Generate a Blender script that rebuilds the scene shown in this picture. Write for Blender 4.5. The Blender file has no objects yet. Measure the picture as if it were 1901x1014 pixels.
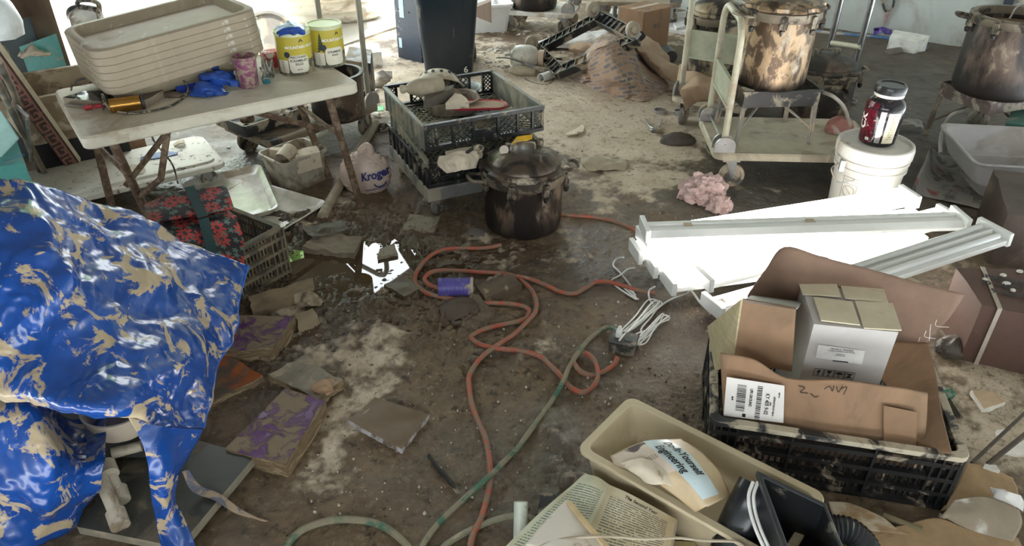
import bpy, bmesh, math, random
import numpy as np
from mathutils import Vector, Matrix, Euler

SC = bpy.context.scene
COL = SC.collection
R = math.radians
random.seed(7)

# ------------------------------------------------------------------ camera
F, CX, CY, TH, CAMH = 1373.0, 950.5, 507.0, R(32.7), 1.63
cam = bpy.data.cameras.new('camera')
cam.sensor_fit = 'HORIZONTAL'; cam.sensor_width = 36.0
cam.lens = 36.0 * F / 1901.0
cam.clip_start = 0.05; cam.clip_end = 200
camo = bpy.data.objects.new('camera', cam); COL.objects.link(camo)
camo.location = (0, 0, CAMH); camo.rotation_euler = (R(90) - TH, 0, 0)
SC.camera = camo

# ------------------------------------------------------------------ world, sun, exposure
vs = SC.view_settings
vs.view_transform = 'Standard'; vs.look = 'None'; vs.gamma = 1.0; vs.use_curve_mapping = False
SC.display_settings.display_device = 'sRGB'
vs.exposure = 0.28
world = bpy.data.worlds.new('world'); SC.world = world; world.use_nodes = True
wn = world.node_tree; wn.nodes.clear()
wo = wn.nodes.new('ShaderNodeOutputWorld'); wb = wn.nodes.new('ShaderNodeBackground')
wb.inputs['Color'].default_value = (0.90, 0.97, 1.0, 1); wb.inputs['Strength'].default_value = 7.0
wn.links.new(wb.outputs[0], wo.inputs[0])
sun = bpy.data.lights.new('sun', 'SUN'); sun.energy = 9.0; sun.angle = R(2); sun.color = (1, .97, .9)
suno = bpy.data.objects.new('sun', sun); COL.objects.link(suno)
# the building stands turned 32 degrees: E1 runs along its back wall, E2 towards that wall
E1 = Vector((.848, -.53, 0)); E2 = Vector((.53, .848, 0))
suno.rotation_euler = Vector((-.25 * .53 + .1, -.35 * .848, -1)).to_track_quat('-Z', 'Y').to_euler()

# ------------------------------------------------------------------ pixel -> world point
def at(px, py, z=0.0):
    u = (px - CX) / F; v = (py - CY) / F
    dy = math.cos(TH) - v * math.sin(TH); dz = -math.sin(TH) - v * math.cos(TH)
    t = (z - CAMH) / dz
    return Vector((u * t, dy * t, z))
def atY(px, py, Y):
    u = (px - CX) / F; v = (py - CY) / F
    dy = math.cos(TH) - v * math.sin(TH); dz = -math.sin(TH) - v * math.cos(TH)
    t = Y / dy
    return Vector((u * t, Y, CAMH + dz * t))
def room(a, b, z=0.0):
    return E1 * a + E2 * b + Vector((0, 0, z))

# ------------------------------------------------------------------ numpy noise
def _hash(ix, iy, iz, seed):
    n = (ix.astype(np.int64) * 374761393 + iy.astype(np.int64) * 668265263 + iz.astype(np.int64) * 2147483647 + seed * 974711) & 0x7fffffff
    n = ((n ^ (n >> 13)) * 1274126177) & 0x7fffffff
    n = ((n ^ (n >> 11)) * 668265263) & 0x7fffffff
    return ((n ^ (n >> 16)) & 0xffff) / 65535.0
def vnoise(P, seed=0):
    P = np.asarray(P, float)
    i = np.floor(P).astype(np.int64); f = P - i; f = f * f * (3 - 2 * f)
    out = 0
    for dx in (0, 1):
        for dy in (0, 1):
            for dz in (0, 1):
                w = (f[..., 0] if dx else 1 - f[..., 0]) * (f[..., 1] if dy else 1 - f[..., 1]) * (f[..., 2] if dz else 1 - f[..., 2])
                out = out + w * _hash(i[..., 0] + dx, i[..., 1] + dy, i[..., 2] + dz, seed)
    return out * 2 - 1
def fbm(P, octv=4, seed=0, gain=.5, ridged=False):
    a, s, out = 1.0, 1.0, 0
    P = np.asarray(P, float)
    for k in range(octv):
        n = vnoise(P * s + 13.7 * k, seed + k)
        if ridged: n = 1 - 2 * np.abs(n)
        out = out + a * n; a *= gain; s *= 2.03
    return out
def tri(x):
    return np.abs((x % 1.0) * 2 - 1) * 2 - 1
def crumple(P, seed=0, freq=3.0, n=5, warp=.25):
    rs = np.random.RandomState(seed)
    P = np.asarray(P, float)
    W = np.stack([fbm(P * freq * .6 + 5 * k, 2, seed + 50 + k) for k in range(3)], -1) * warp
    Q = P + W / freq * 2
    out = 0
    for k in range(n):
        d = rs.normal(size=3); d /= np.linalg.norm(d)
        fr = freq * (0.5 + 1.3 * rs.rand()); m = vnoise(P * freq * .5 + 9 * k, seed + 99 + k) * .5 + .5
        out = out + tri(Q @ d * fr + rs.rand()) * m / (fr / freq)
    return out / n

# ------------------------------------------------------------------ tags
def tag(o, label=None, cat=None, group=None, kind=None):
    if label: o['label'] = label
    if cat: o['category'] = cat
    if group: o['group'] = group
    if kind: o['kind'] = kind
    return o
def thing(name, label, cat, loc=(0, 0, 0), yaw=0.0, group=None, rot=None):
    o = bpy.data.objects.new(name, None); COL.objects.link(o)
    o.empty_display_size = .05
    o.location = loc; o.rotation_euler = rot if rot is not None else (0, 0, yaw)
    return tag(o, label, cat, group)
def dup(root, loc=None, yaw=None, label=None, group=None, rot=None, scale=None):
    r = root.copy(); COL.objects.link(r)
    if loc is not None: r.location = loc
    if yaw is not None: r.rotation_euler = (0, 0, yaw)
    if rot is not None: r.rotation_euler = rot
    if scale is not None: r.scale = scale
    if label: r['label'] = label
    if group: r['group'] = group
    for ch in list(root.children):
        c = ch.copy(); COL.objects.link(c); c.parent = r
        for g in list(ch.children):
            d = g.copy(); COL.objects.link(d); d.parent = c
    return r

# ------------------------------------------------------------------ mesh builder
def rrect(hx, hy, r, n=5):
    r = min(r, hx * .999, hy * .999); pts = []
    for cx, cy, a0 in ((hx - r, hy - r, 0), (-hx + r, hy - r, 90), (-hx + r, -hy + r, 180), (hx - r, -hy + r, 270)):
        for k in range(n + 1):
            a = R(a0 + 90 * k / n); pts.append((cx + r * math.cos(a), cy + r * math.sin(a)))
    return pts
def catmull(pts, per=8, closed=False):
    P = [Vector(p) for p in pts]; n = len(P); out = []
    for i in range(n if closed else n - 1):
        p0 = P[(i - 1) % n] if closed or i > 0 else P[0] * 2 - P[1]
        p1, p2 = P[i], P[(i + 1) % n]
        p3 = P[(i + 2) % n] if closed or i + 2 < n else P[-1] * 2 - P[-2]
        for k in range(per):
            t = k / per
            out.append(.5 * ((2 * p1) + (p2 - p0) * t + (2 * p0 - 5 * p1 + 4 * p2 - p3) * t * t + (3 * p1 - p0 - 3 * p2 + p3) * t ** 3))
    if not closed: out.append(P[-1])
    return out
class MB:
    def __init__(s, M=None):
        s.v = []; s.f = []; s.mi = []; s.M = M; s.uv = None
    def add(s, vs, fs, mi=0):
        b = len(s.v)
        for p in vs:
            p = Vector(p); s.v.append(s.M @ p if s.M else p)
        for f in fs:
            s.f.append(tuple(b + i for i in f)); s.mi.append(mi)
        return s
    def box(s, c, sz, rot=None, mi=0):
        m = Matrix.Translation(Vector(c)) @ (Euler(rot).to_matrix().to_4x4() if rot else Matrix())
        x, y, z = (k / 2 for k in sz)
        vs = [m @ Vector(p) for p in ((-x, -y, -z), (x, -y, -z), (x, y, -z), (-x, y, -z), (-x, -y, z), (x, -y, z), (x, y, z), (-x, y, z))]
        return s.add(vs, [(0, 3, 2, 1), (4, 5, 6, 7), (0, 1, 5, 4), (1, 2, 6, 5), (2, 3, 7, 6), (3, 0, 4, 7)], mi)
    def bar(s, p0, p1, w, t, up=(0, 0, 1), mi=0):
        p0, p1 = Vector(p0), Vector(p1); d = (p1 - p0)
        L = d.length
        if L < 1e-6: return s
        d.normalize(); u = Vector(up)
        if abs(d.dot(u)) > .99: u = Vector((1, 0, 0))
        a = d.cross(u).normalized(); u = a.cross(d)
        vs = []
        for p in (p0, p1):
            for sx, sz in ((-1, -1), (1, -1), (1, 1), (-1, 1)):
                vs.append(p + a * (sx * w / 2) + u * (sz * t / 2))
        return s.add(vs, [(3, 2, 1, 0), (4, 5, 6, 7), (0, 1, 5, 4), (1, 2, 6, 5), (2, 3, 7, 6), (3, 0, 4, 7)], mi)
    def tube(s, pts, r, n=10, closed=False, caps=True, mi=0, flat=1.0):
        P = [Vector(p) for p in pts]; m = len(P)
        T = []
        for i in range(m):
            a = P[(i - 1) % m] if closed or i > 0 else P[i]
            b = P[(i + 1) % m] if closed or i < m - 1 else P[i]
            d = b - a
            T.append(d.normalized() if d.length > 1e-9 else Vector((0, 0, 1)))
        u = Vector((0, 0, 1)) if abs(T[0].z) < .9 else Vector((1, 0, 0))
        u = (u - T[0] * u.dot(T[0])).normalized(); vs = []
        for i in range(m):
            u = u - T[i] * u.dot(T[i])
            u = u.normalized() if u.length > 1e-6 else T[i].orthogonal().normalized()
            w = T[i].cross(u)
            rr = r[i] if isinstance(r, (list, tuple)) else r
            for k in range(n):
                a = 2 * math.pi * k / n
                vs.append(P[i] + u * (math.cos(a) * rr * flat) + w * (math.sin(a) * rr))
        fs = []
        for i in range(m if closed else m - 1):
            j = (i + 1) % m
            for k in range(n):
                q = (k + 1) % n
                fs.append((i * n + k, i * n + q, j * n + q, j * n + k))
        if caps and not closed:
            fs.append(tuple(range(n - 1, -1, -1))); fs.append(tuple((m - 1) * n + k for k in range(n)))
        return s.add(vs, fs, mi)
    def cyl(s, p0, p1, r0, r1=None, n=24, mi=0):
        return s.tube([p0, p1], [r0, r0 if r1 is None else r1], n=n, mi=mi)
    def lathe(s, prof, n=40, M=None, mi=0, cap0=False, cap1=False, sx=1.0, sy=1.0):
        M = M or Matrix(); vs = []; fs = []
        for r, z in prof:
            for k in range(n):
                a = 2 * math.pi * k / n
                vs.append(M @ Vector((r * math.cos(a) * sx, r * math.sin(a) * sy, z)))
        for i in range(len(prof) - 1):
            for k in range(n):
                q = (k + 1) % n
                fs.append((i * n + k, i * n + q, (i + 1) * n + q, (i + 1) * n + k))
        if cap0: fs.append(tuple(range(n - 1, -1, -1)))
        if cap1: fs.append(tuple((len(prof) - 1) * n + k for k in range(n)))
        return s.add(vs, fs, mi)
    def loft(s, levels, n=5, M=None, mi=0, cap0=False, cap1=False):
        """levels: (z, half x, half y, corner radius[, dx, dy])"""
        M = M or Matrix(); vs = []; fs = []; m = 4 * (n + 1)
        for lv in levels:
            z, hx, hy, r = lv[:4]; dx, dy = (lv[4], lv[5]) if len(lv) > 4 else (0, 0)
            for x, y in rrect(hx, hy, r, n): vs.append(M @ Vector((x + dx, y + dy, z)))
        for i in range(len(levels) - 1):
            for k in range(m):
                q = (k + 1) % m
                fs.append((i * m + k, i * m + q, (i + 1) * m + q, (i + 1) * m + k))
        if cap0: fs.append(tuple(range(m - 1, -1, -1)))
        if cap1: fs.append(tuple((len(levels) - 1) * m + k for k in range(m)))
        return s.add(vs, fs, mi)
    def prism(s, poly, z0, z1, M=None, mi=0):
        M = M or Matrix(); n = len(poly)
        vs = [M @ Vector((p[0], p[1], z0)) for p in poly] + [M @ Vector((p[0], p[1], z1)) for p in poly]
        fs = [tuple(range(n - 1, -1, -1)), tuple(range(n, 2 * n))] + [(k, (k + 1) % n, n + (k + 1) % n, n + k) for k in range(n)]
        return s.add(vs, fs, mi)
    def plate(s, pts, th, mi=0, nrm=None):
        """a closed plate with corners pts, thickened by th below its normal"""
        P = [Vector(p) for p in pts]; n = len(P)
        if nrm is None:
            nrm = Vector((0, 0, 0))
            for k in range(n): nrm += P[k].cross(P[(k + 1) % n])
            nrm.normalize()
        Q = [p - Vector(nrm) * th for p in P]
        return s.add(P + Q, [tuple(range(n)), tuple(range(2 * n - 1, n - 1, -1))] + [(k, n + k, n + (k + 1) % n, (k + 1) % n) for k in range(n)], mi)
    def grid(s, P, mi=0):
        P = np.asarray(P); a, b = P.shape[:2]
        vs = [Vector(p) for p in P.reshape(-1, 3)]
        fs = [(i * b + j, i * b + j + 1, (i + 1) * b + j + 1, (i + 1) * b + j) for i in range(a - 1) for j in range(b - 1)]
        return s.add(vs, fs, mi)
    def qbox(s, c4, z0, nx=8, ny=8, nz=2, amp=0.0, sc=30, seed=0, mi=0, mi_side=None, shrink=0.0):
        """a box over four top corners (each with its own z) down to z0, with lumpy faces"""
        c = [Vector(p) for p in c4]; rows = []
        ring = []
        top = np.array([[list((c[0] * (1 - i / nx) + c[1] * (i / nx)) * (1 - j / ny) + (c[3] * (1 - i / nx) + c[2] * (i / nx)) * (j / ny)) for i in range(nx + 1)] for j in range(ny + 1)])
        bd = [(0, i) for i in range(nx)] + [(j, nx) for j in range(ny)] + [(ny, nx - i) for i in range(nx)] + [(ny - j, 0) for j in range(ny)]
        cen = top.reshape(-1, 3).mean(0)
        def disp(P):
            if amp <= 0: return P
            P = np.asarray(P)
            return P + np.stack([fbm(P * sc + 31 * k, 3, seed + k) for k in range(3)], -1) * amp
        T = disp(top)
        b = (ny + 1) * (nx + 1)
        vs = [Vector(p) for p in T.reshape(-1, 3)]
        fs = [(j * (nx + 1) + i, j * (nx + 1) + i + 1, (j + 1) * (nx + 1) + i + 1, (j + 1) * (nx + 1) + i) for j in range(ny) for i in range(nx)]
        mis = [mi] * len(fs)
        prev = [j * (nx + 1) + i for j, i in bd]; n = len(bd)
        for k in range(1, nz + 1):
            P = np.array([top[j, i] for j, i in bd]); t = k / nz
            P[:, 2] = P[:, 2] * (1 - t) + z0 * t
            P[:, :2] = cen[:2] + (P[:, :2] - cen[:2]) * (1 - shrink * t)
            P = disp(P)
            if k == nz: P[:, 2] = z0
            cur = list(range(len(vs), len(vs) + n)); vs += [Vector(p) for p in P]
            for q in range(n):
                fs.append((prev[q], cur[q], cur[(q + 1) % n], prev[(q + 1) % n])); mis.append(mi if mi_side is None else mi_side)
            prev = cur
        fs.append(tuple(reversed(prev))); mis.append(mi)
        b0 = len(s.v)
        s.add(vs, fs, mi)
        s.mi[-len(mis):] = mis
        return s
    def text(s, body, size, fn, mi=0, bold=0.0, align='CENTER', sub=0):
        cu = bpy.data.curves.new('t', 'FONT'); cu.body = body; cu.size = size; cu.align_x = align; cu.align_y = 'CENTER'
        cu.offset = bold; cu.resolution_u = 3
        o = bpy.data.objects.new('t', cu); COL.objects.link(o)
        dg = bpy.context.evaluated_depsgraph_get()
        me = bpy.data.meshes.new_from_object(o.evaluated_get(dg))
        bm = bmesh.new(); bm.from_mesh(me)
        if sub: bmesh.ops.subdivide_edges(bm, edges=bm.edges[:], cuts=sub)
        s.add([fn(v.co.x, v.co.y) for v in bm.verts], [[v.index for v in f.verts] for f in bm.faces], mi)
        bm.free(); bpy.data.meshes.remove(me); bpy.data.objects.remove(o); bpy.data.curves.remove(cu)
        return s
    def build(s, name, mats, parent=None, bevel=0.0, seg=2, smooth=35, solid=0.0, fix=True):
        me = bpy.data.meshes.new(name)
        me.from_pydata([tuple(v) for v in s.v], [], s.f)
        if not isinstance(mats, (list, tuple)): mats = [mats]
        for m in mats: me.materials.append(m)
        me.polygons.foreach_set('material_index', s.mi)
        if fix:
            bm = bmesh.new(); bm.from_mesh(me); bmesh.ops.recalc_face_normals(bm, faces=bm.faces[:]); bm.to_mesh(me); bm.free()
        if smooth:
            me.polygons.foreach_set('use_smooth', [True] * len(me.polygons))
            if smooth < 180: me.set_sharp_from_angle(angle=R(smooth))
        if s.uv is not None:
            l = me.uv_layers.new(name='UVMap')
            idx = np.empty(len(me.loops), int); me.loops.foreach_get('vertex_index', idx)
            l.data.foreach_set('uv', np.asarray(s.uv, float)[idx].ravel())
        me.update()
        o = bpy.data.objects.new(name, me); COL.objects.link(o)
        if parent is not None: o.parent = parent
        if solid:
            md = o.modifiers.new('solid', 'SOLIDIFY'); md.thickness = solid; md.offset = 0
        if bevel:
            md = o.modifiers.new('bevel', 'BEVEL'); md.width = bevel; md.segments = seg; md.limit_method = 'ANGLE'; md.angle_limit = R(40)
        return o
def centred(mb, z0=None):
    """move a builder's vertices so its base centre is the origin; returns that centre"""
    a = np.array([list(v) for v in mb.v]); c = (a.min(0) + a.max(0)) / 2; c[2] = a[:, 2].min() if z0 is None else z0
    cv = Vector(c)
    mb.v = [v - cv for v in mb.v]
    return cv
def solo(mb, name, mats, label, cat, group=None, kind=None, **kw):
    """a one-mesh thing with its origin at its base"""
    c = centred(mb); o = mb.build(name, mats, **kw); o.location = c
    return tag(o, label, cat, group, kind)
def surf(ctrl, nu, nv):
    """Catmull-Rom surface through a grid of control points -> array (nv+1, nu+1, 3)"""
    C = np.array([[list(p) for p in row] for row in ctrl], float)
    def resample(A, n):
        m = A.shape[0]; t = np.linspace(0, m - 1, n + 1); i = np.minimum(t.astype(int), m - 2); f = (t - i)[:, None, None]
        g = lambda k: np.where((k < 0)[:, None, None], 2 * A[0] - A[1], np.where((k > m - 1)[:, None, None], 2 * A[-1] - A[-2], A[np.clip(k, 0, m - 1)]))
        p0, p1, p2, p3 = g(i - 1), A[i], A[i + 1], g(i + 2)
        return .5 * (2 * p1 + (p2 - p0) * f + (2 * p0 - 5 * p1 + 4 * p2 - p3) * f * f + (3 * p1 - p0 - 3 * p2 + p3) * f ** 3)
    A = resample(C, nv); A = np.swapaxes(resample(np.swapaxes(A, 0, 1), nu), 0, 1)
    return A
def normals(P):
    du = np.gradient(P, axis=1); dv = np.gradient(P, axis=0)
    n = np.cross(du, dv); return n / (np.linalg.norm(n, axis=-1, keepdims=True) + 1e-9)

# ------------------------------------------------------------------ materials
def _n(nt, t, **k):
    n = nt.nodes.new(t)
    for a, b in k.items(): setattr(n, a, b)
    return n
MUD = (.20, .15, .10); DRY = (.42, .35, .26); DARK = (.055, .042, .03)
_mc = {}
def mat(name, col, rough=.6, metal=0.0, mud=0.0, mudcol=DRY, msc=6.0, var=.18, vsc=14.0, bump=.0, bsc=60.0, mudrough=.85, emit=0.0, trans=0.0, alpha=1.0,
        coat=0.0, col2=None, c2=0.0, c2sc=4.0, stretch=(1, 1, 1), dist=.6, sheen=0, soft=.05, spec=.5, mudbump=.25, soot=None):
    if name in _mc: return _mc[name]
    m = bpy.data.materials.new(name); m.use_nodes = True; nt = m.node_tree; L = nt.links.new
    b = nt.nodes['Principled BSDF']
    tc = _n(nt, 'ShaderNodeTexCoord'); mp = _n(nt, 'ShaderNodeMapping'); mp.inputs['Scale'].default_value = stretch
    L(tc.outputs['Object'], mp.inputs['Vector'])
    def noise(sc, det=6, ro=.62, di=0.0, off=0.0):
        n = _n(nt, 'ShaderNodeTexNoise'); n.inputs['Scale'].default_value = sc; n.inputs['Detail'].default_value = det
        n.inputs['Roughness'].default_value = ro; n.inputs['Distortion'].default_value = di
        if off:
            v = _n(nt, 'ShaderNodeVectorMath', operation='ADD'); v.inputs[1].default_value = (off, off * .7, off * 1.3)
            L(mp.outputs[0], v.inputs[0]); L(v.outputs[0], n.inputs['Vector'])
        else: L(mp.outputs[0], n.inputs['Vector'])
        return n.outputs['Fac']
    def ramp(fac, lo, hi):
        r = _n(nt, 'ShaderNodeMapRange', interpolation_type='SMOOTHSTEP'); L(fac, r.inputs['Value'])
        r.inputs['From Min'].default_value = lo; r.inputs['From Max'].default_value = hi
        return r.outputs[0]
    def mix(fac, a, c, typ='MIX'):
        x = _n(nt, 'ShaderNodeMix', data_type='RGBA', blend_type=typ)
        if isinstance(fac, float): x.inputs[0].default_value = fac
        else: L(fac, x.inputs[0])
        for s, q in ((6, a), (7, c)):
            if isinstance(q, tuple): x.inputs[s].default_value = (*q[:3], 1)
            else: L(q, x.inputs[s])
        return x.outputs[2]
    c = tuple(col)
    if col2 is not None: c = mix(ramp(noise(c2sc, 5, .6, .4, 7.0), .62 - c2 * .4, .72 - c2 * .4), c, tuple(col2))
    if var:
        n = noise(vsc, 6, .65, 0, 3.0)
        r = _n(nt, 'ShaderNodeMapRange'); L(n, r.inputs['Value']); r.inputs['From Min'].default_value = .3; r.inputs['From Max'].default_value = .7
        r.inputs['To Min'].default_value = 1 - var; r.inputs['To Max'].default_value = 1 + var
        g = _n(nt, 'ShaderNodeCombineColor'); [L(r.outputs[0], g.inputs[k]) for k in range(3)]
        c = mix(1.0, c, g.outputs[0], 'MULTIPLY')
    fac = None
    if mud > 0:
        t = .68 - mud * .36
        fac = ramp(noise(msc, 8, .66, dist), t - soft, t + soft)
        mc = mix(noise(msc * 3, 5, .6, 0, 11.0), tuple(k * .72 for k in mudcol), tuple(min(1, k * 1.2) for k in mudcol))
        c = mix(fac, c, mc)
        rr = _n(nt, 'ShaderNodeMapRange'); L(fac, rr.inputs['Value']); rr.inputs['To Min'].default_value = rough; rr.inputs['To Max'].default_value = mudrough
        L(rr.outputs[0], b.inputs['Roughness'])
        if metal:
            rm = _n(nt, 'ShaderNodeMapRange'); L(fac, rm.inputs['Value']); rm.inputs['To Min'].default_value = metal; rm.inputs['To Max'].default_value = 0
            L(rm.outputs[0], b.inputs['Metallic'])
    else:
        b.inputs['Roughness'].default_value = rough; b.inputs['Metallic'].default_value = metal
    if soot:                       # burnt black from the flame upwards
        sz = _n(nt, 'ShaderNodeSeparateXYZ'); L(tc.outputs['Object'], sz.inputs[0])
        ad = _n(nt, 'ShaderNodeMath', operation='MULTIPLY_ADD'); L(noise(9, 6, .65, 0, 21.0), ad.inputs[0]); ad.inputs[1].default_value = -(soot[1] - soot[0]) * 1.6; L(sz.outputs[2], ad.inputs[2])
        sr = _n(nt, 'ShaderNodeMapRange', interpolation_type='SMOOTHSTEP'); L(ad.outputs[0], sr.inputs[0]); off = (soot[1] - soot[0]) * .8
        sr.inputs[1].default_value = soot[0] - off; sr.inputs[2].default_value = soot[1] - off; sr.inputs[3].default_value = .92; sr.inputs[4].default_value = 0
        c = mix(sr.outputs[0], c, (.014, .011, .010))
    if isinstance(c, tuple): b.inputs['Base Color'].default_value = (*c[:3], 1)
    else: L(c, b.inputs['Base Color'])
    b.inputs['Specular IOR Level'].default_value = spec
    hgt = None
    if bump: hgt = (noise(bsc, 6, .65, 0, 5.0), bump)
    if hgt or fac is not None:
        bp = _n(nt, 'ShaderNodeBump'); bp.inputs['Distance'].default_value = .004
        if hgt:
            bp.inputs['Strength'].default_value = hgt[1]; L(hgt[0], bp.inputs['Height'])
        else:
            bp.inputs['Strength'].default_value = mudbump; L(fac, bp.inputs['Height'])
        L(bp.outputs[0], b.inputs['Normal'])
    if emit:
        b.inputs['Emission Color'].default_value = (*col[:3], 1); b.inputs['Emission Strength'].default_value = emit
    if trans: b.inputs['Transmission Weight'].default_value = trans
    if alpha < 1: b.inputs['Alpha'].default_value = alpha
    if coat: b.inputs['Coat Weight'].default_value = coat; b.inputs['Coat Roughness'].default_value = .08
    _mc[name] = m
    return m
# ================================================================== SETTING
def blob(u, v, cx, cy, rx, ry, p=2.0):
    return np.exp(-(((u - cx) / rx) ** 2 + ((v - cy) / ry) ** 2) ** (p / 2))
def make_floor():
    NY, NX = 980, 900
    t = np.linspace(0, 1, NY + 1); Y = .55 + 8.9 * (t ** 1.75)
    s = np.linspace(-1, 1, NX + 1)
    X = s[None, :] * (1.35 + .62 * Y[:, None]); YY = np.repeat(Y[:, None], NX + 1, 1)
    P = np.stack([X, YY, np.zeros_like(X)], -1)
    # where stains and the painted upper-right dimness lie: worked out on the ground, described by where the ground shows in the picture
    d = YY * math.cos(TH) + CAMH * math.sin(TH); up = YY * math.sin(TH) - CAMH * math.cos(TH)
    u = CX + F * X / d; v = CY - F * up / d
    n1 = fbm(P * 2.2, 5, 1); n2 = fbm(P * 7, 5, 2); n3 = fbm(P * 24, 4, 3); n4 = fbm(P * 60, 3, 4)
    dry = (blob(u, v, 1120, 230, 260, 90) * 1.0 + blob(u, v, 900, 140, 330, 70) * 1.0 + blob(u, v, 1180, 330, 90, 40) * .4 + blob(u, v, 640, 760, 100, 90) * .34
           + blob(u, v, 700, 680, 110, 60) * .48 + blob(u, v, 1030, 620, 60, 45) * .35 + blob(u, v, 620, 860, 60, 110) * .55 + blob(u, v, 1840, 760, 170, 130) * .95 + blob(u, v, 650, 360, 70, 40) * .15
           + blob(u, v, 980, 760, 60, 60) * .25 + blob(u, v, 1290, 340, 120, 14) * .5 + blob(u, v, 1400, 30, 330, 40) * .5 - blob(u, v, 1700, 200, 260, 160) * .5)  # last blob darkens the upper right for dim light far from the door
    dry = dry + n1 * .26 + n2 * .34 + n3 * .22 + n4 * .12 - .46
    dry = np.clip((dry) / .30 + .2, 0, 1)
    wet = (blob(u, v, 640, 500, 230, 80) * 1.2 + blob(u, v, 1000, 485, 210, 45) * 1.1 + blob(u, v, 560, 620, 120, 120) * .9 + blob(u, v, 1230, 600, 150, 140) * .85
           + blob(u, v, 980, 900, 260, 170) * .9 + blob(u, v, 480, 690, 120, 90) * .9 + blob(u, v, 330, 330, 160, 40) * .9 + blob(u, v, 480, 280, 140, 60) * .45 + blob(u, v, 1680, 230, 200, 120) * .3)
    wet = np.clip(wet + n2 * .3 + n1 * .2 - .1, 0, 1) * (1 - dry * .75)
    grey = np.clip(blob(u, v, 1650, 220, 330, 190) * 1.1 + blob(u, v, 430, 260, 200, 60) * .7 + blob(u, v, 1130, 500, 110, 70) * .55 + blob(u, v, 1400, 420, 200, 120) * .8 + n2 * .25, 0, 1)  # first blob puts damp and the dim light at upper right into one colour
    # water lies in the hollows: the level is z = 0
    hollow = blob(u, v, 610, 500, 115, 62, 4) + blob(u, v, 740, 478, 150, 26, 4) * .9 + blob(u, v, 980, 482, 130, 30, 4) * .9 + blob(u, v, 560, 600, 60, 70, 3) * .8 + blob(u, v, 700, 520, 150, 40, 4) * .75
    hollow = np.clip(hollow, 0, 1.1)
    rough_zone = np.clip(blob(u, v, 730, 545, 190, 85) * 1.2 + blob(u, v, 960, 880, 330, 200) * .55 + blob(u, v, 620, 420, 140, 40) * 1.4 + .3, 0, 1.3)
    rid = fbm(P * 40, 4, 8, ridged=True); fine = fbm(P * 95 * np.array([1, .8, 1]), 3, 12); clod = np.clip(fbm(P * 16, 4, 22) - .25, 0, 1)
    sludge = np.clip(blob(u, v, 720, 540, 210, 95) * 1.3 + blob(u, v, 620, 430, 170, 45) * 1.2 + blob(u, v, 520, 640, 150, 120) * .8 + blob(u, v, 900, 620, 200, 120) * .45, 0, 1.2) * (1 - .60 * blob(u, v, 660, 490, 110, 36, 3))
    Z = .0065 + n1 * .004 + n2 * .003 * (1 - dry * .5) + (rid - .9) * (.0026 * rough_zone + .0066 * sludge) * (1 - dry * .6) + fine * .0022 * (.4 + rough_zone) + clod * .022 * (.25 + sludge) * (1 - dry * .7)
    Z -= hollow * .0075 + blob(u, v, 745, 505, 130, 55, 4) * .0045; Z -= blob(u, v, 620, 500, 95, 42, 4) * .006 + blob(u, v, 695, 486, 110, 34, 3) * .0055
    Z += blob(u, v, 620, 415, 130, 40) * .006 + np.clip(n2 - .45, 0, 1) * .03 * (rough_zone > .5) * (1 - hollow)
    Z = np.clip(Z, -.022, .045); e1 = X * .848 - YY * .53; e2 = X * .53 + YY * .848; Z = np.where((e1 < -4.17) & (e2 < 6.8), -.06, Z)
    P[..., 2] = Z
    I = np.arange((NY + 1) * (NX + 1)).reshape(NY + 1, NX + 1)
    Q = np.stack([I[:-1, :-1], I[:-1, 1:], I[1:, 1:], I[1:, :-1]], -1).reshape(-1, 4)
    me = bpy.data.meshes.new('floor'); nv, nq = P.shape[0] * P.shape[1], len(Q)
    me.vertices.add(nv); me.vertices.foreach_set('co', P.astype(np.float32).ravel()); me.loops.add(nq * 4); me.loops.foreach_set('vertex_index', Q.astype(np.int32).ravel())
    me.polygons.add(nq); me.polygons.foreach_set('loop_start', np.arange(0, nq * 4, 4, dtype=np.int32)); me.update(calc_edges=True)
    me.polygons.foreach_set('use_smooth', [True] * len(me.polygons))
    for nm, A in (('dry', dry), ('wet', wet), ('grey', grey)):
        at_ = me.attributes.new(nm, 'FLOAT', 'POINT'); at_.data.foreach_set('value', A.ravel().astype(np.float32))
    o = bpy.data.objects.new('floor', me); COL.objects.link(o); o['kind'] = 'structure'
    m = bpy.data.materials.new('muddy_concrete'); m.use_nodes = True; nt = m.node_tree; L = nt.links.new; b = nt.nodes['Principled BSDF']
    A = {}
    for k in ('dry', 'wet', 'grey'):
        a = _n(nt, 'ShaderNodeAttribute'); a.attribute_name = k; A[k] = a.outputs['Fac']
    tc = _n(nt, 'ShaderNodeTexCoord')
    def noise(sc, det, off=0, ro=.65):
        n = _n(nt, 'ShaderNodeTexNoise'); n.inputs['Scale'].default_value = sc; n.inputs['Detail'].default_value = det; n.inputs['Roughness'].default_value = ro
        v_ = _n(nt, 'ShaderNodeVectorMath', operation='ADD'); v_.inputs[1].default_value = (off, off, off); L(tc.outputs['Object'], v_.inputs[0]); L(v_.outputs[0], n.inputs['Vector'])
        return n.outputs['Fac']
    def mr(f, a, c, d_=0., e=1.):
        r = _n(nt, 'ShaderNodeMapRange'); L(f, r.inputs[0]); r.inputs[1].default_value = a; r.inputs[2].default_value = c; r.inputs[3].default_value = d_; r.inputs[4].default_value = e
        return r.outputs[0]
    def mix(f, a, c):
        x = _n(nt, 'ShaderNodeMix', data_type='RGBA')
        if isinstance(f, float): x.inputs[0].default_value = f
        else: L(f, x.inputs[0])
        for s_, q in ((6, a), (7, c)):
            if isinstance(q, tuple): x.inputs[s_].default_value = (*q, 1)
            else: L(q, x.inputs[s_])
        return x.outputs[2]
    mudc = mix(mr(noise(9, 8), .35, .65), (.100, .066, .036), (.195, .137, .082))
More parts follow.
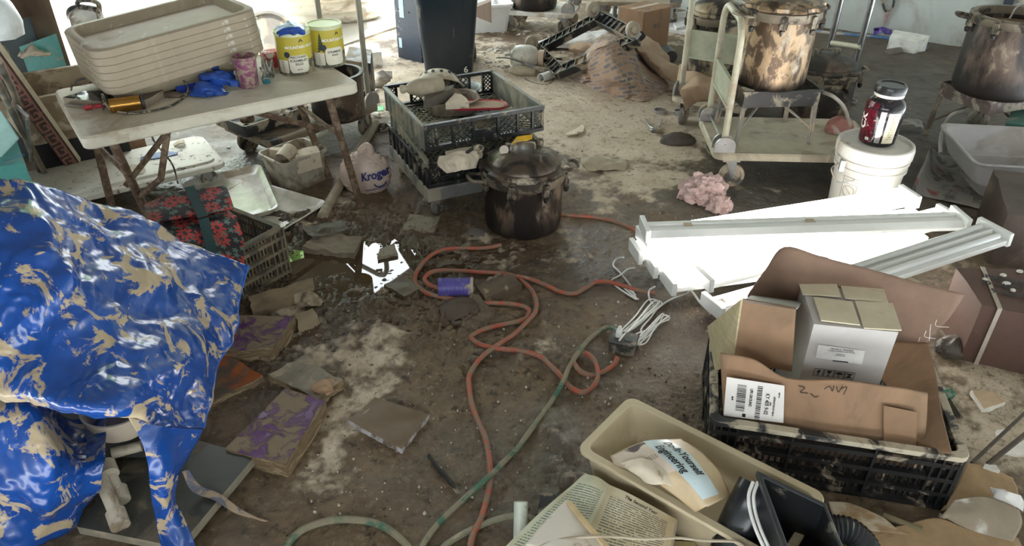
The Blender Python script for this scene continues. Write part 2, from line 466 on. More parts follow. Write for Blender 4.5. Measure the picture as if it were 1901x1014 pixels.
    mudc = mix(mr(noise(45, 6, 4), .56, .72), mudc, (.27, .205, .135)); mudc = mix(mr(noise(28, 7, 14), .55, .66), mudc, (.040, .027, .016))
    wetc = mix(mr(noise(14, 8, 2), .35, .65), (.045, .029, .015), (.105, .071, .040)); wetc = mix(mr(noise(50, 6, 17), .58, .70), wetc, (.17, .125, .08))
    dryc = mix(mr(noise(6, 8, 3), .35, .65), (.44, .355, .25), (.62, .53, .41))
    dryc = mix(mr(noise(26, 8, 6), .56, .68), dryc, (.19, .14, .09)); dryc = mix(mr(noise(80, 5, 16), .60, .68), dryc, (.12, .09, .06))
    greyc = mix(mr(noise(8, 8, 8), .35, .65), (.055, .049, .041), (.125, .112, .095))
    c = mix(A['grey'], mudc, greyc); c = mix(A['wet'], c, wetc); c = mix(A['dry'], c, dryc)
    sp = mr(noise(130, 2, 21, .5), .74, .78)
    c = mix(sp, c, (.5, .47, .42))
    ck = _n(nt, 'ShaderNodeTexVoronoi', feature='DISTANCE_TO_EDGE'); ck.inputs['Scale'].default_value = 34; ck.inputs['Randomness'].default_value = .9
    L(tc.outputs['Object'], ck.inputs['Vector'])
    crk = mr(ck.outputs['Distance'], 0.0, .030, .65, 0.)
    sep = _n(nt, 'ShaderNodeSeparateXYZ'); L(tc.outputs['Object'], sep.inputs[0])
    side = mr(sep.outputs[0], 1.2, 1.5); mm = _n(nt, 'ShaderNodeMath', operation='MULTIPLY'); L(crk, mm.inputs[0]); L(side, mm.inputs[1])
    m2 = _n(nt, 'ShaderNodeMath', operation='MULTIPLY'); L(mm.outputs[0], m2.inputs[0]); L(A['dry'], m2.inputs[1])
    c = mix(m2.outputs[0], c, (.10, .075, .05))
    L(c, b.inputs['Base Color'])
    r1 = mr(A['wet'], 0, 1, .60, .13); r2 = _n(nt, 'ShaderNodeMix', data_type='FLOAT'); L(A['dry'], r2.inputs[0]); L(r1, r2.inputs[2]); r2.inputs[3].default_value = .85
    L(r2.outputs[0], b.inputs['Roughness']); L(mr(A['wet'], 0, 1, .5, .95), b.inputs['Specular IOR Level'])
    bp = _n(nt, 'ShaderNodeBump'); bp.inputs['Strength'].default_value = .8; bp.inputs['Distance'].default_value = .009; L(noise(60, 8, 9), bp.inputs['Height']); L(bp.outputs[0], b.inputs['Normal'])
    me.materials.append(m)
make_floor()
# standing water between the mud ridges
pw = MB()
outl = [at(x, y, -.001) for x, y in ((470, 470), (560, 425), (760, 440), (860, 440), (930, 445), (1120, 450), (1150, 500), (1080, 535), (900, 560), (860, 620), (680, 640), (600, 700), (470, 700), (430, 560))]
ring = catmull(outl, 6, True); cen = sum(ring, Vector()) / len(ring)
pw.add([cen] + ring, [(0, 1 + k, 1 + (k + 1) % len(ring)) for k in range(len(ring))])
o = pw.build('puddle', mat('muddy_water', (.07, .046, .025), rough=.02, var=.15, vsc=5, spec=1.0), smooth=0)
tag(o, 'brown puddle of flood water in front of the tilted crate, reflecting the open door', 'puddle', kind='stuff')

# walls, roof, yard
wallm = mat('white_painted_panel', (.50, .53, .50), rough=.6, var=.08, vsc=5, mud=.16, mudcol=(.36, .34, .29), msc=2.2, soft=.12, bump=.25, bsc=160)
lumber = mat('dark_lumber', (.10, .062, .04), rough=.8, var=.3, vsc=9, stretch=(1, 1, .15))
bluegrey = mat('blue_grey_door_panel', (.10, .125, .14), rough=.55, var=.25, vsc=3, mud=.25)
unseen_dark = mat('low_bounce_dark', (.13, .12, .105), rough=.9, var=.1)  # unseen ceiling and front wall kept dark to cut bounced light
def struct(mb, name, m, **k):
    o = mb.build(name, m, **k); o['kind'] = 'structure'; return o
def rbox(a0, a1, b0, b1, z0, z1):
    mb = MB(); c = room((a0 + a1) / 2, (b0 + b1) / 2, (z0 + z1) / 2)
    mb.box(c, (a1 - a0, b1 - b0, z1 - z0), rot=(0, 0, math.atan2(E1.y, E1.x))); return mb
struct(rbox(-4.3, 5.2, 6.76, 6.9, -.05, 3.0), 'wall_back', wallm)
struct(rbox(5.2, 5.34, -1.0, 6.9, -.05, 3.0), 'wall_right', wallm)
struct(rbox(-4.3, -4.15, -1.0, 2.0, -.05, 3.0), 'wall_left', bluegrey)
struct(rbox(-4.28, -4.14, 1.99, 2.11, -.05, 3.0), 'trim_1', lumber)
struct(rbox(-4.32, -4.16, 2.11, 6.9, 2.45, 3.0), 'trim_2', lumber)
struct(rbox(-4.06, -4.02, 1.0, 1.99, .72, .86), 'trim_3', lumber)
struct(rbox(-4.06, -4.02, .2, 1.99, 1.30, 1.40), 'trim_4', lumber)
struct(rbox(-4.4, 5.4, -1.0, 7.0, 3.0, 3.1), 'ceiling', unseen_dark)
struct(rbox(-4.3, -1.6, -1.1, -.98, -.05, 3.0), 'wall_front', unseen_dark)  # unseen wall behind the camera; its opening is added to let fill light in
struct(rbox(1.9, 5.3, -1.1, -.98, -.05, 3.0), 'wall_front', unseen_dark)
struct(rbox(-1.6, 1.9, -1.1, -.98, 1.65, 3.0), 'wall_front', unseen_dark)
struct(rbox(-1.6, 1.9, -1.1, -.98, -.05, 1.05), 'wall_front', unseen_dark)
yard = MB(); yard.box((0, 0, -.03), (1, 1, .02))
drive = mat('pale_concrete_drive', (.62, .60, .55), rough=.85, var=.12, vsc=3)
struct(rbox(-9.5, -4.2, -3, 14, -.06, .012), 'driveway_ground', drive)

struct(rbox(-30, -9.5, -12, 30, -.08, -.01), 'lawn_ground', mat('lawn', (.22, .36, .12), rough=.9, var=.35, vsc=20, bump=.6, bsc=90))
# trees beyond the lawn, seen in the puddle
def yard_tree(label, x, y, h, r, seed):
    t = tag(bpy.data.objects.new('yard_tree', None), label, 'tree', 'trees in the yard'); COL.objects.link(t); t.location = (x, y, 0)
    b = MB(); rs = np.random.RandomState(seed)
    for k in range(1500):
        d = rs.normal(size=3); d /= np.linalg.norm(d); q = Vector(d * r * (.55 + .45 * rs.rand())) * 1.0; q.z = q.z * 1.25 + h - r
        s = .16 + .2 * rs.rand(); m = Euler(tuple(rs.rand(3) * 6)).to_matrix()
        b.add([q + m @ Vector(p) * s for p in ((-1, -.5, 0), (1, -.5, 0), (1.1, .5, .2), (-.9, .5, .2))], [(0, 1, 2, 3)])
    b.build('foliage', mat('sunlit_leaves', (.30, .46, .16), rough=.6, var=.3), t, smooth=0, fix=False)
    b = MB(); b.tube([(0, 0, 0), (.1, 0, h * .3), (0, .1, h * .6)], [.2, .16, .1], 10); b.build('trunk', lumber, t)
yard_tree('broad green tree on the lawn outside the door, nearest of two', -9.5, 10.5, 6.5, 2.4, 3)
yard_tree('tall green tree further along the lawn outside the door', -5.5, 14.5, 7.5, 2.8, 4)
# ================================================================== HELPERS FOR THINGS
def inv(t):
    return (Matrix.Translation(t.location) @ t.rotation_euler.to_matrix().to_4x4()).inverted()
def dirv(yaw): return Vector((math.cos(yaw), math.sin(yaw), 0))
RUST = mat('rusty_tube', (.16, .10, .065), rough=.8, metal=.3, mud=.45, mudcol=(.25, .18, .12), msc=25, bump=.8, bsc=150)
TAN = mat('tan_enamel', (.47, .44, .33), rough=.45, mud=.35, mudcol=DRY, msc=5)
STEEL = mat('grey_steel', (.35, .35, .35), rough=.4, metal=.8, mud=.3, mudcol=DRY, msc=12)
BLACKP = mat('black_plastic', (.018, .019, .021), rough=.45, mud=.42, mudcol=(.30, .245, .175), msc=9)
BLACKM = mat('black_muddy_plastic', (.03, .03, .03), rough=.55, mud=.62, mudcol=(.27, .22, .16), msc=8)
RUBBER = mat('grey_rubber', (.12, .11, .10), rough=.8, mud=.5, mudcol=DRY, msc=14)
CREAM = mat('cream_plastic', (.70, .66, .55), rough=.5, mud=.40, mudcol=(.40, .32, .23), msc=5)
WHITEP = mat('white_plastic', (.78, .78, .74), rough=.4, mud=.30, mudcol=DRY, msc=4)
TUBTAN = mat('tan_tub_plastic', (.35, .285, .20), rough=.6, mud=.22, mudcol=(.42, .355, .26), msc=4, var=.08, col2=(.58, .53, .47), c2=.04, c2sc=16)
GLOVE = mat('blue_nitrile', (.018, .075, .36), rough=.4, var=.2, mud=.12, mudcol=DRY)
PAPER = mat('stained_paper', (.62, .54, .42), rough=.85, var=.12, mud=.3, mudcol=(.30, .22, .14), msc=9)
MUDM = mat('caked_mud', (.22, .17, .115), rough=.75, var=.3, vsc=18, bump=.8, bsc=60)
MUDD = mat('wet_mud', (.095, .068, .043), rough=.35, var=.35, vsc=18, bump=.8, bsc=60)
CABLE = mat('black_cable', (.03, .03, .03), rough=.5, mud=.4, mudcol=DRY, msc=20)
KRAFT = mat('kraft_paper', (.36, .25, .165), rough=.85, var=.1, vsc=6, mud=.2, mudcol=(.42, .35, .26), bump=.2, bsc=25)
CARDB = mat('cardboard', (.27, .16, .092), rough=.85, var=.14, vsc=7, mud=.34, mudcol=(.21, .13, .075), msc=4.5, soft=.10, stretch=(1, 1, .6), bump=.15, bsc=30)

def caster(parent, pos, r, w=.03, yaw=0.0, wm=None):
    """a fork with its wheel as a sub-part; pos is where the fork meets the deck (world)"""
    M = inv(parent); p = Vector(pos); d = dirv(yaw); a = Vector((-d.y, d.x, 0))
    hub = Vector((p.x, p.y, r)) + d * .02
    mb = MB(M)
    for s in (-1, 1):
        o = a * (s * (w / 2 + .006))
        mb.plate([p + o + d * .03 - a * s * .002, p + o - d * .025 - a * s * .002, hub + o - d * .012, hub + o - Vector((0, 0, .012)), hub + o + d * .012], .004, nrm=a * s)
    mb.box(p - Vector((0, 0, .006)), (w + .05, w + .05, .012), rot=(0, 0, yaw))
    mb.cyl(hub - a * (w / 2 + .012), hub + a * (w / 2 + .012), .006, n=10)
    f = mb.build('caster', STEEL, parent)
    wb = MB(M); Mw = Matrix.Translation(hub) @ a.to_track_quat('Z', 'Y').to_matrix().to_4x4()
    h = w / 2
    wb.lathe([(.008, -h * .8), (r * .45, -h * .8), (r * .5, -h * .55), (r * .68, -h * .55), (r * .72, -h), (r * .95, -h * .9), (r, -h * .6), (r, h * .6), (r * .95, h * .9), (r * .72, h), (r * .68, h * .55), (r * .5, h * .55), (r * .45, h * .8), (.008, h * .8)], 28, Mw, cap0=True, cap1=True)
    wb.build('wheel', wm or RUBBER, f)
    return f

# ================================================================== FOLDING TABLE, LEFT
TL = Vector((-1.55, 2.50, 0)); TYAW = R(35.4); TX = dirv(TYAW); TYv = Vector((-TX.y, TX.x, 0))
def tab(x, y, z=.60): return TL + TX * x + TYv * y + Vector((0, 0, z))
t = thing('folding_table', 'white plastic folding table with rusty legs under the stack of tan tubs', 'table', tab(.545, .325, 0), TYAW)
M = inv(t)
mb = MB(); mb.loft([(.553, .53, .31, .02), (.550, .54, .32, .03), (.556, .545, .325, .03), (.592, .545, .325, .03), (.60, .538, .318, .03)], 4, cap0=True, cap1=True)
mb.build('table_top', mat('dirty_white_tabletop', (.62, .57, .46), rough=.55, mud=.40, mudcol=(.45, .38, .28), msc=2.5, var=.08), t)
def leg(p, q, r=.016, m=RUST):
    b = MB(M); b.tube([p, Vector(p).lerp(Vector(q), .5), q], r, 12); return b.build('leg', m, t)
feet = {}
for nm, top, foot in (('a', tab(.97, .07, .552), at(672, 388)), ('b', tab(.97, .58, .552), at(612, 333)), ('c', tab(.10, .06, .552), Vector((-1.56, 2.83, 0))), ('d', tab(.10, .58, .552), Vector((-1.84, 3.02, 0)))):
    leg(top, foot, .017); feet[nm] = (top, foot)
for a, b in (('a', 'b'), ('c', 'd')):
    b1 = MB(M); b1.tube([feet[a][0].lerp(feet[a][1], .35), feet[b][0].lerp(feet[b][1], .35)], .010, 8); b1.build('crossbar', RUST, t)
b1 = MB(M); b1.tube([tab(.50, .32, .55), feet['a'][0].lerp(feet['a'][1], .42).lerp(feet['b'][0].lerp(feet['b'][1], .42), .5)], .013, 8); b1.build('brace', RUST, t)
b1 = MB(M); b1.tube([tab(.46, .32, .55), feet['c'][0].lerp(feet['c'][1], .55).lerp(feet['d'][0].lerp(feet['d'][1], .55), .35)], .013, 8); b1.build('brace', RUST, t)
b1 = MB(M); b1.tube([tab(.30, .05, .55), tab(.22, .0, .38), feet['c'][0].lerp(feet['c'][1], .55)], .013, 8); b1.build('brace', RUST, t)

# stack of tan tubs ---------------------------------------------------------
TUBYAW = R(41); TUBT = R(-5.2)
tubR = (Matrix.Rotation(TUBYAW, 3, 'Z') @ Matrix.Rotation(TUBT, 3, 'Y')).to_euler()
tm = tubR.to_matrix(); tx, ty, tz = tm.col[0], tm.col[1], tm.col[2]
HX, HY = .335, .235
ntop = at(172, 99, .83)
def tub_mesh(top):
    mb = MB(); n = 8; h = .085
    lv = [(0, HX - .055, HY - .055, .05), (.006, HX - .045, HY - .045, .055), (h * .68, HX - .012, HY - .012, .07), (h * .70, HX, HY, .075), (h, HX, HY, .075), (h + .006, HX - .006, HY - .006, .07),
          (h + .006, HX - .03, HY - .03, .055), (h - .004, HX - .036, HY - .036, .05), (h - .032, HX - .05, HY - .05, .045)]
    mb.loft(lv, n, cap0=True, cap1=True)
    m = 4 * (n + 1)
    for k in range(4 * m, 9 * m):
        p = mb.v[k]
        if k < 8 * m and (abs(p.x) < HX * .56 or abs(p.y) < HY * .34):
            mb.v[k] = Vector((p.x, p.y, p.z - .020 if p.z > h - .006 else p.z))
    return mb
STEP = .029; NT = 6
for k in range(NT):
    lab = ['tan plastic tub lying at the bottom of the tilted stack on the folding table', 'tan plastic tub second from the bottom of the tilted stack', 'tan plastic tub third from the bottom of the tilted stack',
           'tan plastic tub third from the top of the tilted stack', 'tan plastic tub right under the topmost one of the tilted stack', 'empty tan plastic tub on top of the tilted stack on the folding table'][k]
    org = ntop + tx * HX + ty * HY - tz * (.091 + STEP * (NT - 1 - k))
    o = tub_mesh(True).build('plastic_tub', TUBTAN, None, smooth=45)
    o.location = org; o.rotation_euler = tubR
    tag(o, lab, 'tub', 'stacked tan tubs on the folding table')

# things lying on the table -----------------------------------------------------
def slab_px(name, label, cat, px, z0, z1, m, amp=.002, n=8, sc=30, seed=0, group=None, kind=None, mside=None, shrink=0.0, smooth=50, nz=2):
    """thing over a four-cornered outline: corners seen at px when at height z1"""
    c4 = [at(p[0], p[1], p[2] if len(p) > 2 else z1) for p in px]
    mb = MB(); mb.qbox(c4, z0, n, n, nz, amp, sc, seed, 0, None if mside is None else 1, shrink)
    return solo(mb, name, [m] if mside is None else [m, mside], label, cat, group, kind, smooth=smooth)
DBOOK = mat('black_glossy_cover', (.03, .04, .038), rough=.15, mud=.28, mudcol=DRY, msc=6)
PAGES = mat('wet_page_block', (.26, .21, .155), rough=.8, var=.3, vsc=30, stretch=(1, 1, 6))
slab_px('book', 'dark book with shiny green-black cover lying near the left end of the folding table', 'book', [(116, 181), (188, 189), (205, 166), (150, 170)], .606, .625, DBOOK, mside=PAGES)
slab_px('thin_book', 'thin grey book lying under the shiny dark book on the folding table', 'book', [(121, 196), (190, 202), (210, 180), (140, 180)], .600, .606, mat('grey_cover', (.25, .23, .2), rough=.5, mud=.3), mside=PAGES)
slab_px('book', 'brown book with curled pages behind the copper cylinder under the tubs', 'book', [(262, 189), (303, 168), (296, 158), (256, 176)], .601, .632, mat('mud_brown_cover', (.10, .075, .055), rough=.6, mud=.3), mside=PAGES)
# copper cylinder
p0, p1 = at(203, 197, .628), at(262, 189, .628)
t = thing('speaker_cylinder', 'copper coloured metal cylinder with black end lying on the folding table', 'cylinder', (p0 + p1) / 2 - Vector((0, 0, .028)))
M = inv(t); d = (p1 - p0).normalized()
b = MB(M); b.cyl(p0, p1, .027, n=28); b.build('body', mat('brushed_copper', (.42, .22, .05), rough=.25, metal=.9, mud=.2, mudcol=DRY), t, bevel=.003)
b = MB(M); b.cyl(p1, p1 + d * .012, .029, n=28); b.build('end_cap', mat('dark_grille', (.05, .045, .05), rough=.5, metal=.3), t, bevel=.003)
# plug cable with red connectors
t = thing('audio_cable', 'black looped cable with two red plugs lying in front of the copper cylinder', 'cable', at(180, 200, .6)); M = inv(t)
b = MB(M); b.tube(catmull([at(x, y, z) for x, y, z in ((186, 196, .61), (196, 190, .63), (190, 175, .66), (192, 186, .64), (205, 202, .612), (235, 210, .606), (275, 207, .606), (318, 196, .606), (345, 177, .606), (349, 162, .62), (338, 147, .66), (326, 140, .68))], 8), .0045, 8)
b.build('cord', CABLE, t)
for p in ((165, 199), (184, 197)):
    q = at(p[0], p[1], .611); dd = Vector((.8, .5, 0)).normalized()
    b = MB(M); b.cyl(q - dd * .014, q + dd * .012, .0095, n=14); b.cyl(q - dd * .02, q - dd * .014, .0065, n=14)
    b.build('plug', mat('red_plug', (.45, .03, .05), rough=.4, mud=.2), t, bevel=.001)
b = MB(); b.tube(catmull([at(x, y, z) for x, y, z in ((132, 168, .61), (134, 158, .64), (144, 150, .68), (157, 146, .70))], 8), .004, 8)
solo(b, 'cable', CABLE, 'short black cable hanging from the left end of the tub stack', 'cable')

def blobmesh(c, rx, ry, rz, amp=.25, freq=3.0, seed=0, n=28, m=18, flat=.35, cr=True):
    """a lumpy closed body; its underside is flattened to rest on the ground"""
    P = []
    for j in range(m + 1):
        th = math.pi * j / m; P.append([(math.sin(th) * math.cos(2 * math.pi * i / n), math.sin(th) * math.sin(2 * math.pi * i / n), math.cos(th)) for i in range(n)])
    P = np.array(P); dsp = crumple(P, seed, freq) if cr else fbm(P * freq, 3, seed)
    P = P * (1 + amp * dsp)[..., None]
    P[..., 2] = np.maximum(P[..., 2], -flat)
    P = P * np.array([rx, ry, rz]); P[..., 2] += flat * rz
    mb = MB(); c = Vector(c)
    vs = [Vector(p) + c for p in P.reshape(-1, 3)]
    fs = [(j * n + i, (j + 1) * n + i, (j + 1) * n + (i + 1) % n, j * n + (i + 1) % n) for j in range(m) for i in range(n)]
    mb.add(vs, fs); return mb
def rag(name, label, cat, px, z, m, amp=.02, freq=18, seed=0, lift=.0, n=26, th=.004, group=None, kind=None, edge=True, smooth=60):
    """a crumpled sheet over a grid of picture points; entries (x, y, height)"""
    rows = [[at(p[0], p[1], p[2] if len(p) > 2 else z) for p in row] for row in px]
    P = surf(rows, n, n); N = normals(P)
    N[N[..., 2] < 0] *= -1
    dsp = crumple(P, seed, freq) * amp
    P = P + N * dsp[..., None]
    mb = MB(); mb.grid(P); q_ = np.linspace(0, 1, n + 1); mb.uv = np.stack([np.tile(q_, n + 1), np.repeat(q_, n + 1)], -1)
    c = centred(mb); o = mb.build(name, m, smooth=smooth, fix=False, solid=th); o.location = c
    return tag(o, label, cat, group, kind)
# blue gloves and blue box
tub_b = slab_px('plastic_box', 'small blue plastic box standing beneath the right end of the tub stack', 'box', [(320, 140, .68), (372, 128, .68), (362, 112, .68), (312, 122, .68)], .60, .68, mat('blue_plastic', (.02, .05, .30), rough=.35, mud=.15, mudcol=DRY), amp=0, n=3)
rag('nitrile_glove', 'crumpled blue glove lying nearest the front edge of the folding table', 'glove', [[(360, 158, .63), (385, 150, .66), (408, 150, .63)], [(352, 168, .61), (385, 165, .64), (418, 168, .61)], [(352, 180, .605), (388, 180, .605), (425, 174, .605)]], .61, GLOVE, .035, 16, 3)
rag('nitrile_glove', 'crumpled blue glove heaped against the purple tumbler', 'glove', [[(372, 140, .65), (400, 128, .69), (434, 130, .66)], [(372, 152, .64), (402, 142, .67), (440, 150, .63)], [(380, 162, .62), (410, 158, .63), (446, 163, .605)]], .62, GLOVE, .04, 15, 11)
rag('nitrile_glove', 'dark blue glove pushed under the right end of the tub stack', 'glove', [[(368, 120, .68), (395, 112, .71), (430, 108, .68)], [(370, 130, .66), (398, 122, .69), (432, 122, .66)], [(372, 140, .64), (400, 134, .66), (432, 136, .63)]], .66, mat('dark_blue_nitrile', (.010, .035, .18), rough=.5), .03, 15, 17)
solo(blobmesh(at(318, 180, .60), .055, .018, .016, .3, 6, 5), 'twig_bundle', MUDD, 'clump of brown debris lying in front of the blue gloves on the table', 'debris')
# purple tumbler
t = thing('tumbler', 'mud-splashed purple plastic tumbler on the folding table', 'cup', at(463, 160, .60)); M = Matrix()
b = MB(); b.lathe([(.038, .0), (.040, .002), (.049, .130), (.047, .130), (.039, .006), (.0, .006)], 32, cap0=True)
b.build('cup_body', mat('purple_plastic', (.24, .06, .14), rough=.3, mud=.50, mudcol=(.36, .28, .21), msc=55), t)
# tangled wires with teal plug
t = thing('wire_tangle', 'tangle of thin black wires with a teal connector beside the purple tumbler', 'wire', at(497, 145, .60)); M = inv(t)
for s in range(3):
    rs = random.Random(s + 4); pts = [at(496 + rs.uniform(-14, 14), 128 + rs.uniform(-26, 24), .62 + rs.uniform(-.01, .05)) for _ in range(9)]
    b = MB(M); b.tube(catmull(pts, 8), .0022, 6); b.build('wire', CABLE, t)
b = MB(M); b.box(at(494, 148, .615), (.03, .022, .03), rot=(0, 0, .5)); b.build('connector', mat('teal_plastic', (.02, .16, .22), rough=.4), t, bevel=.003)
# glass jar, red box
t = thing('glass_jar', 'clear glass jar standing behind the purple tumbler', 'jar', at(477, 96, .60))
b = MB(); b.lathe([(.0, .002), (.033, .002), (.038, .01), (.038, .10), (.026, .125), (.026, .15), (.030, .152), (.030, .158), (.023, .158), (.023, .125), (.035, .1), (.035, .012), (.0, .008)], 28)
b.build('jar_body', mat('clear_glass', (.85, .92, .90), rough=.05, trans=.92, var=0), t)
t = thing('card_box', 'red and white printed card box behind the first food can', 'box', at(505, 112, .60)); M = inv(t)
b = MB(M); b.box(at(508, 108, .635), (.10, .06, .07), rot=(0, 0, TYAW)); b.build('carton', mat('red_card', (.50, .05, .06), rough=.6, col2=(.65, .62, .6), c2=.4, c2sc=18), t, bevel=.002)

# the two food cans
LABY = mat('yellow_label', (.52, .43, .05), rough=.45, var=.05, mud=.10, mudcol=DRY, col2=(.50, .40, .05), c2=.3)
WHITEL = mat('white_label_panel', (.74, .70, .58), rough=.5, var=.06)
INK = mat('black_ink', (.012, .012, .014), rough=.6, var=0)
def food_can(base, label, face, tone):
    r, h = .0765, .178
    t = thing('food_can', label, 'can', base); fa = face
    b = MB(); b.lathe([(.0, .004), (r - .004, .004), (r - .002, 0), (r, .003), (r, h), (r - .002, h)], 48); 
    b.build('can_body', LABY, t)
    b = MB(); b.lathe([(r - .002, h - .012), (r + .0025, h - .012), (r + .003, h), (r + .001, h + .004), (r - .005, h + .004), (r - .007, h + .001), (0, h + .001)], 48)
    b.build('lid', mat('pale_can_lid', (.62, .64, .40), rough=.35, var=.05), t)
    b = MB(); b.lathe([(r + .0006, .0), (r + .0008, .004), (r + .0008, .060), (r + .0006, .064)], 48)
    b.build('landscape_band', mat('forest_band', (.10, .095, .07), rough=.5, var=.4, vsc=22, col2=(.30, .26, .17), c2=.45, c2sc=20), t)
    def wrap(a0, z0, rr):
        return lambda x, y: Vector((rr * math.cos(a0 + x / rr), rr * math.sin(a0 + x / rr), z0 + y))
    def panel(a, w, z0, z1, rad, rr, m, nm):
        n = 14; b = MB(); pts = []
        prof = rrect(w / 2, (z1 - z0) / 2, rad, 4); f = wrap(a, (z0 + z1) / 2, rr)
        xs = np.linspace(-w / 2, w / 2, n); V = []
        for x in xs:
            inset = max(0, abs(x) - (w / 2 - rad)); dy = rad - math.sqrt(max(0, rad * rad - inset * inset))
            V += [f(x, -(z1 - z0) / 2 + dy), f(x, (z1 - z0) / 2 - dy)]
        b.add(V, [(2 * k, 2 * k + 2, 2 * k + 3, 2 * k + 1) for k in range(n - 1)])
        return b.build(nm, m, t, fix=False)
    panel(fa, .088, .012, .088, .016, r + .0014, WHITEL, 'label_panel')
    panel(fa - .95, .052, .012, .068, .004, r + .0014, WHITEL, 'nutrition_panel')
    b = MB(); rr = r + .0022
    b.text('MOUNTAIN HOUSE', .0165, wrap(fa + .25, .122, r + .002), bold=.0006, sub=1)
    b.build('brand_lettering', mat('white_ink', (.85, .82, .70), rough=.5, var=0), t, fix=False)
    b = MB()
    if tone == 0:
        for s, z, sz in (('PRECOOKED', .080, .0125), ('SCRAMBLED', .065, .0145), ('EGGS', .050, .0145), ('NET WT', .026, .006)): b.text(s, sz, wrap(fa, z, rr), bold=.0003, sub=1)
    else:
        for s, z, sz in (('SCRAMBLED', .070, .012), ('EGGS', .056, .012)): b.text(s, sz, wrap(fa, z, rr), bold=.0003, sub=1)
    for k in range(8): b.text('iiliillil', .005, wrap(fa - .95, .060 - .006 * k, rr), sub=0)
    b.build('lettering', INK, t, fix=False)
    b = MB(); f = wrap(fa - .62, .092, r + .0026); V = [f(0, 0)] + [f(.013 * math.cos(a * math.pi / 10), .013 * math.sin(a * math.pi / 10)) for a in range(20)]
    b.add(V, [(0, 1 + k, 1 + (k + 1) % 20) for k in range(20)]); b.build('round_badge', mat('navy_badge', (.03, .035, .06), rough=.5, var=0), t, fix=False)
    b = MB(); f = wrap(fa + .25, .143, r + .002)
    b.add([f(-.011, 0), f(0, .014), f(.011, 0), f(.006, 0), f(0, .008), f(-.006, 0)], [(0, 1, 4, 5), (1, 2, 3, 4)]); b.build('peak_emblem', INK, t, fix=False)
    if tone == 1:
        b = MB(); f = wrap(fa - .78, .075, r + .0018)
        for k in range(6):
            y0 = -.005 + k * .013; w = .021 - k * .003
            b.add([f(-w, y0), f(w, y0), f(.0, y0 + .024)], [(0, 1, 2)])
        b.build('tree_picture', mat('tree_green', (.05, .07, .03), rough=.6), t, fix=False)
    return t
c1 = at(552, 131, .60); c2_ = at(611, 117, .60)
slab_px('black_case', 'black case on the cart seen behind the right end of the table', 'case', [(640, 112, .40), (688, 118, .40), (690, 92, .40), (648, 86, .40)], .19, .40, BLACKP, amp=.002, n=4)
food_can(c1, 'yellow food can with a blue glove on its lid, on the folding table', math.atan2(-c1.y, -c1.x) + .18, 0)
food_can(c2_, 'yellow food can with a pale green lid at the right end of the table', math.atan2(-c2_.y, -c2_.x) + .42, 1)
rag('nitrile_glove', 'blue glove lying crumpled on the lid of a yellow food can', 'glove', [[(512, 50, .79), (538, 40, .80), (562, 46, .79)], [(516, 60, .80), (540, 50, .83), (566, 56, .80)], [(518, 68, .785), (540, 64, .79), (566, 64, .785)]], .79, GLOVE, .03, 18, 21)
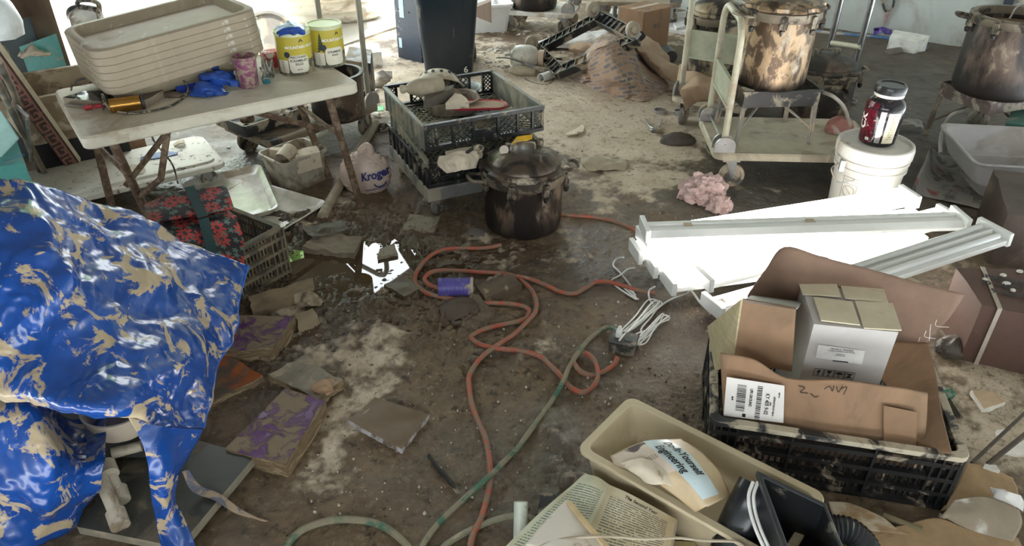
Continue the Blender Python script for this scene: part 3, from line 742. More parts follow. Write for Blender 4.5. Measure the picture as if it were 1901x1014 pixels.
# ================================================================== LEFT BACK: CART, LIDS, BINS
def platform_cart(name, label, corner, yaw, L, W, zdeck, hh, handle_end, hm, deckm, wheel_r, panel=None, wm=None, group=None, hw=None):
    """corner: the deck's front left corner on the ground; x runs along yaw"""
    x, y = dirv(yaw), Vector((-math.sin(yaw), math.cos(yaw), 0))
    c = corner + x * L / 2 + y * W / 2
    t = thing(name, label, 'cart', c, yaw, group); M = inv(t)
    b = MB(); b.loft([(zdeck - .04, L / 2 - .015, W / 2 - .015, .03), (zdeck - .035, L / 2, W / 2, .045), (zdeck - .008, L / 2, W / 2, .045), (zdeck, L / 2 - .008, W / 2 - .008, .04), (zdeck - .002, L / 2 - .03, W / 2 - .03, .03)], 5, cap0=True, cap1=True)
    b.build('deck', deckm, t)
    for sx in (-1, 1):
        for sy in (-1, 1):
            caster(t, c + x * (sx * (L / 2 - .09)) + y * (sy * (W / 2 - .06)) + Vector((0, 0, zdeck - .04)), wheel_r, .032, yaw + (.4 if sx > 0 else 0), wm)
    s = handle_end; hx = s * (L / 2 - .045); w2 = (hw or W) / 2 - .045; r = .10
    pts = [(hx, -w2, zdeck + .02), (hx, -w2, hh - r)]
    for k in range(1, 7): a = R(90 * k / 6); pts.append((hx, -w2 + r - r * math.cos(a), hh - r + r * math.sin(a)))
    for k in range(0, 7): a = R(90 * k / 6); pts.append((hx, w2 - r + r * math.sin(a), hh - r + r * math.cos(a)))
    pts.append((hx, w2, zdeck + .02))
    b = MB(); b.tube(pts, .016, 14); b.build('handle', hm, t)
    for sy in (-1, 1):
        b = MB(); pl = [(-.05, 0), (.05, 0), (.05, .02)] + [(.05 * math.cos(R(a)), .03 + .045 * math.sin(R(a))) for a in range(10, 171, 20)] + [(-.05, .02)]
        b.prism(pl, -.006, .006, Matrix.Translation((hx, sy * (w2 - .028), zdeck)) @ Matrix.Rotation(R(90), 4, 'X'))
        b.prism(pl, -.006, .006, Matrix.Translation((hx, sy * (w2 + .028), zdeck)) @ Matrix.Rotation(R(90), 4, 'X'))
        b.cyl((hx, sy * (w2 - .036), zdeck + .035), (hx, sy * (w2 + .036), zdeck + .035), .008, n=10)
        b.build('hinge_bracket', STEEL, t)
    b = MB(); b.cyl((hx, -w2, zdeck + .03), (hx, w2, zdeck + .03), .006, n=8); b.build('pedal_rod', STEEL, t)
    if panel:
        z0, z1 = panel; b = MB(); b.box((hx, 0, (z0 + z1) / 2), (.006, 2 * w2, z1 - z0)); b.box((hx, 0, z1), (.016, 2 * w2, .014)); b.box((hx, 0, z0), (.016, 2 * w2, .014))
        pn = b.build('back_panel', mat('green_tan_panel', (.36, .37, .27), rough=.5, mud=.25), t)
        b = MB(); b.box((hx + s * -.006, .02, (z0 + z1) / 2), (.003, .035, .045)); b.build('sticker', mat('pale_sticker', (.7, .72, .7), rough=.5), pn)
    return t
lc = at(500, 266, .18); lc.z = 0
platform_cart('platform_cart', 'platform cart behind the folding table, its tube handle against the bright yard', lc, R(50.6), .74, .44, .18, 1.0, 1, mat('grey_tan_tube', (.34, .32, .26), rough=.45, mud=.3), BLACKM, .065, wm=BLACKM)
# black drip tray on its near end
t = thing('drip_tray', 'black metal tray of hoses on the near end of the cart behind the table', 'tray', at(487, 224, .19), R(50.6)); M = inv(t)
b = MB(); b.loft([(0, .19, .15, .02), (.065, .20, .16, .02), (.067, .205, .165, .02), (.067, .196, .156, .02), (.008, .186, .146, .02)], 3, cap0=True, cap1=True)
b.build('pan', mat('black_steel', (.035, .035, .035), rough=.5, metal=.3, mud=.35, mudcol=DRY, msc=7), t)
b = MB(); b.box((.05, -.163, .035), (.11, .004, .035)); b.build('name_plate', mat('worn_plate', (.35, .33, .28), rough=.4, metal=.5, mud=.4), t)
b = MB(); b.text('', .02, lambda x, y: Vector((x, y, 0)))
def tubed(name, label, cat, pts, r, m, per=8, n=10, group=None, **k):
    b = MB(); b.tube(catmull(pts, per), r, n, **k); return solo(b, name, m, label, cat, group)
t = thing('burner', 'rusty red gas burner lying in the black tray behind the table', 'burner', at(490, 205, .20)); M = inv(t)
b = MB(M); c = at(485, 202, .25); b.lathe([(0, .02), (.05, .02), (.055, .0), (.04, -.02), (0, -.02)], 24, Matrix.Translation(c)); b.build('burner_head', mat('rusty_red', (.30, .09, .05), rough=.7, mud=.3), t)
b = MB(M); b.tube([c, at(540, 212, .25)], .017, 12); b.tube([at(520, 207, .25), at(528, 210, .25)], .026, 12); b.build('supply_pipe', mat('off_white_pipe', (.55, .52, .45), rough=.5, mud=.3), t)
b = MB(M); b.tube([at(452, 222, .22), at(466, 220, .24)], .022, 14); b.build('valve', RUST, t)
def pot_plain(name, label, base, r, h, m, lid=None, yaw=0, rim=True, knobs=0):
    t = thing(name, label, 'pot', base, yaw)
    b = MB(); b.lathe([(0, 0), (r * .93, 0), (r * .985, .012), (r, .03), (r, h - .012), (r + .012, h - .01), (r + .012, h), (r - .008, h), (r - .01, .02), (0, .02)], 56)
    b.build('pot_body', m, t)
    return t
BURNT = mat('burnt_pot', (.035, .028, .024), rough=.5, metal=.25, var=.3, vsc=8, col2=(.12, .085, .06), c2=.3, c2sc=5, mud=.16, mudcol=(.32, .26, .19), msc=7, bump=.3, bsc=40)
bp = at(615, 230, .185)
pot_plain('stock_pot', 'black stock pot standing on the cart behind the folding table', bp + Vector((.02, .12, 0)), .14, .24, BURNT)
# white dolly with a flat lid under the table
dyaw = R(35); dx, dy = dirv(dyaw), Vector((-math.sin(dyaw), math.cos(dyaw), 0)); dr = at(420, 300, .14); dr.z = 0
t = thing('flat_dolly', 'low dolly with a mud-spattered white top under the folding table', 'dolly', dr - dx * .46 + dy * .22, dyaw); M = inv(t)
b = MB(); b.loft([(.105, .455, .215, .05), (.11, .46, .22, .05), (.13, .46, .22, .05), (.136, .45, .21, .05), (.136, .425, .185, .04), (.146, .42, .18, .04), (.147, .41, .17, .04)], 5, cap0=True, cap1=True)
b.build('deck', mat('spattered_white', (.66, .63, .55), rough=.55, mud=.16, mudcol=(.16, .12, .085), msc=30, var=.1), t)
for sx, sy in ((-1, -1), (1, -1), (1, 1), (-1, 1)):
    caster(t, t.location + dx * (sx * .36) + dy * (sy * .15) + Vector((0, 0, .105)), .042, .03, dyaw, RUBBER)
rag('paper_scrap', 'crumpled pale paper lying on the near edge of the white dolly', 'paper', [[(232, 318), (250, 306), (268, 312)], [(236, 324), (252, 314), (270, 316)], [(238, 331), (254, 324), (266, 322)]], .15, PAPER, .02, 25, 3)
rag('paper_scrap', 'stiff folded card scrap standing on the far end of the white dolly', 'paper', [[(322, 268, .15), (338, 258, .165), (344, 268, .15)], [(324, 272, .15), (338, 266, .17), (345, 270, .15)]], .15, PAPER, .006, 25, 3)
rag('tape_scrap', 'torn blue tape scrap stuck on the white dolly', 'tape', [[(262, 292), (300, 282), (330, 282)], [(260, 298), (300, 293), (328, 287)]], .15, mat('blue_tape', (.10, .16, .33), rough=.5, mud=.3), .004, 30, 5)
tubed('cable', 'black cable hanging from the table down to the white dolly', 'cable', [at(x, y, z) for x, y, z in ((281, 238, .56), (284, 258, .45), (300, 280, .32), (318, 302, .22), (326, 322, .15), (330, 340, .12))], .004, CABLE)
# carton and dark gap behind the table legs
slab_px('carton', 'brown cardboard carton lying behind the table legs', 'carton', [(200, 275, .16), (268, 255, .16), (262, 235, .16), (192, 250, .16)], 0, .16, CARDB, amp=.001, n=3)

# clear container with junk
t = thing('storage_container', 'clear plastic container full of muddy mugs and papers under the table', 'container', Vector((-1.075, 3.375, 0)), R(48)); M = inv(t)
CLEARP = mat('dirty_clear_plastic', (.50, .46, .38), rough=.35, mud=.5, mudcol=(.30, .24, .17), msc=5, alpha=.82)
b = MB(); b.loft([(0, .105, .085, .02), (.165, .125, .103, .025), (.165, .135, .113, .03), (.178, .135, .113, .03), (.178, .126, .104, .025), (.168, .121, .099, .025), (.006, .10, .08, .02)], 5, cap0=True, cap1=True)
b.build('container_body', CLEARP, t)
b = MB(); b.box((-.132, 0, .175), (.01, .09, .012)); b.build('handle', CREAM, t, bevel=.003)
t2 = thing('mug', 'pale enamel mug lying on its side in the clear container', 'mug', at(530, 290, .17)); M = inv(t2)
q = at(532, 288, .185); dd = (Vector((-.3, -1, -.25))).normalized(); Mx = Matrix.Translation(q) @ dd.to_track_quat('Z', 'Y').to_matrix().to_4x4()
b = MB(M); b.lathe([(0, -.045), (.036, -.045), (.04, -.04), (.04, .045), (.037, .045), (.036, -.038), (0, -.038)], 28, Mx); b.build('mug_body', PAPER, t2)
b = MB(M); b.tube([Mx @ Vector((.04 + .025 * math.sin(a), 0, .03 * math.cos(a))) for a in np.linspace(0, math.pi, 9)], .005, 8); b.build('mug_handle', PAPER, t2)
slab_px('carton', 'small pale carton wedged in the right of the clear container', 'carton', [(548, 292, .19), (594, 282, .18), (588, 270, .18), (552, 278, .19)], .10, .19, PAPER, amp=.002, n=5)
slab_px('paper_scrap', 'folded paper standing in the back left of the clear container', 'paper', [(500, 279, .20), (538, 281, .19), (540, 274, .19), (504, 273, .20)], .10, .2, PAPER, amp=.004, n=5)
solo(blobmesh(at(549, 278, .18), .018, .02, .035, .3, 4, 8), 'rag', MUDM, 'small brown rag on top of the clear container', 'rag')

# two white serving trays
def serving_tray(label, cs, yaw, hx, hy, z, tilt=0):
    t = thing('serving_tray', label, 'tray', cs + Vector((0, 0, z)), rot=(R(tilt), 0, yaw), group='white trays on the floor by the clear container')
    b = MB(); b.loft([(0, hx - .03, hy - .03, .03), (.028, hx - .004, hy - .004, .045), (.030, hx, hy, .045), (.033, hx - .003, hy - .003, .04), (.030, hx - .010, hy - .010, .04), (.008, hx - .034, hy - .034, .03), (.006, hx - .06, hy - .06, .03), (.010, hx - .075, hy - .075, .02), (.010, hx - .09, hy - .09, .02)], 5, cap0=True, cap1=True)
    b.build('tray_body', mat('glossy_white_tray', (.74, .72, .64), rough=.22, mud=.28, mudcol=(.45, .36, .26), msc=3, mudrough=.5), t)
    return t
serving_tray('white serving tray with wet shiny middle leaning behind the floral bag', Vector((-1.33, 3.13, .0)), R(-65), .27, .19, .03, 4)
serving_tray('muddy white serving tray lying flat on the floor beside the clear container', Vector((-1.16, 3.07, .0)), R(-29), .26, .165, .012)
# pole, knotted grocery bag, ring, short pipe
tubed('pole', 'long grey wooden pole lying from the white bag back past the cart', 'pole', [Vector((-.862, 2.965, .03)), Vector((-.835, 3.5, .035)), Vector((-.80, 4.12, .03))], .024, mat('weathered_pole', (.30, .26, .19), rough=.7, mud=.4), 4, 16)
t = thing('grocery_bag', 'knotted pale plastic grocery bag with blue lettering by the table leg', 'bag', at(682, 352, 0)); M = inv(t)
BAGM = mat('thin_white_bag', (.62, .49, .42), rough=.35, var=.08, mud=.18, mudcol=(.38, .28, .22), msc=7)
b = blobmesh((0, 0, 0), .125, .085, .115, .22, 4.6, 14, 64, 44, .75); b.build('bag_body', BAGM, t)
b = MB(); b.tube(catmull([(0, 0, .17), (-.01, 0, .20), (.02, .01, .225), (.035, 0, .205), (.02, -.005, .185)], 6), [.018] * 3 + [.02] * 19 + [.014] * 3, 10); b.build('knot', BAGM, t)
fdir = Vector((.13, -1, .0)).normalized()
tcam = math.atan2(-t.location.y, -t.location.x)
def onbag(x, y):
    a = tcam + .45 + x / .115; p = Vector((math.cos(a), math.sin(a), 0)); rr = 1 / math.sqrt((p.x / .125) ** 2 + (p.y / .085) ** 2)
    zz = .085 + y - x * .0; k = math.sqrt(max(.2, 1 - ((zz - .086) / .115) ** 2))
    return Vector((p.x * rr * k * 1.10, p.y * rr * k * 1.10, zz))
NAVY = mat('navy_print', (.015, .025, .16), rough=.5, var=0)
b = MB(); b.text('Kroger', .055, lambda x, y: onbag(x * 1.0, y + .03 + x * .12), bold=.0018, sub=2)
b.text('FRESH FOR EVERYONE', .0125, lambda x, y: onbag(x, y - .045 + x * .1), bold=.0003, sub=1)
pts = [(.03 * math.cos(a), -.012 + .022 * math.sin(a)) for a in np.linspace(math.pi * 1.05, math.pi * 1.95, 12)]
b.tube([onbag(x + .02, y) for x, y in pts], .003, 6)
b.build('lettering', NAVY, t, fix=False)
t = thing('cable_ring', 'small coil of black cable on the floor right of the cart behind the table', 'cable', at(708, 241, .0)); 
b = MB()
for k in range(3): b.tube([(.04 * math.cos(a) + .004 * k, .04 * math.sin(a), .008 + .007 * k) for a in np.linspace(0, 2 * math.pi, 25)[:-1]], .005, 7, closed=True)
b.build('coil', CABLE, t)
tubed('pipe_end', 'short white pipe piece on the floor behind the pole', 'pipe', [at(684, 208, .02), at(704, 214, .02)], .014, CREAM, 3, 14)
rag('cloth_scrap', 'crumpled grey cloth lying on the floor between the cart and the bins', 'cloth', [[(686, 140, .03), (700, 133, .12), (728, 132, .05)], [(684, 153, .02), (705, 148, .09), (727, 144, .05)], [(686, 164, .005), (708, 162, .01), (726, 152, .02)]], .02, mat('grey_cloth', (.36, .33, .29), rough=.8, mud=.4), .03, 12, 5)
rag('green_scrap', 'small green wrapper on the wet floor beside the cart wheel', 'wrapper', [[(697, 198), (712, 196)], [(694, 207), (713, 206)]], .008, mat('green_wrap', (.08, .45, .16), rough=.4), .006, 30, 2)
slab_px('white_board', 'flat white board lying on the wet floor behind the cart', 'board', [(640, 190), (676, 187), (700, 165), (660, 160)], .0, .02, WHITEP, n=3, amp=.001)

# yard: sacks, drum lid, white box
SACK = mat('feed_sack', (.72, .68, .58), rough=.6, var=.08, mud=.2, mudcol=(.5, .4, .3), msc=3)
STR = mat('turquoise_stripe', (.10, .50, .47), rough=.6, var=.1)
def sack(label, px, z, sx, sy, sz, yaw, seed):
    c = at(*px, z)
    t = thing('feed_sack', label, 'sack', c, yaw, 'sacks piled outside the door')
    P = []; n, m = 30, 22
    b = blobmesh((0, 0, 0), 1, 1, 1, .10, 2.5, seed, 36, 24, .8)
    b.v = [Vector((math.copysign(abs(v.x) ** .6, v.x) * sx, math.copysign(abs(v.y) ** .7, v.y) * sy, v.z * sz)) for v in b.v]
    b.build('sack_body', SACK, t)
    b = MB(); A = np.linspace(-.62, .62, 14); V = []
    for a in A: 
        y = a * sy; zz = .8 * sz + sz * .93 * math.sqrt(1 - a * a * .9)
        V += [Vector((.25 * sx, y, zz)), Vector((.42 * sx, y, zz))]
    b.add(V, [(2 * k, 2 * k + 1, 2 * k + 3, 2 * k + 2) for k in range(13)]); b.build('stripe', STR, t, fix=False)
sack('lowest white sack with turquoise stripes outside the door', (622, 36), .0, .42, .26, .09, .35, 1)
sack('middle white sack of the pile outside the door', (590, 18), .15, .42, .26, .09, .25, 2)
sack('white sack resting on top of the pile outside the door', (570, 0), .30, .42, .26, .09, .4, 3)
sack('white sack lying at the left foot of the pile outside', (500, 30), .0, .36, .26, .08, -.3, 5)
t = thing('drum_cover', 'round grey drum lid standing on edge behind the glass jar', 'lid', at(500, 95, .02)); M = inv(t)
q = at(500, 68, .22); nd = (Vector((0, 0, CAMH)) - q); nd.z = .75 * nd.length; nd.normalize()
Mx = Matrix.Translation(q) @ nd.to_track_quat('Z', 'Y').to_matrix().to_4x4()
b = MB(M); b.lathe([(0, 0), (.16, 0), (.165, .012), (.185, .012), (.19, .0), (.188, -.012), (.16, -.014), (0, -.012)], 48, Mx); b.build('lid_disc', mat('grey_lid', (.22, .20, .17), rough=.6, mud=.3), t)
slab_px('foam_box', 'white foam box with a pink top on the driveway beside the dark bins', 'box', [(676, 100, .12), (708, 96, .12), (702, 80, .12), (672, 84, .12)], .01, .12, WHITEP, n=3, amp=.001)

# far left: leaning board with a key-pattern edge, tub, bins, chair frame
t = thing('picture_frame', 'long frame with a reddish key-pattern border leaning at the left edge', 'frame', at(150, 345, 0)); M = inv(t)
A, B = atY(-8, 84, 2.95), at(166, 328, .045); ax = (B - A).normalized(); nn = Vector((0, 0, CAMH)) - A.lerp(B, .5); nn = (nn - ax * nn.dot(ax)).normalized(); side = -nn
FR = mat('dark_red_frame', (.075, .045, .038), rough=.6, mud=.15, mudcol=(.2, .15, .11), msc=20)
wd = .062; L_ = (B - A).length
dn = ax.cross(nn).normalized()
if dn.x > 0: dn = -dn
b = MB(M); b.plate([A, B, B + dn * wd, A + dn * wd], .02, nrm=nn); b.build('border', FR, t)
kb = MB(M); k = 0; step = .085; o_ = nn * .0015
KEY = [((.1, .2), (.1, .85)), ((.1, .85), (.8, .85)), ((.8, .85), (.8, .35)), ((.8, .35), (.42, .35)), ((.42, .35), (.42, .58)), ((.1, .2), (1.1, .2))]
while (k + 1) * step < L_:
    for (x0, y0), (x1, y1) in KEY:
        q = lambda x, y: A + ax * ((k + x) * step) + dn * (y * wd) + o_
        kb.bar(q(x0, y0), q(x1, y1), .009, .003, up=nn)
    k += 1
kb.build('key_pattern', mat('key_red', (.30, .14, .11), rough=.6, mud=.12, mudcol=(.25, .19, .14)), t)
b = MB(M); b.plate([A - dn * .001, B - dn * .001, B - dn * .016 + side * .01, A - dn * .020 + side * .01], .03, nrm=nn); b.build('back_board', mat('pale_board_edge', (.60, .52, .38), rough=.6), t)
TEAL = mat('teal_plastic_lid', (.10, .36, .33), rough=.45, mud=.2, mudcol=DRY)
DKB = mat('void_black', (.012, .012, .012), rough=.7)  # near-black box added to paint the dark void under the tub
solo(MB().box((0, 0, .135), (.40, .32, .265), rot=(0, 0, R(35))), 'void_box', DKB, 'added black box for the dark void under the muddy tub behind the table', 'void_box').location = Vector((-2.16, 3.46, .003))
# muddy tub behind the table
t = thing('garbage_tub', 'big mud-coated white tub standing behind the left end of the table', 'tub', Vector((-2.16, 3.46, 0)), R(35)); 
b = MB(); b.loft([(.27, .22, .17, .04), (.47, .27, .21, .05), (.47, .285, .225, .06), (.50, .285, .225, .06), (.50, .26, .20, .05), (.40, .255, .195, .05)], 5, cap0=True, cap1=True)
b.build('tub_body', mat('mud_coated_tub', (.42, .35, .25), rough=.45, mud=.55, mudcol=(.22, .16, .10), msc=5), t)
rag('rag', 'muddy brown rag heaped on the tub behind the table', 'rag', [[(30, 95, .52), (55, 84, .56), (100, 92, .52)], [(32, 103, .52), (60, 94, .55), (98, 98, .52)], [(40, 108, .51), (60, 104, .52), (92, 104, .51)]], .52, PAPER, .04, 15, 3)
slab_px('teal_cover', 'teal bin cover tilted behind the muddy tub', 'cover', [(22, 92, .55), (104, 62, .62), (108, 76, .50), (40, 100, .45)], .40, .55, TEAL, amp=.001, n=3)
sbin = slab_px('storage_bin', 'turquoise storage bin with white lettering low at the left edge', 'bin', [(-70, 320, .42), (44, 302, .40), (30, 258, .42), (-70, 262, .45)], 0.0, .42, TEAL, amp=.001, n=4)
t = thing('turquoise_cover', 'pale turquoise cover lying slanted on the bin at the left edge', 'cover', at(-10, 250, .5)); M = inv(t)
b = MB(M); b.plate([at(-60, 300, .46), at(3, 292, .45), at(36, 258, .50), at(2, 206, .62), at(-60, 190, .66)], .015); b.build('lid_panel', mat('pale_turquoise', (.30, .52, .48), rough=.4, mud=.15, mudcol=DRY), t, bevel=.004)
p0, p1 = at(10, 296, .421), at(40, 286, .421)
b = MB(inv(sbin)); ux = (p1 - p0).normalized(); uy = Vector((-ux.y, ux.x, 0))
b.text('Bound', .03, lambda x, y: at(26, 293, .424) + ux * x + uy * y, bold=.0008); b.build('lettering', mat('blue_letters', (.10, .2, .4), rough=.5), sbin, fix=False)
t = thing('folding_chair', 'folded chair frame of grey tube at the left edge behind the blue tarp', 'chair', at(60, 345, 0)); M = inv(t)
for px_ in (((-6, 150, .85), (40, 240, .45), (96, 345, .05)), ((-4, 112, .95), (28, 180, .66), (50, 262, .36), (80, 330, .1))):
    b = MB(M); b.tube(catmull([at(*p) for p in px_], 6), .013, 12); b.build('leg', mat('dull_tube', (.17, .15, .12), rough=.5, metal=.5, mud=.4, mudcol=(.25, .2, .14)), t)
b = MB(M); b.tube([at(28, 195, .62), at(50, 215, .58), at(58, 300, .22)], .008, 8); b.build('brace', STEEL, t)
solo(blobmesh(at(2, 68, .75), .10, .10, .15, .15, 2, 3), 'white_bag', mat('white_sheeting', (.8, .84, .86), rough=.5), 'white plastic bag bulging in at the upper left edge', 'bag')
t = thing('carry_handle_case', 'machine with a curved black carry handle behind the tub stack', 'machine', at(165, 75, .3)); M = inv(t)
b = MB(M); b.tube(catmull([at(x, y, z) for x, y, z in ((133, 45, .55), (128, 25, .72), (140, 14, .78), (172, 16, .80), (184, 26, .76), (186, 45, .60))], 8), .013, 10); b.build('carry_handle', CABLE, t)
b = MB(M); b.tube(catmull([at(x, y, z) for x, y, z in ((143, 12, .75), (146, 2, .82), (165, 0, .85), (182, 6, .82), (185, 20, .78))], 8), .011, 10); b.build('carry_handle', CABLE, t)
b = MB(M); b.box(at(165, 50, .62), (.16, .12, .22), rot=(0, 0, .6)); b.build('machine_body', WHITEP, t, bevel=.02)
# ================================================================== CENTRE: POTS, CRATES, BINS
def clamp_ring(M, t, r, z, n, a0, m, mk):
    for k in range(n):
        a = a0 + 2 * math.pi * k / n; Mx = Matrix.Rotation(a, 4, 'Z')
        b = MB(Mx); b.box((r + .012, 0, z), (.03, .026, .016)); b.box((r + .018, 0, z - .022), (.012, .03, .05)); b.box((r + .018, .016, z - .035), (.022, .006, .022)); b.box((r + .018, -.016, z - .035), (.022, .006, .022))
        c = b.build('clamp', m, t, bevel=.002)
        b = MB(Mx); b.cyl((r + .020, 0, z - .060), (r + .020, 0, z + .012), .0045, n=8); b.lathe([(0, -.02), (.009, -.018), (.013, -.006), (.013, .004), (.006, .008), (0, .008)], 14, Matrix.Translation((r + .020, 0, z - .055)))
        b.build('wing_nut', mk, c)
def canner(name, label, base, r, h, m, lid=True, yaw=0.0, n=8, handles=True, lidm=None, group=None, dome=.055, trim=None):
    t = thing(name, label, 'pot', base, yaw, group)
    trim = trim or mat('aluminium_band', (.20, .165, .12), rough=.45, metal=.4, mud=.42, mudcol=(.045, .035, .027), msc=14)
    b = MB(); b.lathe([(0, 0), (r * .90, 0), (r * .955, .008), (r * .985, .024), (r, .05), (r, h - .045), (r - .012, h - .04), (r - .014, .03), (r * .9, .012), (0, .012)], 64)
    b.build('pot_body', m, t)
    b = MB(); b.lathe([(r - .004, h - .046), (r + .012, h - .044), (r + .016, h - .036), (r + .014, h - .006), (r + .006, h), (r - .016, h), (r - .016, h - .04)], 64); b.build('rim_band', trim, t)
    clamp_ring(None, t, r, h - .02, n, .2, trim, mat('sooty_knob', (.02, .018, .016), rough=.5, mud=.2))
    if handles:
        for s in (0, 1):
            Mx = Matrix.Rotation(math.pi * s, 4, 'Z')
            b = MB(Mx); pts = [(r + .005, -.045, h - .03), (r + .06, -.04, h - .022), (r + .075, -.02, h - .018), (r + .075, .02, h - .018), (r + .06, .04, h - .022), (r + .005, .045, h - .03)]
            b.tube(catmull(pts, 4), .008, 10); b.build('side_handle', trim, t)
    if lid:
        b = MB(); nn = 96; prof = [(r + .022, h + .002), (r + .026, h + .010), (r + .020, h + .018), (r + .004, h + .020), (r - .01, h + .022)] + [((r - .01) * math.cos(R(q)), h + .022 + dome * math.sin(R(q))) for q in (12, 25, 40, 55, 70, 82)] + [(0, h + .022 + dome)]
        b.lathe(prof, nn)
        for k in range(3 * nn):          # the flange carries lugs between notches
            a = (k % nn) / nn * n * 2
            if (a % 2) < .8 and k // nn < 3: p = b.v[k]; s = (r + .006) / math.hypot(p.x, p.y); b.v[k] = Vector((p.x * s, p.y * s, p.z))
        L = b.build('lid', lidm or m, t)
        b = MB(); b.lathe([(0, 0), (.008, 0), (.008, .02), (.012, .02), (.012, .03), (0, .03)], 14, Matrix.Translation((-.06, .03, h + .02 + dome * .92))); b.build('vent_pipe', trim, L)
        b = MB(); b.lathe([(0, 0), (.008, 0), (.008, .015), (.018, .015), (.018, .035), (0, .035)], 16, Matrix.Translation((.09, .05, h + .015 + dome * .75))); b.build('weight', trim, L)
        b = MB(); pts = [(-.05, 0, h + .02 + dome * .9), (-.04, 0, h + .05 + dome), (.04, 0, h + .05 + dome), (.05, 0, h + .02 + dome * .9)]
        b.tube(catmull(pts, 4), .006, 8); b.build('top_handle', trim, L)
    return t
pc = Vector((.050, 2.955, 0))
POTM = mat('scorched_pot', (.028, .021, .017), rough=.42, metal=.25, var=.4, vsc=7, col2=(.20, .14, .10), c2=.30, c2sc=6, mud=.12, mudcol=(.45, .37, .28), msc=8, stretch=(1, 1, .55), bump=.25, bsc=50, soot=(.02, .16))
LIDM = mat('scorched_lid', (.10, .075, .055), rough=.33, metal=.45, var=.3, vsc=9, col2=(.03, .024, .02), c2=.45, c2sc=6, mud=.22, mudcol=(.50, .43, .34), msc=7, bump=.25, bsc=50)
pot = canner('pressure_canner', 'scorched black pressure canner with lid standing in the mud at the centre', pc, .172, .285, POTM, True, R(18), lidm=LIDM)
lid_o = [c for c in pot.children if c.name.startswith('lid')][0]
def ondome(px, py):
    p = at(px, py, .335); return Vector(p) - pc
def patch(name, px, m, parent, base, dz=0.0, z=.335):
    Mi = inv(parent if parent.parent is None else parent.parent)
    b = MB(Mi); P = [at(x, y, zz) for x, y, zz in px]; b.plate(P, .0015); return b.build(name, m, parent)
patch('yellow_sticker', [(948, 268, .352), (960, 254, .362), (988, 250, .358), (988, 258, .352), (955, 272, .350)], mat('yellow_paper', (.85, .50, .03), rough=.5, mud=.25, mudcol=PAPER.diffuse_color[:3] if 0 else (.6, .5, .38), msc=15), lid_o, None)
b = MB(inv(pot)); q = at(936, 279, .362); b.lathe([(0, 0), (.020, 0), (.020, .006), (0, .006)], 20, Matrix.Translation(q) @ Euler((.9, -.25, 0)).to_matrix().to_4x4()); b.build('gauge', mat('pale_dial', (.68, .60, .50), rough=.5, mud=.3), lid_o)
patch('stuck_paper', [(965, 300, .338), (985, 287, .345), (1010, 290, .338), (1015, 298, .331), (985, 312, .33)], mat('brown_sticker', (.30, .19, .12), rough=.7, mud=.3), lid_o, None)

# the shallow crates --------------------------------------------------------
CRATE = mat('muddy_black_crate', (.012, .013, .015), rough=.4, mud=.26, mudcol=(.26, .22, .16), msc=16)
CRATEG = mat('grey_green_crate', (.16, .165, .13), rough=.5, mud=.4, mudcol=(.33, .29, .21), msc=7)
def lattice(mb, P, U, V, N, w, h, step, bw, th):
    """diagonal bars filling a w x h window"""
    k = -h
    while k < w:
        for s in (0, 1):
            a0, a1 = k, k + h; x0, y0, x1, y1 = a0, 0.0, a1, h
            if x0 < 0: y0 += -x0; x0 = 0
            if x1 > w: y1 -= x1 - w; x1 = w
            if x1 - x0 > .004:
                if s: x0, x1 = w - x0, w - x1
                mb.bar(P + U * x0 + V * y0, P + U * x1 + V * y1, bw, th, up=N)
        k += step
def mesh_crate(name, label, loc, yaw, L, W, H, rot=None, group=None, solidm=None, casters=False):
    t = thing(name, label, 'crate', loc, yaw, group, rot)
    X, Y, Z = Vector((1, 0, 0)), Vector((0, 1, 0)), Vector((0, 0, 1)); th = .008
    b = MB(); b.bar((-L / 2, 0, .006), (L / 2, 0, .006), .03, .01); b.bar((0, -W / 2, .006), (0, W / 2, .006), .03, .01)
    lattice(b, Vector((-L / 2 + .01, -W / 2 + .01, .004)), X, Y, Z, L - .02, W - .02, .038, .007, .006)
    b.build('base', solidm or CRATE, t)
    for nm, P, U, N, ln in (('side_panel', Vector((-L / 2, -W / 2, 0)), X, -Y, L), ('side_panel', Vector((-L / 2, W / 2, 0)), X, Y, L)):
        b = MB(); q = lambda x, z: P + U * x + Z * z
        b.bar(q(0, H - .011), q(ln, H - .011), .022, .016, up=Z); b.bar(q(0, .011), q(ln, .011), .022, .018, up=Z)
        xs = [0, .055, .13, .225, .345, .44, .515, ln]; xs = [x * ln / .57 if x != ln else ln for x in xs]
        for x in xs: b.bar(q(min(max(x, .006), ln - .006), .01), q(min(max(x, .006), ln - .006), H - .01), .012, .016, up=N)
        for i in (0, 2, 4, 6):
            lattice(b, q(xs[i], .02), U, Z, N, xs[i + 1] - xs[i], H - .04, .030 if i in (2, 4) else .02, .0055, .006)
        m_ = (xs[3] + xs[4]) / 2; wd = xs[4] - xs[3]
        b.bar(q(xs[3], .035), q(xs[4], .035), .004, .045, up=Z)
        b.build(nm, CRATE, t, bevel=.0015, seg=1)
    for P, N in ((Vector((-L / 2, -W / 2, 0)), -X), (Vector((L / 2, -W / 2, 0)), X)):
        b = MB(); b.box(P + Y * W / 2 + Z * (H * .46), (.007, W, H * .90)); b.box(P + Y * W / 2 + Z * (H - .014), (.020, W, .016))
        for k in range(9): b.box(P + N * .006 + Y * (W * (k + .5) / 9) + Z * (H * .45), (.012, .007, H * .84))
        b.build('end_panel', solidm or CRATE, t, bevel=.0015, seg=1)
    return t
CY_ = R(25); cx_, cy_ = dirv(CY_), Vector((-math.sin(CY_), math.cos(CY_), 0)); CO = Vector((-.375, 2.975, 0))
cc = CO + cx_ * .285 + cy_ * .285
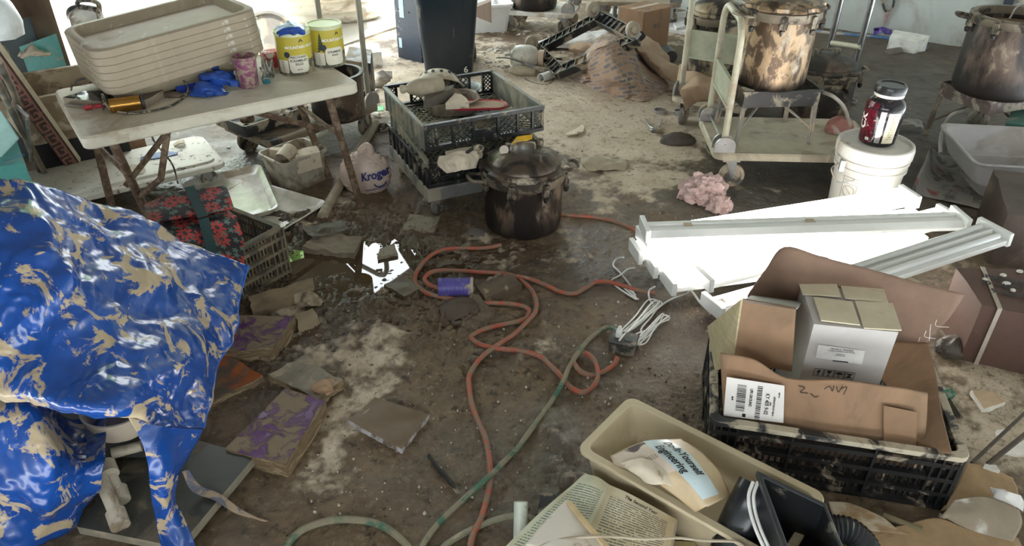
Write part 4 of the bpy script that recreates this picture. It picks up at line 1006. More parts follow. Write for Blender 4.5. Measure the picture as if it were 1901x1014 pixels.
t = thing('crate_dolly', 'grey mud-caked dolly under the stack of shallow black crates', 'dolly', cc, CY_); M = inv(t)
b = MB(); hw = .29
for s in (-1, 1):
    b.box((0, s * (hw - .03), .13), (2 * hw, .06, .065)); b.box((s * (hw - .03), 0, .13), (.06, 2 * hw - .12, .065))
b.build('frame', mat('grey_caked_plastic', (.15, .15, .14), rough=.6, mud=.5, mudcol=(.32, .28, .22), msc=6), t, bevel=.006)
for sx in (-1, 1):
    for sy in (-1, 1): caster(t, cc + cx_ * (sx * .24) + cy_ * (sy * .24) + Vector((0, 0, .10)), .042, .034, CY_ + .8)
mesh_crate('shallow_crate', 'lowest black lattice crate, seated on the grey dolly', cc + Vector((0, 0, .166)), CY_, .565, .565, .115, group='shallow black lattice crates in the stack')
rt = (Matrix.Rotation(CY_, 3, 'Z') @ Matrix.Rotation(R(7), 3, 'X')).to_euler()
mesh_crate('shallow_crate', 'middle lattice crate of the stack, tipped down towards the front', cc + Vector((0, 0, .228)), 0, .545, .545, .10, rot=rt, group='shallow black lattice crates in the stack', solidm=CRATEG)
mesh_crate('shallow_crate', 'topmost black lattice crate of the stack, holding a dish tub and a red-rimmed lid', cc + Vector((0, 0, .345)), CY_, .57, .57, .122, group='shallow black lattice crates in the stack', solidm=CRATEG)
ZC = .356
def crate_pt(px, py, z=ZC): return at(px, py, z)
t = thing('dish_tub', 'grey-brown plastic dish tub full of mud in the top lattice crate', 'tub', at(838, 205, ZC), R(12)); M = inv(t)
b = MB(); b.loft([(0, .105, .08, .06), (.06, .125, .095, .07), (.066, .135, .105, .075), (.070, .135, .105, .075), (.068, .122, .092, .07), (.02, .108, .08, .06), (.018, .10, .07, .06)], 7, cap0=True, cap1=True)
b.build('tub_body', mat('cloudy_tub', (.34, .29, .22), rough=.5, mud=.5, mudcol=(.22, .175, .125), msc=8), t)
solo(blobmesh(at(826, 186, ZC + .025), .085, .055, .05, .3, 3, 15), 'mud_clod', MUDM, 'grey clod of mud heaped in the dish tub', 'mud')
slab_px('stone', 'flat dark stone resting on the rim of the dish tub', 'stone', [(786, 187, .47), (838, 166, .48), (842, 158, .48), (790, 172, .47)], .43, .47, mat('dark_stone', (.12, .10, .08), rough=.7, var=.3, bump=.5), amp=.004, n=6)
slab_px('stone', 'pale flat stone resting between the dish tub and the red-rimmed lid', 'stone', [(826, 192, .45), (872, 190, .45), (858, 176, .46), (846, 172, .46)], .42, .45, PAPER, amp=.004, n=6)
t = thing('container_lid', 'muddy oval container lid with a red rim in the top lattice crate', 'lid', at(885, 197, .40), rot=(R(-4), R(3), R(12)))
b = MB(); b.loft([(0, .145, .075, .07), (.010, .15, .08, .075), (.012, .146, .076, .072), (.006, .136, .066, .062)], 8, cap0=True); b.build('red_rim', mat('red_rim_plastic', (.40, .035, .05), rough=.4, mud=.10, mudcol=(.38, .29, .21)), t)
b = MB(); b.loft([(.004, .136, .066, .062), (.008, .134, .064, .06), (.009, .12, .052, .05), (.006, .116, .048, .046)], 8, cap0=True, cap1=True); b.build('lid_panel', mat('dried_mud_skin', (.40, .30, .215), rough=.8, mud=.2, mudcol=(.12, .09, .07), msc=9), t)
MB_B = mat('muddy_bottle', (.36, .31, .22), rough=.75, var=.15, mud=.4, mudcol=(.45, .39, .29), msc=10)
def bottle(name, label, p0, p1, r, neck, m):
    p0, p1 = Vector(p0), Vector(p1); d = p1 - p0; L = d.length
    t = thing(name, label, 'bottle', Vector((p0.x, p0.y, p0.z - r))); M = inv(t)
    Mx = Matrix.Translation(p0) @ d.to_track_quat('Z', 'Y').to_matrix().to_4x4()
    b = MB(M); b.lathe([(0, 0), (r * .9, 0), (r, .008), (r, L * .56), (r * .94, L * .62), (neck * 1.6, L * .80), (neck, L * .86), (neck, L * .93)], 26, Mx); b.build('bottle_body', m, t)
    b = MB(M); b.lathe([(neck * 1.15, L * .91), (neck * 1.2, L * .93), (neck * 1.2, L), (0, L)], 18, Mx); b.build('cap', m, t)
    return t
bottle('spray_bottle', 'mud-coated squeeze bottle lying across the dish tub in the top crate', at(820, 158, .49), at(744, 166, .50), .042, .016, MB_B)
t = thing('colander', 'muddy white colander lying at the back of the top lattice crate', 'colander', at(815, 160, .41), rot=(R(-35), 0, 0)); 
b = MB(); b.lathe([(.02, .07), (.06, .068), (.09, .05), (.108, .02), (.115, 0), (.125, .0), (.125, .004), (.112, .006), (.10, .03), (.06, .072), (.02, .075)], 40); b.build('bowl', mat('muddy_colander', (.55, .50, .40), rough=.6, mud=.4), t)
for k in range(14):
    a = R(360 * k / 14); b = MB(); b.lathe([(.0, .0), (.009, 0), (.009, .002), (0, .002)], 10, Matrix.Rotation(a, 4, 'Z') @ Matrix.Translation((.093, 0, .049)) @ Euler((0, R(55), 0)).to_matrix().to_4x4())
    b.build('drain_hole', INK, t)
t = thing('glass_dish', 'round pale blue glass dish behind the red-rimmed lid', 'dish', at(862, 180, .36))
b = MB(); b.lathe([(0, 0), (.05, 0), (.085, .05), (.09, .052), (.09, .056), (.083, .054), (.05, .006), (0, .006)], 36); b.build('dish_body', mat('milky_glass', (.50, .55, .55), rough=.25, mud=.3), t)
# paper and rags in the lower crates
rag('paper_scrap', 'torn tan paper sticking out of the lower crates behind the canner', 'paper', [[(815, 290, .34), (860, 282, .35), (890, 285, .33)], [(812, 305, .31), (850, 297, .35), (888, 300, .31)], [(830, 322, .29), (850, 318, .31), (885, 312, .29)]], .3, PAPER, .03, 18, 9)
slab_px('book', 'swollen paperback wedged in the lower crates behind the canner', 'book', [(830, 292, .335), (895, 280, .335), (893, 270, .335), (826, 280, .335)], .30, .335, PAPER, amp=.003, n=6)
t = thing('glove', 'black rubber cable end draped over the corner of the middle crate', 'cable', at(880, 280, .33)); M = inv(t)
b = MB(M); b.tube(catmull([at(x, y, z) for x, y, z in ((866, 284, .35), (876, 277, .37), (888, 272, .38), (895, 274, .36), (890, 284, .34), (876, 286, .33))], 6), .008, 8); b.build('cord', CABLE, t)
# wheelie bin and dark cabinet
t = thing('wheelie_bin', 'tall dark blue wheelie bin with a small number painted low on its front', 'bin', Vector((-.455, 5.26, 0)), R(6)); M = inv(t)
BINM = mat('dark_blue_bin', (.012, .022, .033), rough=.28, var=.25, vsc=4, mud=.07, mudcol=(.16, .15, .13), msc=7, stretch=(1, 1, .4))
b = MB(); b.loft([(0, .155, .19, .045), (.02, .165, .20, .05), (.55, .212, .245, .06), (.92, .245, .28, .06), (.93, .265, .30, .07), (.97, .265, .30, .07)], 7, cap0=True, cap1=True); b.build('bin_body', BINM, t)
b = MB(); b.loft([(.97, .27, .305, .07), (.985, .27, .305, .07), (1.03, .2, .23, .07)], 7, cap0=True, cap1=True); b.build('lid', BINM, t)
b = MB(); b.bar((.085, -.193, .02), (.125, -.28, .92), .006, .004); b.build('seam', mat('bin_seam', (.004, .006, .01), rough=.4), t)
b = MB(); b.text('6', .062, lambda x, y: Vector((.115 + x, -.2105 - y * .09, .05 + y)), bold=.0012); b.build('number', mat('pale_paint', (.7, .7, .66), rough=.6), t, fix=False)
for s in (-1, 1):
    b = MB(); b.cyl((s * .17, .2, .06), (s * .21, .2, .06), .06, n=20); b.build('wheel', RUBBER, t)
t = thing('cabinet', 'tall dark panelled cabinet with pale tape strips beside the wheelie bin', 'cabinet', Vector((-.735, 5.45, 0)), R(-38)); M = inv(t)
b = MB(); b.box((0, .07, .55), (.25, .19, 1.1)); b.build('cabinet_body', mat('blue_black_panel', (.020, .030, .048), rough=.4, var=.2, mud=.14, mudcol=(.3, .28, .25), msc=9), t, bevel=.008)
b = MB(); b.box((-.05, -.026, .40), (.045, .002, .19)); b.build('tape_strip', mat('pale_blue_tape', (.34, .47, .55), rough=.5), t)
b = MB(); b.box((-.085, -.026, .12), (.03, .002, .07)); b.build('tape_strip', mat('pale_blue_tape', (1, 1, 1)), t)
for x in (-.08, .02):
    b = MB(); b.cyl((x, -.024, .36 if x < 0 else .35), (x, -.029, .36 if x < 0 else .35), .006, n=10); b.build('screw', INK, t)
b = MB(); b.box((.10, -.03, .62), (.05, .02, .05)); b.build('latch', BLACKP, t, bevel=.004)
tubed('wire', 'thin wire on the floor left of the dark cabinet', 'wire', [at(x, y, .006) for x, y in ((700, 122), (718, 123), (732, 117), (740, 112))], .003, CABLE)
# tote with bottles by the door, far cart
t = thing('storage_tote', 'white plastic tote of bottles on the floor right of the wheelie bin', 'tote', at(898, 62, 0) + Vector((-.03, .12, 0)), R(12)); M = inv(t)
b = MB(); b.loft([(0, .20, .14, .03), (.215, .235, .17, .035), (.215, .25, .185, .04), (.235, .25, .185, .04), (.235, .232, .167, .035), (.22, .228, .163, .035), (.01, .195, .135, .03)], 5, cap0=True, cap1=True); b.build('tote_body', mat('bright_white_plastic', (.80, .80, .78), rough=.35, var=.05), t)
tl = t.location
for k, (dx_, dy_, lab, mm) in enumerate(((-.10, .02, 'pale blue bottle lying in the left of the white tote', (.40, .52, .75)), (.06, -.02, 'white spray bottle standing in the middle of the white tote', (.8, .8, .78)), (.12, .02, 'white spray bottle standing at the right end of the white tote', (.78, .78, .76)))):
    bt = thing('spray_bottle', lab, 'bottle', tl + Vector((dx_, dy_, .012)))
    b = MB(); b.lathe([(0, 0), (.045, 0), (.05, .01), (.05, .17), (.025, .21), (.018, .22), (.018, .25), (0, .25)], 22); b.build('bottle_body', mat('bottle_plastic_%d' % k, mm, rough=.35), bt)
    b = MB(); b.box((.01, 0, .265), (.06, .022, .03)); b.box((.03, 0, .24), (.008, .014, .04)); b.build('spray_head', WHITEP, bt, bevel=.005)
slab_px('wood_strip', 'dark wooden strip leaning into the white tote', 'strip', [(868, 20, .22), (912, 2, .36), (912, -3, .36), (868, 12, .22)], .2, .24, lumber, n=4, amp=0)
pcx = at(955, 22, .18); pcx.z = 0
platform_cart('platform_cart', 'pale platform cart near the door carrying a dark pot', Vector((-.12, 6.23, 0)), R(-14), .62, .42, .18, .95, 1, mat('pale_tube', (.6, .58, .52), rough=.4, mud=.3), mat('pale_deck', (.62, .60, .54), rough=.5, mud=.3), .062)
canner('stock_pot', 'brown scorched pot standing on the pale cart near the door', Vector((.18, 6.33, .18)), .19, .30, POTM, False, 0, n=6)
platform_cart('platform_cart', 'brown platform cart parked behind the pale cart near the door', Vector((.66, 6.46, 0)), R(-8), .75, .42, .20, .9, 1, RUST, mat('brown_deck', (.25, .20, .14), rough=.7, mud=.4), .06)
tubed('steel_post', 'steel rack leg standing behind the overturned dolly, left of two', 'post', [at(1140, 37, 0), at(1140, 37, 0) + Vector((0, 0, 1.2))], .02, STEEL, 2, 14)
tubed('steel_post', 'steel rack leg standing behind the overturned dolly, right of two', 'post', [at(1150, 39, 0), at(1150, 39, 0) + Vector((0.01, 0, 1.2))], .02, STEEL, 2, 14)
# jug, bottle, wand, cup
t = thing('sprayer_jug', 'white round plastic jug lying behind the muddy bottle', 'jug', at(965, 127, 0)); M = inv(t)
q0 = at(968, 107, .092); ax = Vector((.97, -.22, .03)).normalized(); Mx = Matrix.Translation(q0 - ax * .07) @ ax.to_track_quat('Z', 'Y').to_matrix().to_4x4()
b = MB(M); b.lathe([(0, 0), (.05, .0), (.078, .025), (.088, .06), (.088, .13), (.075, .17), (.05, .19), (.045, .20)], 36, Mx); b.build('jug_body', mat('off_white_jug', (.55, .54, .46), rough=.4, mud=.3), t)
b = MB(M); b.lathe([(.045, .19), (.058, .20), (.058, .235), (.045, .235), (.04, .215), (0, .215)], 28, Mx); b.build('collar', mat('tan_collar', (.5, .38, .27), rough=.5, mud=.2), t)
b = MB(M); b.cyl(Mx @ Vector((0, 0, .21)), Mx @ Vector((0, 0, .36)), .008, n=10); b.build('pump_rod', CABLE, t)
b = MB(M); b.cyl(Mx @ Vector((.0, -.085, .13)), Mx @ Vector((0, -.105, .13)), .012, n=12); b.build('red_knob', mat('red_plug', (1, 0, 0)), t)
bottle('bottle', 'mud-coated brown bottle lying in front of the white jug', at(995, 133, .038), at(936, 130, .038), .036, .012, MB_B)
tubed('spray_wand', 'thin grey spray wand lying across the floor in front of the jug', 'wand', [at(x, y, z) for x, y, z in ((922, 107, .05), (945, 108, .11), (975, 118, .09), (1000, 128, .07), (1022, 138, .03))], [.006] * 17 + [.012] * 12 + [.012] * 4, mat('grey_wand', (.10, .095, .085), rough=.5, mud=.35))
tubed('hose', 'thin dark hose looping on the floor in front of the white cup', 'hose', [at(x, y, .008) for x, y in ((968, 143), (990, 154), (1015, 157), (1028, 147), (1024, 136))], .005, CABLE)
t = thing('cup', 'white cylindrical cup lying on its side right of the muddy bottle', 'cup', at(1016, 141, 0)); M = inv(t)
b = MB(M); p0, p1 = at(1004, 145, .03), at(1030, 136, .03); Mx = Matrix.Translation(p0) @ (p1 - p0).to_track_quat('Z', 'Y').to_matrix().to_4x4(); l_ = (p1 - p0).length
b.lathe([(.024, .01), (.027, 0), (.03, 0), (.028, l_), (0, l_)], 22, Mx); b.build('cup_body', WHITEP, t)
# overturned dolly
P1, P2, P3, P4 = Vector((.194, 5.405, .08)), Vector((.60, 5.2, .36)), Vector((.80, 4.68, .36)), Vector((.33, 4.93, .07))
t = thing('overturned_dolly', 'black plastic dolly frame tipped up with its casters in the air', 'dolly', Vector((.45, 5.05, 0))); M = inv(t)
nd = (P2 - P1).cross(P4 - P1).normalized()
if nd.z < 0: nd = -nd
b = MB(M)
for a, c in ((P1, P2), (P2, P3), (P3, P4), (P4, P1)):
    b.bar(a, c, .085, .035, up=nd)
    dv_ = (c - a).normalized(); sv = dv_.cross(nd)
    for s in (-1, 1): b.bar(a + sv * s * .038 + nd * .02, c + sv * s * .038 + nd * .02, .006, .03, up=nd)
    for k in range(1, 9): q = a.lerp(c, k / 9); b.bar(q - sv * .04 + nd * .02, q + sv * .04 + nd * .02, .005, .025, up=nd)
b.build('frame', BLACKP, t)
for k, p in enumerate((P1, P2, P3)):
    dv_ = (P2 - P1).normalized(); q = p + nd * .085; a = (dv_ * .5 + (P4 - P1).normalized()).normalized()
    f = MB(M); f.bar(p + nd * .02, q, .05, .02, up=a); fk = f.build('caster', STEEL, t)
    wb_ = MB(M); Mw = Matrix.Translation(q) @ a.to_track_quat('Z', 'Y').to_matrix().to_4x4()
    wb_.lathe([(0, -.018), (.02, -.018), (.024, -.01), (.036, -.01), (.045, -.016), (.052, -.008), (.052, .008), (.045, .016), (.036, .01), (.024, .01), (.02, .018), (0, .018)], 26, Mw); wb_.build('wheel', mat('tan_wheel', (.38, .33, .25), rough=.6, mud=.3), fk)
# kraft paper heap and carton
KP = mat('printed_kraft', (.36, .25, .17), rough=.85, var=.12, vsc=5, mud=.18, mudcol=(.42, .36, .27))
def kraft_print(m):
    nt = m.node_tree; L = nt.links.new; bs = nt.nodes['Principled BSDF']; src = bs.inputs['Base Color'].links[0].from_socket
    tc = _n(nt, 'ShaderNodeTexCoord'); mp = _n(nt, 'ShaderNodeMapping'); mp.inputs['Rotation'].default_value = (0, 0, .5); mp.inputs['Scale'].default_value = (5.5, 4.5, 1); L(tc.outputs['UV'], mp.inputs[0])
    bk = _n(nt, 'ShaderNodeTexBrick'); bk.inputs['Mortar Size'].default_value = .05; bk.inputs['Mortar Smooth'].default_value = .1; bk.inputs['Scale'].default_value = 1; L(mp.outputs[0], bk.inputs['Vector'])
    bk.inputs['Color1'].default_value = (0, 0, 0, 1); bk.inputs['Color2'].default_value = (1, 1, 1, 1); bk.inputs['Mortar'].default_value = (0, 0, 0, 1)
    nz = _n(nt, 'ShaderNodeTexNoise'); nz.inputs['Scale'].default_value = 90; L(tc.outputs['Object'], nz.inputs['Vector'])
    mu = _n(nt, 'ShaderNodeMath', operation='MULTIPLY'); L(bk.outputs['Color'], mu.inputs[0]); L(nz.outputs['Fac'], mu.inputs[1])
    mu2 = _n(nt, 'ShaderNodeMath', operation='MULTIPLY', use_clamp=True); L(mu.outputs[0], mu2.inputs[0]); mu2.inputs[1].default_value = 2.4; mu = mu2
    x = _n(nt, 'ShaderNodeMix', data_type='RGBA'); L(mu.outputs[0], x.inputs[0]); L(src, x.inputs[6]); x.inputs[7].default_value = (.15, .15, .17, 1); L(x.outputs[2], bs.inputs['Base Color'])
kraft_print(KP)
rag('paper_bag', 'big crumpled brown paper bag printed with rows of grey marks', 'bag', [
    [(1075, 92, .0), (1098, 78, .10), (1125, 66, .12), (1155, 70, .1), (1190, 90, .06), (1236, 140, .0)],
    [(1072, 105, .08), (1098, 88, .27), (1128, 77, .36), (1158, 84, .31), (1192, 118, .16), (1238, 160, .02)],
    [(1064, 125, .05), (1100, 110, .22), (1135, 102, .30), (1165, 115, .24), (1198, 145, .12), (1234, 168, .01)],
    [(1056, 138, .02), (1100, 138, .11), (1140, 142, .16), (1172, 152, .13), (1205, 168, .05), (1225, 178, .005)],
    [(1052, 143, .004), (1085, 160, .004), (1120, 172, .004), (1155, 182, .004), (1192, 190, .004), (1215, 184, .004)]], .0, KP, .055, 5.0, 7, n=64, th=.003, smooth=35)
rag('kraft_paper', 'dark folded flap of brown paper left of the printed paper bag', 'paper', [[(1058, 82, .2), (1082, 78, .24), (1104, 82, .26)], [(1056, 92, .16), (1078, 92, .2), (1100, 94, .2)], [(1066, 104, .1), (1080, 112, .1), (1092, 120, .1)], [(1050, 128, .02), (1064, 135, .03), (1082, 140, .06)]], .1, KRAFT, .03, 8, 6)
rag('kraft_paper', 'long folds of plain brown paper right of the printed paper bag', 'paper', [[(1150, 64, .28), (1180, 66, .24), (1202, 70, .22), (1218, 84, .16)], [(1168, 82, .22), (1196, 88, .24), (1216, 100, .16), (1240, 112, .1)], [(1190, 108, .14), (1212, 118, .18), (1238, 126, .14), (1262, 135, .08)], [(1216, 138, .05), (1232, 146, .07), (1250, 152, .06), (1268, 152, .04)]], .1, KRAFT, .05, 7, 8, n=34)
t = thing('carton', 'brown printed cardboard box standing behind the crumpled paper', 'box', at(1212, 92, 0), R(38)); M = inv(t)
b = MB(); b.box((0, .12, .15), (.30, .26, .30)); b.build('box_body', CARDB, t, bevel=.004)
b = MB(); b.box((0, .12, .302), (.30, .05, .002)); b.build('tape', mat('brown_tape', (.33, .22, .13), rough=.3), t)
b = MB(); b.text('IIII', .05, lambda x, y: Vector((-.05 + x, .05 + y, .3012)), bold=.002); b.text('III II', .04, lambda x, y: Vector((.0 + x, -.0105, .18 + y)), bold=.002); b.build('print_marks', mat('faded_print', (.12, .11, .11), rough=.8), t, fix=False)
t = thing('spray_can', 'dark cylinder lying against the brown carton', 'can', at(1240, 100, 0)); M = inv(t)
b = MB(M); p0, p1 = at(1236, 94, .05), at(1246, 106, .05); b.cyl(p0, p1, .045, n=24); b.cyl(p0, p0 + (p0 - p1) * .25, .03, n=20); b.build('can_body', mat('dark_grey_can', (.05, .055, .06), rough=.4), t)
# ================================================================== RIGHT: CARTS, POTS, LAMPS, BOXES
cartB = platform_cart('platform_cart', 'near tan platform cart with green handle panel, carrying a burner stand', Vector((.972, 3.286, 0)), R(-3), .82, .50, .20, .80, -1, TAN, mat('tan_deck', (.44, .39, .29), rough=.55, mud=.35, mudcol=(.33, .28, .21), msc=4), .062, panel=(.40, .52))
cartA = platform_cart('platform_cart', 'tan platform cart further back with a tall handle, half covered by brown paper', Vector((1.27, 3.90, 0)), R(60), .80, .42, .20, 1.15, -1, TAN, mat('tan_deck', (1, 1, 1)), .058, panel=(.42, .56))
# brown paper slumped over the far cart
rag('kraft_paper', 'folded brown paper slumped over the near edge of the far tan cart', 'paper', [[(1268, 160, .30), (1300, 140, .36), (1340, 152, .33)], [(1262, 172, .26), (1298, 155, .34), (1336, 168, .28)], [(1268, 182, .22), (1300, 178, .26), (1332, 188, .23)], [(1272, 205, .12), (1300, 188, .21), (1330, 190, .205)]], .2, KRAFT, .02, 9, 12)
rag('kraft_paper', 'plain brown paper spread across the far tan cart between its handle and the pot cart', 'paper', [[(1262, 118, .30), (1300, 120, .30), (1340, 132, .28)], [(1258, 140, .24), (1296, 142, .28), (1340, 152, .24)], [(1256, 160, .205), (1290, 165, .21), (1330, 175, .205)]], .2, KRAFT, .03, 8, 19)
# burner stands
STANDM = mat('black_burner_steel', (.045, .043, .042), rough=.5, metal=.4, mud=.28, mudcol=(.30, .26, .2), msc=9)
def burner_stand(name, label, c, yaw, L, W, z0, z1, h, m, legm, hose=True, group=None):
    """z0 foot, z1 rim; h tray depth"""
    t = thing(name, label, 'stand', c + Vector((0, 0, z0)), yaw, group); H = z1 - z0
    b = MB()
    for s in (-1, 1):
        b.box((0, s * (W / 2 - .002), H - h / 2), (L, .004, h)); b.box((s * (L / 2 - .002), 0, H - h / 2), (.004, W - .008, h))
        b.box((0, s * (W / 2 + .003), H - .004), (L + .02, .012, .008)); b.box((s * (L / 2 + .003), 0, H - .004), (.012, W - .004, .008))
    b.build('tray_frame', m, t)
    b = MB()
    for k in (-.22, 0, .22): b.bar((k * L, -W / 2, H - .012), (k * L, W / 2, H - .012), .02, .006)
    b.bar((-L / 2, 0, H - .018), (L / 2, 0, H - .018), .02, .006); b.build('grate', m, t)
    for sx in (-1, 1):
        for sy in (-1, 1):
            b = MB(); q = Vector((sx * (L / 2 - .012), sy * (W / 2 - .012), 0))
            b.bar(q + Vector((sx * .012, sy * .012, 0)), q + Vector((0, 0, H - h * .5)), .026, .005, up=(sx, -sy, 0)); b.bar(q + Vector((sx * .012, sy * .012, 0)), q + Vector((0, 0, H - h * .5)), .005, .022, up=(sx, -sy, 0))
            b.build('leg', legm, t)
            b = MB(); p = q + Vector((0, 0, H * .30)); b.tube([q + Vector((sx * .01, sy * .01, .005)), p, Vector((sx * .03, sy * .02, H - h - .004)), Vector((0, 0, H - h - .002))], .007, 8); b.build('brace', legm, t)
    b = MB(); b.lathe([(0, .03), (.06, .03), (.07, .015), (.07, -.01), (.03, -.02), (0, -.02)], 26, Matrix.Translation((0, 0, H - h + .012))); b.tube([(0, 0, H - h), (L * .3, -W * .2, H - h - .01), (L * .55, -W * .3, H - h - .015)], .012, 10)
    b.build('burner_head', RUST, t)
    return t
sB = Vector((1.262, 3.535, 0)); sByaw = R(5)
burner_stand('burner_stand', 'black steel burner stand on the tan cart deck under the big pot', sB, sByaw, .37, .30, .203, .475, .08, STANDM, mat('dusty_steel_leg', (.28, .26, .23), rough=.5, metal=.5, mud=.4))
BRASSY = mat('scorched_gold_pot', (.36, .25, .15), rough=.38, metal=.45, var=.35, vsc=16, col2=(.10, .065, .04), c2=.42, c2sc=20, mud=.16, mudcol=(.55, .46, .36), msc=9, stretch=(1, 1, .5), bump=.35, bsc=70, soot=(.0, .09))
canner('pressure_canner', 'tall scorched golden canner standing on the burner stand of the tan cart', sB + Vector((-.02, -.02, .472)), .166, .36, BRASSY, True, R(200), dome=.02)
tubed('gas_hose', 'pale gas hose arching from the burner stand down to the tan deck', 'hose', [at(x, y, z) for x, y, z in ((1530, 172, .42), (1548, 180, .42), (1566, 198, .36), (1574, 220, .28), (1572, 238, .22))], .009, mat('pale_hose', (.42, .39, .34), rough=.6, mud=.3))
solo(blobmesh(at(1556, 244, .201), .07, .05, .06, .3, 3, 9), 'red_wrapper', mat('faded_red_wrap', (.32, .13, .11), rough=.6, mud=.4, mudcol=(.45, .38, .32)), 'crumpled faded red wrapper on the tan deck beside the white bucket', 'wrapper')
# black canner behind the cart, pots further back
canner('pressure_canner', 'black canner with its lid on, on the floor behind the tan cart', Vector((1.80, 4.22, 0)), .185, .33, BURNT, True, R(10), lidm=BURNT, dome=.05)
canner('stock_pot', 'tan and black pot standing on the far tan cart behind the handle panel', Vector((1.17, 4.36, .26)), .15, .34, mat('two_tone_pot', (.30, .235, .15), rough=.5, metal=.3, col2=(.03, .026, .022), c2=.5, c2sc=5, mud=.2), True, .3, n=6, handles=False)
slab_px('pan', 'shallow black pan under the pot on the far tan cart', 'pan', [(1312, 90, .25), (1385, 96, .25), (1385, 62, .25), (1318, 60, .25)], .203, .258, STANDM, n=3, amp=0)
# right stand with the open pot
sRl, sRf = Vector((2.37, 4.0, 0)), Vector((2.48, 3.69, 0)); ry = math.atan2((sRf - sRl).y, (sRf - sRl).x) + R(90)
rx_ = dirv(ry); rc = (sRl + sRf) / 2 + rx_ * .18
burner_stand('burner_stand', 'rust-spotted burner stand on the floor at the right under the open pot', rc, ry, .36, .33, 0, .315, .075, mat('rust_spotted_steel', (.13, .09, .08), rough=.6, metal=.3, mud=.42, mudcol=(.33, .28, .23), msc=16), mat('dull_brown_steel', (.22, .18, .14), rough=.6, metal=.3, mud=.4))
slab_px('sticker_plate', 'pale label plate on the side of the right burner stand', 'label', [(1779, 176, .29), (1805, 186, .29), (1804, 189, .29), (1778, 179, .29)], .25, .29, PAPER, n=3, amp=0) if 0 else None
DKPOT = mat('dark_brown_pot', (.030, .023, .020), rough=.5, metal=.2, var=.35, vsc=8, col2=(.16, .11, .085), c2=.25, c2sc=4, stretch=(1, 1, .5), mud=.1, bump=.25, soot=(.05, .22))
rp = canner('pressure_canner', 'large dark open canner at the right edge with a wire handle inside', Vector((2.57, 3.86, .31)), .205, .40, DKPOT, False, R(160))
b = MB(); b.tube(catmull([(-.10, -.05, .33), (-.10, -.05, .40), (-.06, -.08, .43), (0, -.08, .42), (.02, -.07, .36)], 5), .005, 8); b.build('wire_handle', STEEL, rp)
b = MB(); b.lathe([(0, .34), (.18, .34)], 40); b.build('mud_filling', mat('brown_sludge', (.20, .13, .08), rough=.6, var=.3), rp, fix=False)
tubed('gas_hose', 'pale gas hose dropping from the right burner stand to the floor', 'hose', [at(x, y, z) for x, y, z in ((1788, 206, .20), (1766, 214, .18), (1752, 236, .11), (1746, 262, .04), (1746, 285, .012))], .010, mat('pale_hose', (1, 1, 1)))
solo(blobmesh(at(1812, 232, 0), .06, .05, .055, .08, 2, 4, flat=.7), 'floor_ball', mat('dusty_grey', (.20, .18, .17), rough=.8), 'dusty grey rounded lump under the right burner stand', 'lump')
# broken white basin
t = thing('basin', 'broken white plastic basin at the right edge in front of the burner stand', 'basin', Vector((2.50, 3.32, 0)), R(-8)); M = inv(t)
b = MB(); b.loft([(.0, .22, .16, .04), (.09, .235, .175, .05), (.10, .29, .215, .05), (.20, .33, .24, .05), (.215, .345, .255, .05), (.225, .345, .255, .05), (.215, .325, .235, .05), (.11, .28, .21, .05), (.02, .22, .16, .04)], 5, cap0=True, cap1=True)
b.build('basin_body', mat('chalky_white_basin', (.46, .44, .44), rough=.5, var=.06, mud=.3, mudcol=(.40, .37, .34), msc=4), t)
slab_px('crate', 'green plastic crate behind the white basin at the right edge', 'crate', [(1868, 228, .22), (1960, 240, .22), (1960, 205, .22), (1880, 200, .22)], 0, .22, mat('dull_green_plastic', (.05, .15, .12), rough=.5, mud=.2), n=3, amp=0)
# grey sheet, dark wet carton, strapped brown box
rag('plastic_sheet', 'stiff grey sheet with red smears and a curled edge on the floor at the right', 'sheet', [[(1728, 272, .12), (1752, 288, .03), (1800, 298, .02), (1884, 308, .02)], [(1716, 300, .12), (1745, 312, .02), (1800, 322, .015), (1876, 332, .015)], [(1702, 330, .11), (1735, 340, .02), (1790, 352, .015), (1850, 362, .015)], [(1690, 358, .09), (1722, 366, .02), (1770, 378, .015), (1822, 388, .015)]], .02, mat('smeared_grey_sheet', (.25, .24, .22), rough=.55, var=.1, col2=(.26, .06, .06), c2=.14, c2sc=7, mud=.42, mudcol=(.13, .12, .11), msc=5), .02, 4, 3, n=30)
WETC = mat('wet_dark_cardboard', (.085, .060, .048), rough=.6, var=.3, vsc=6, mud=.3, mudcol=(.16, .12, .09), msc=4, bump=.3)
slab_px('carton', 'dark soaked cardboard box at the right edge behind the lamps', 'box', [(1846, 314, .24), (1985, 330, .24), (2010, 415, .24), (1872, 398, .24)], 0, .24, WETC, amp=.006, n=8, sc=9)
BRB = mat('brown_shipping_box', (.105, .056, .042), rough=.7, var=.18, vsc=5, mud=.22, mudcol=(.24, .16, .11), msc=2.5)
ZB = .235
cb = [at(1822, 567, ZB), at(1990, 600, ZB), at(1975, 500, ZB), at(1776, 497, ZB)]
t = thing('shipping_box', 'brown strapped shipping box with black stencilled words at the right edge', 'box', Vector((sum((p.x for p in cb)) / 4, sum((p.y for p in cb)) / 4, 0))); M = inv(t)
b = MB(M); b.qbox(cb, 0, 8, 8, 3, .003, 8, 3); b.build('box_body', BRB, t, smooth=40)
STRAP = mat('pale_strap', (.42, .36, .30), rough=.6, mud=.2)
eA, eB = cb[3].lerp(cb[2], .24), cb[0].lerp(cb[1], .20)
fA = Vector((eB.x, eB.y, 0))
b = MB(M); up_ = Vector((0, 0, .004)); frd = (cb[0] - cb[3]).normalized() * .005
b.bar(eA + up_, eB + up_ + frd, .014, .002); b.bar(eB + frd + up_, fA + frd, .014, .002, up=frd); b.build('strap', STRAP, t)
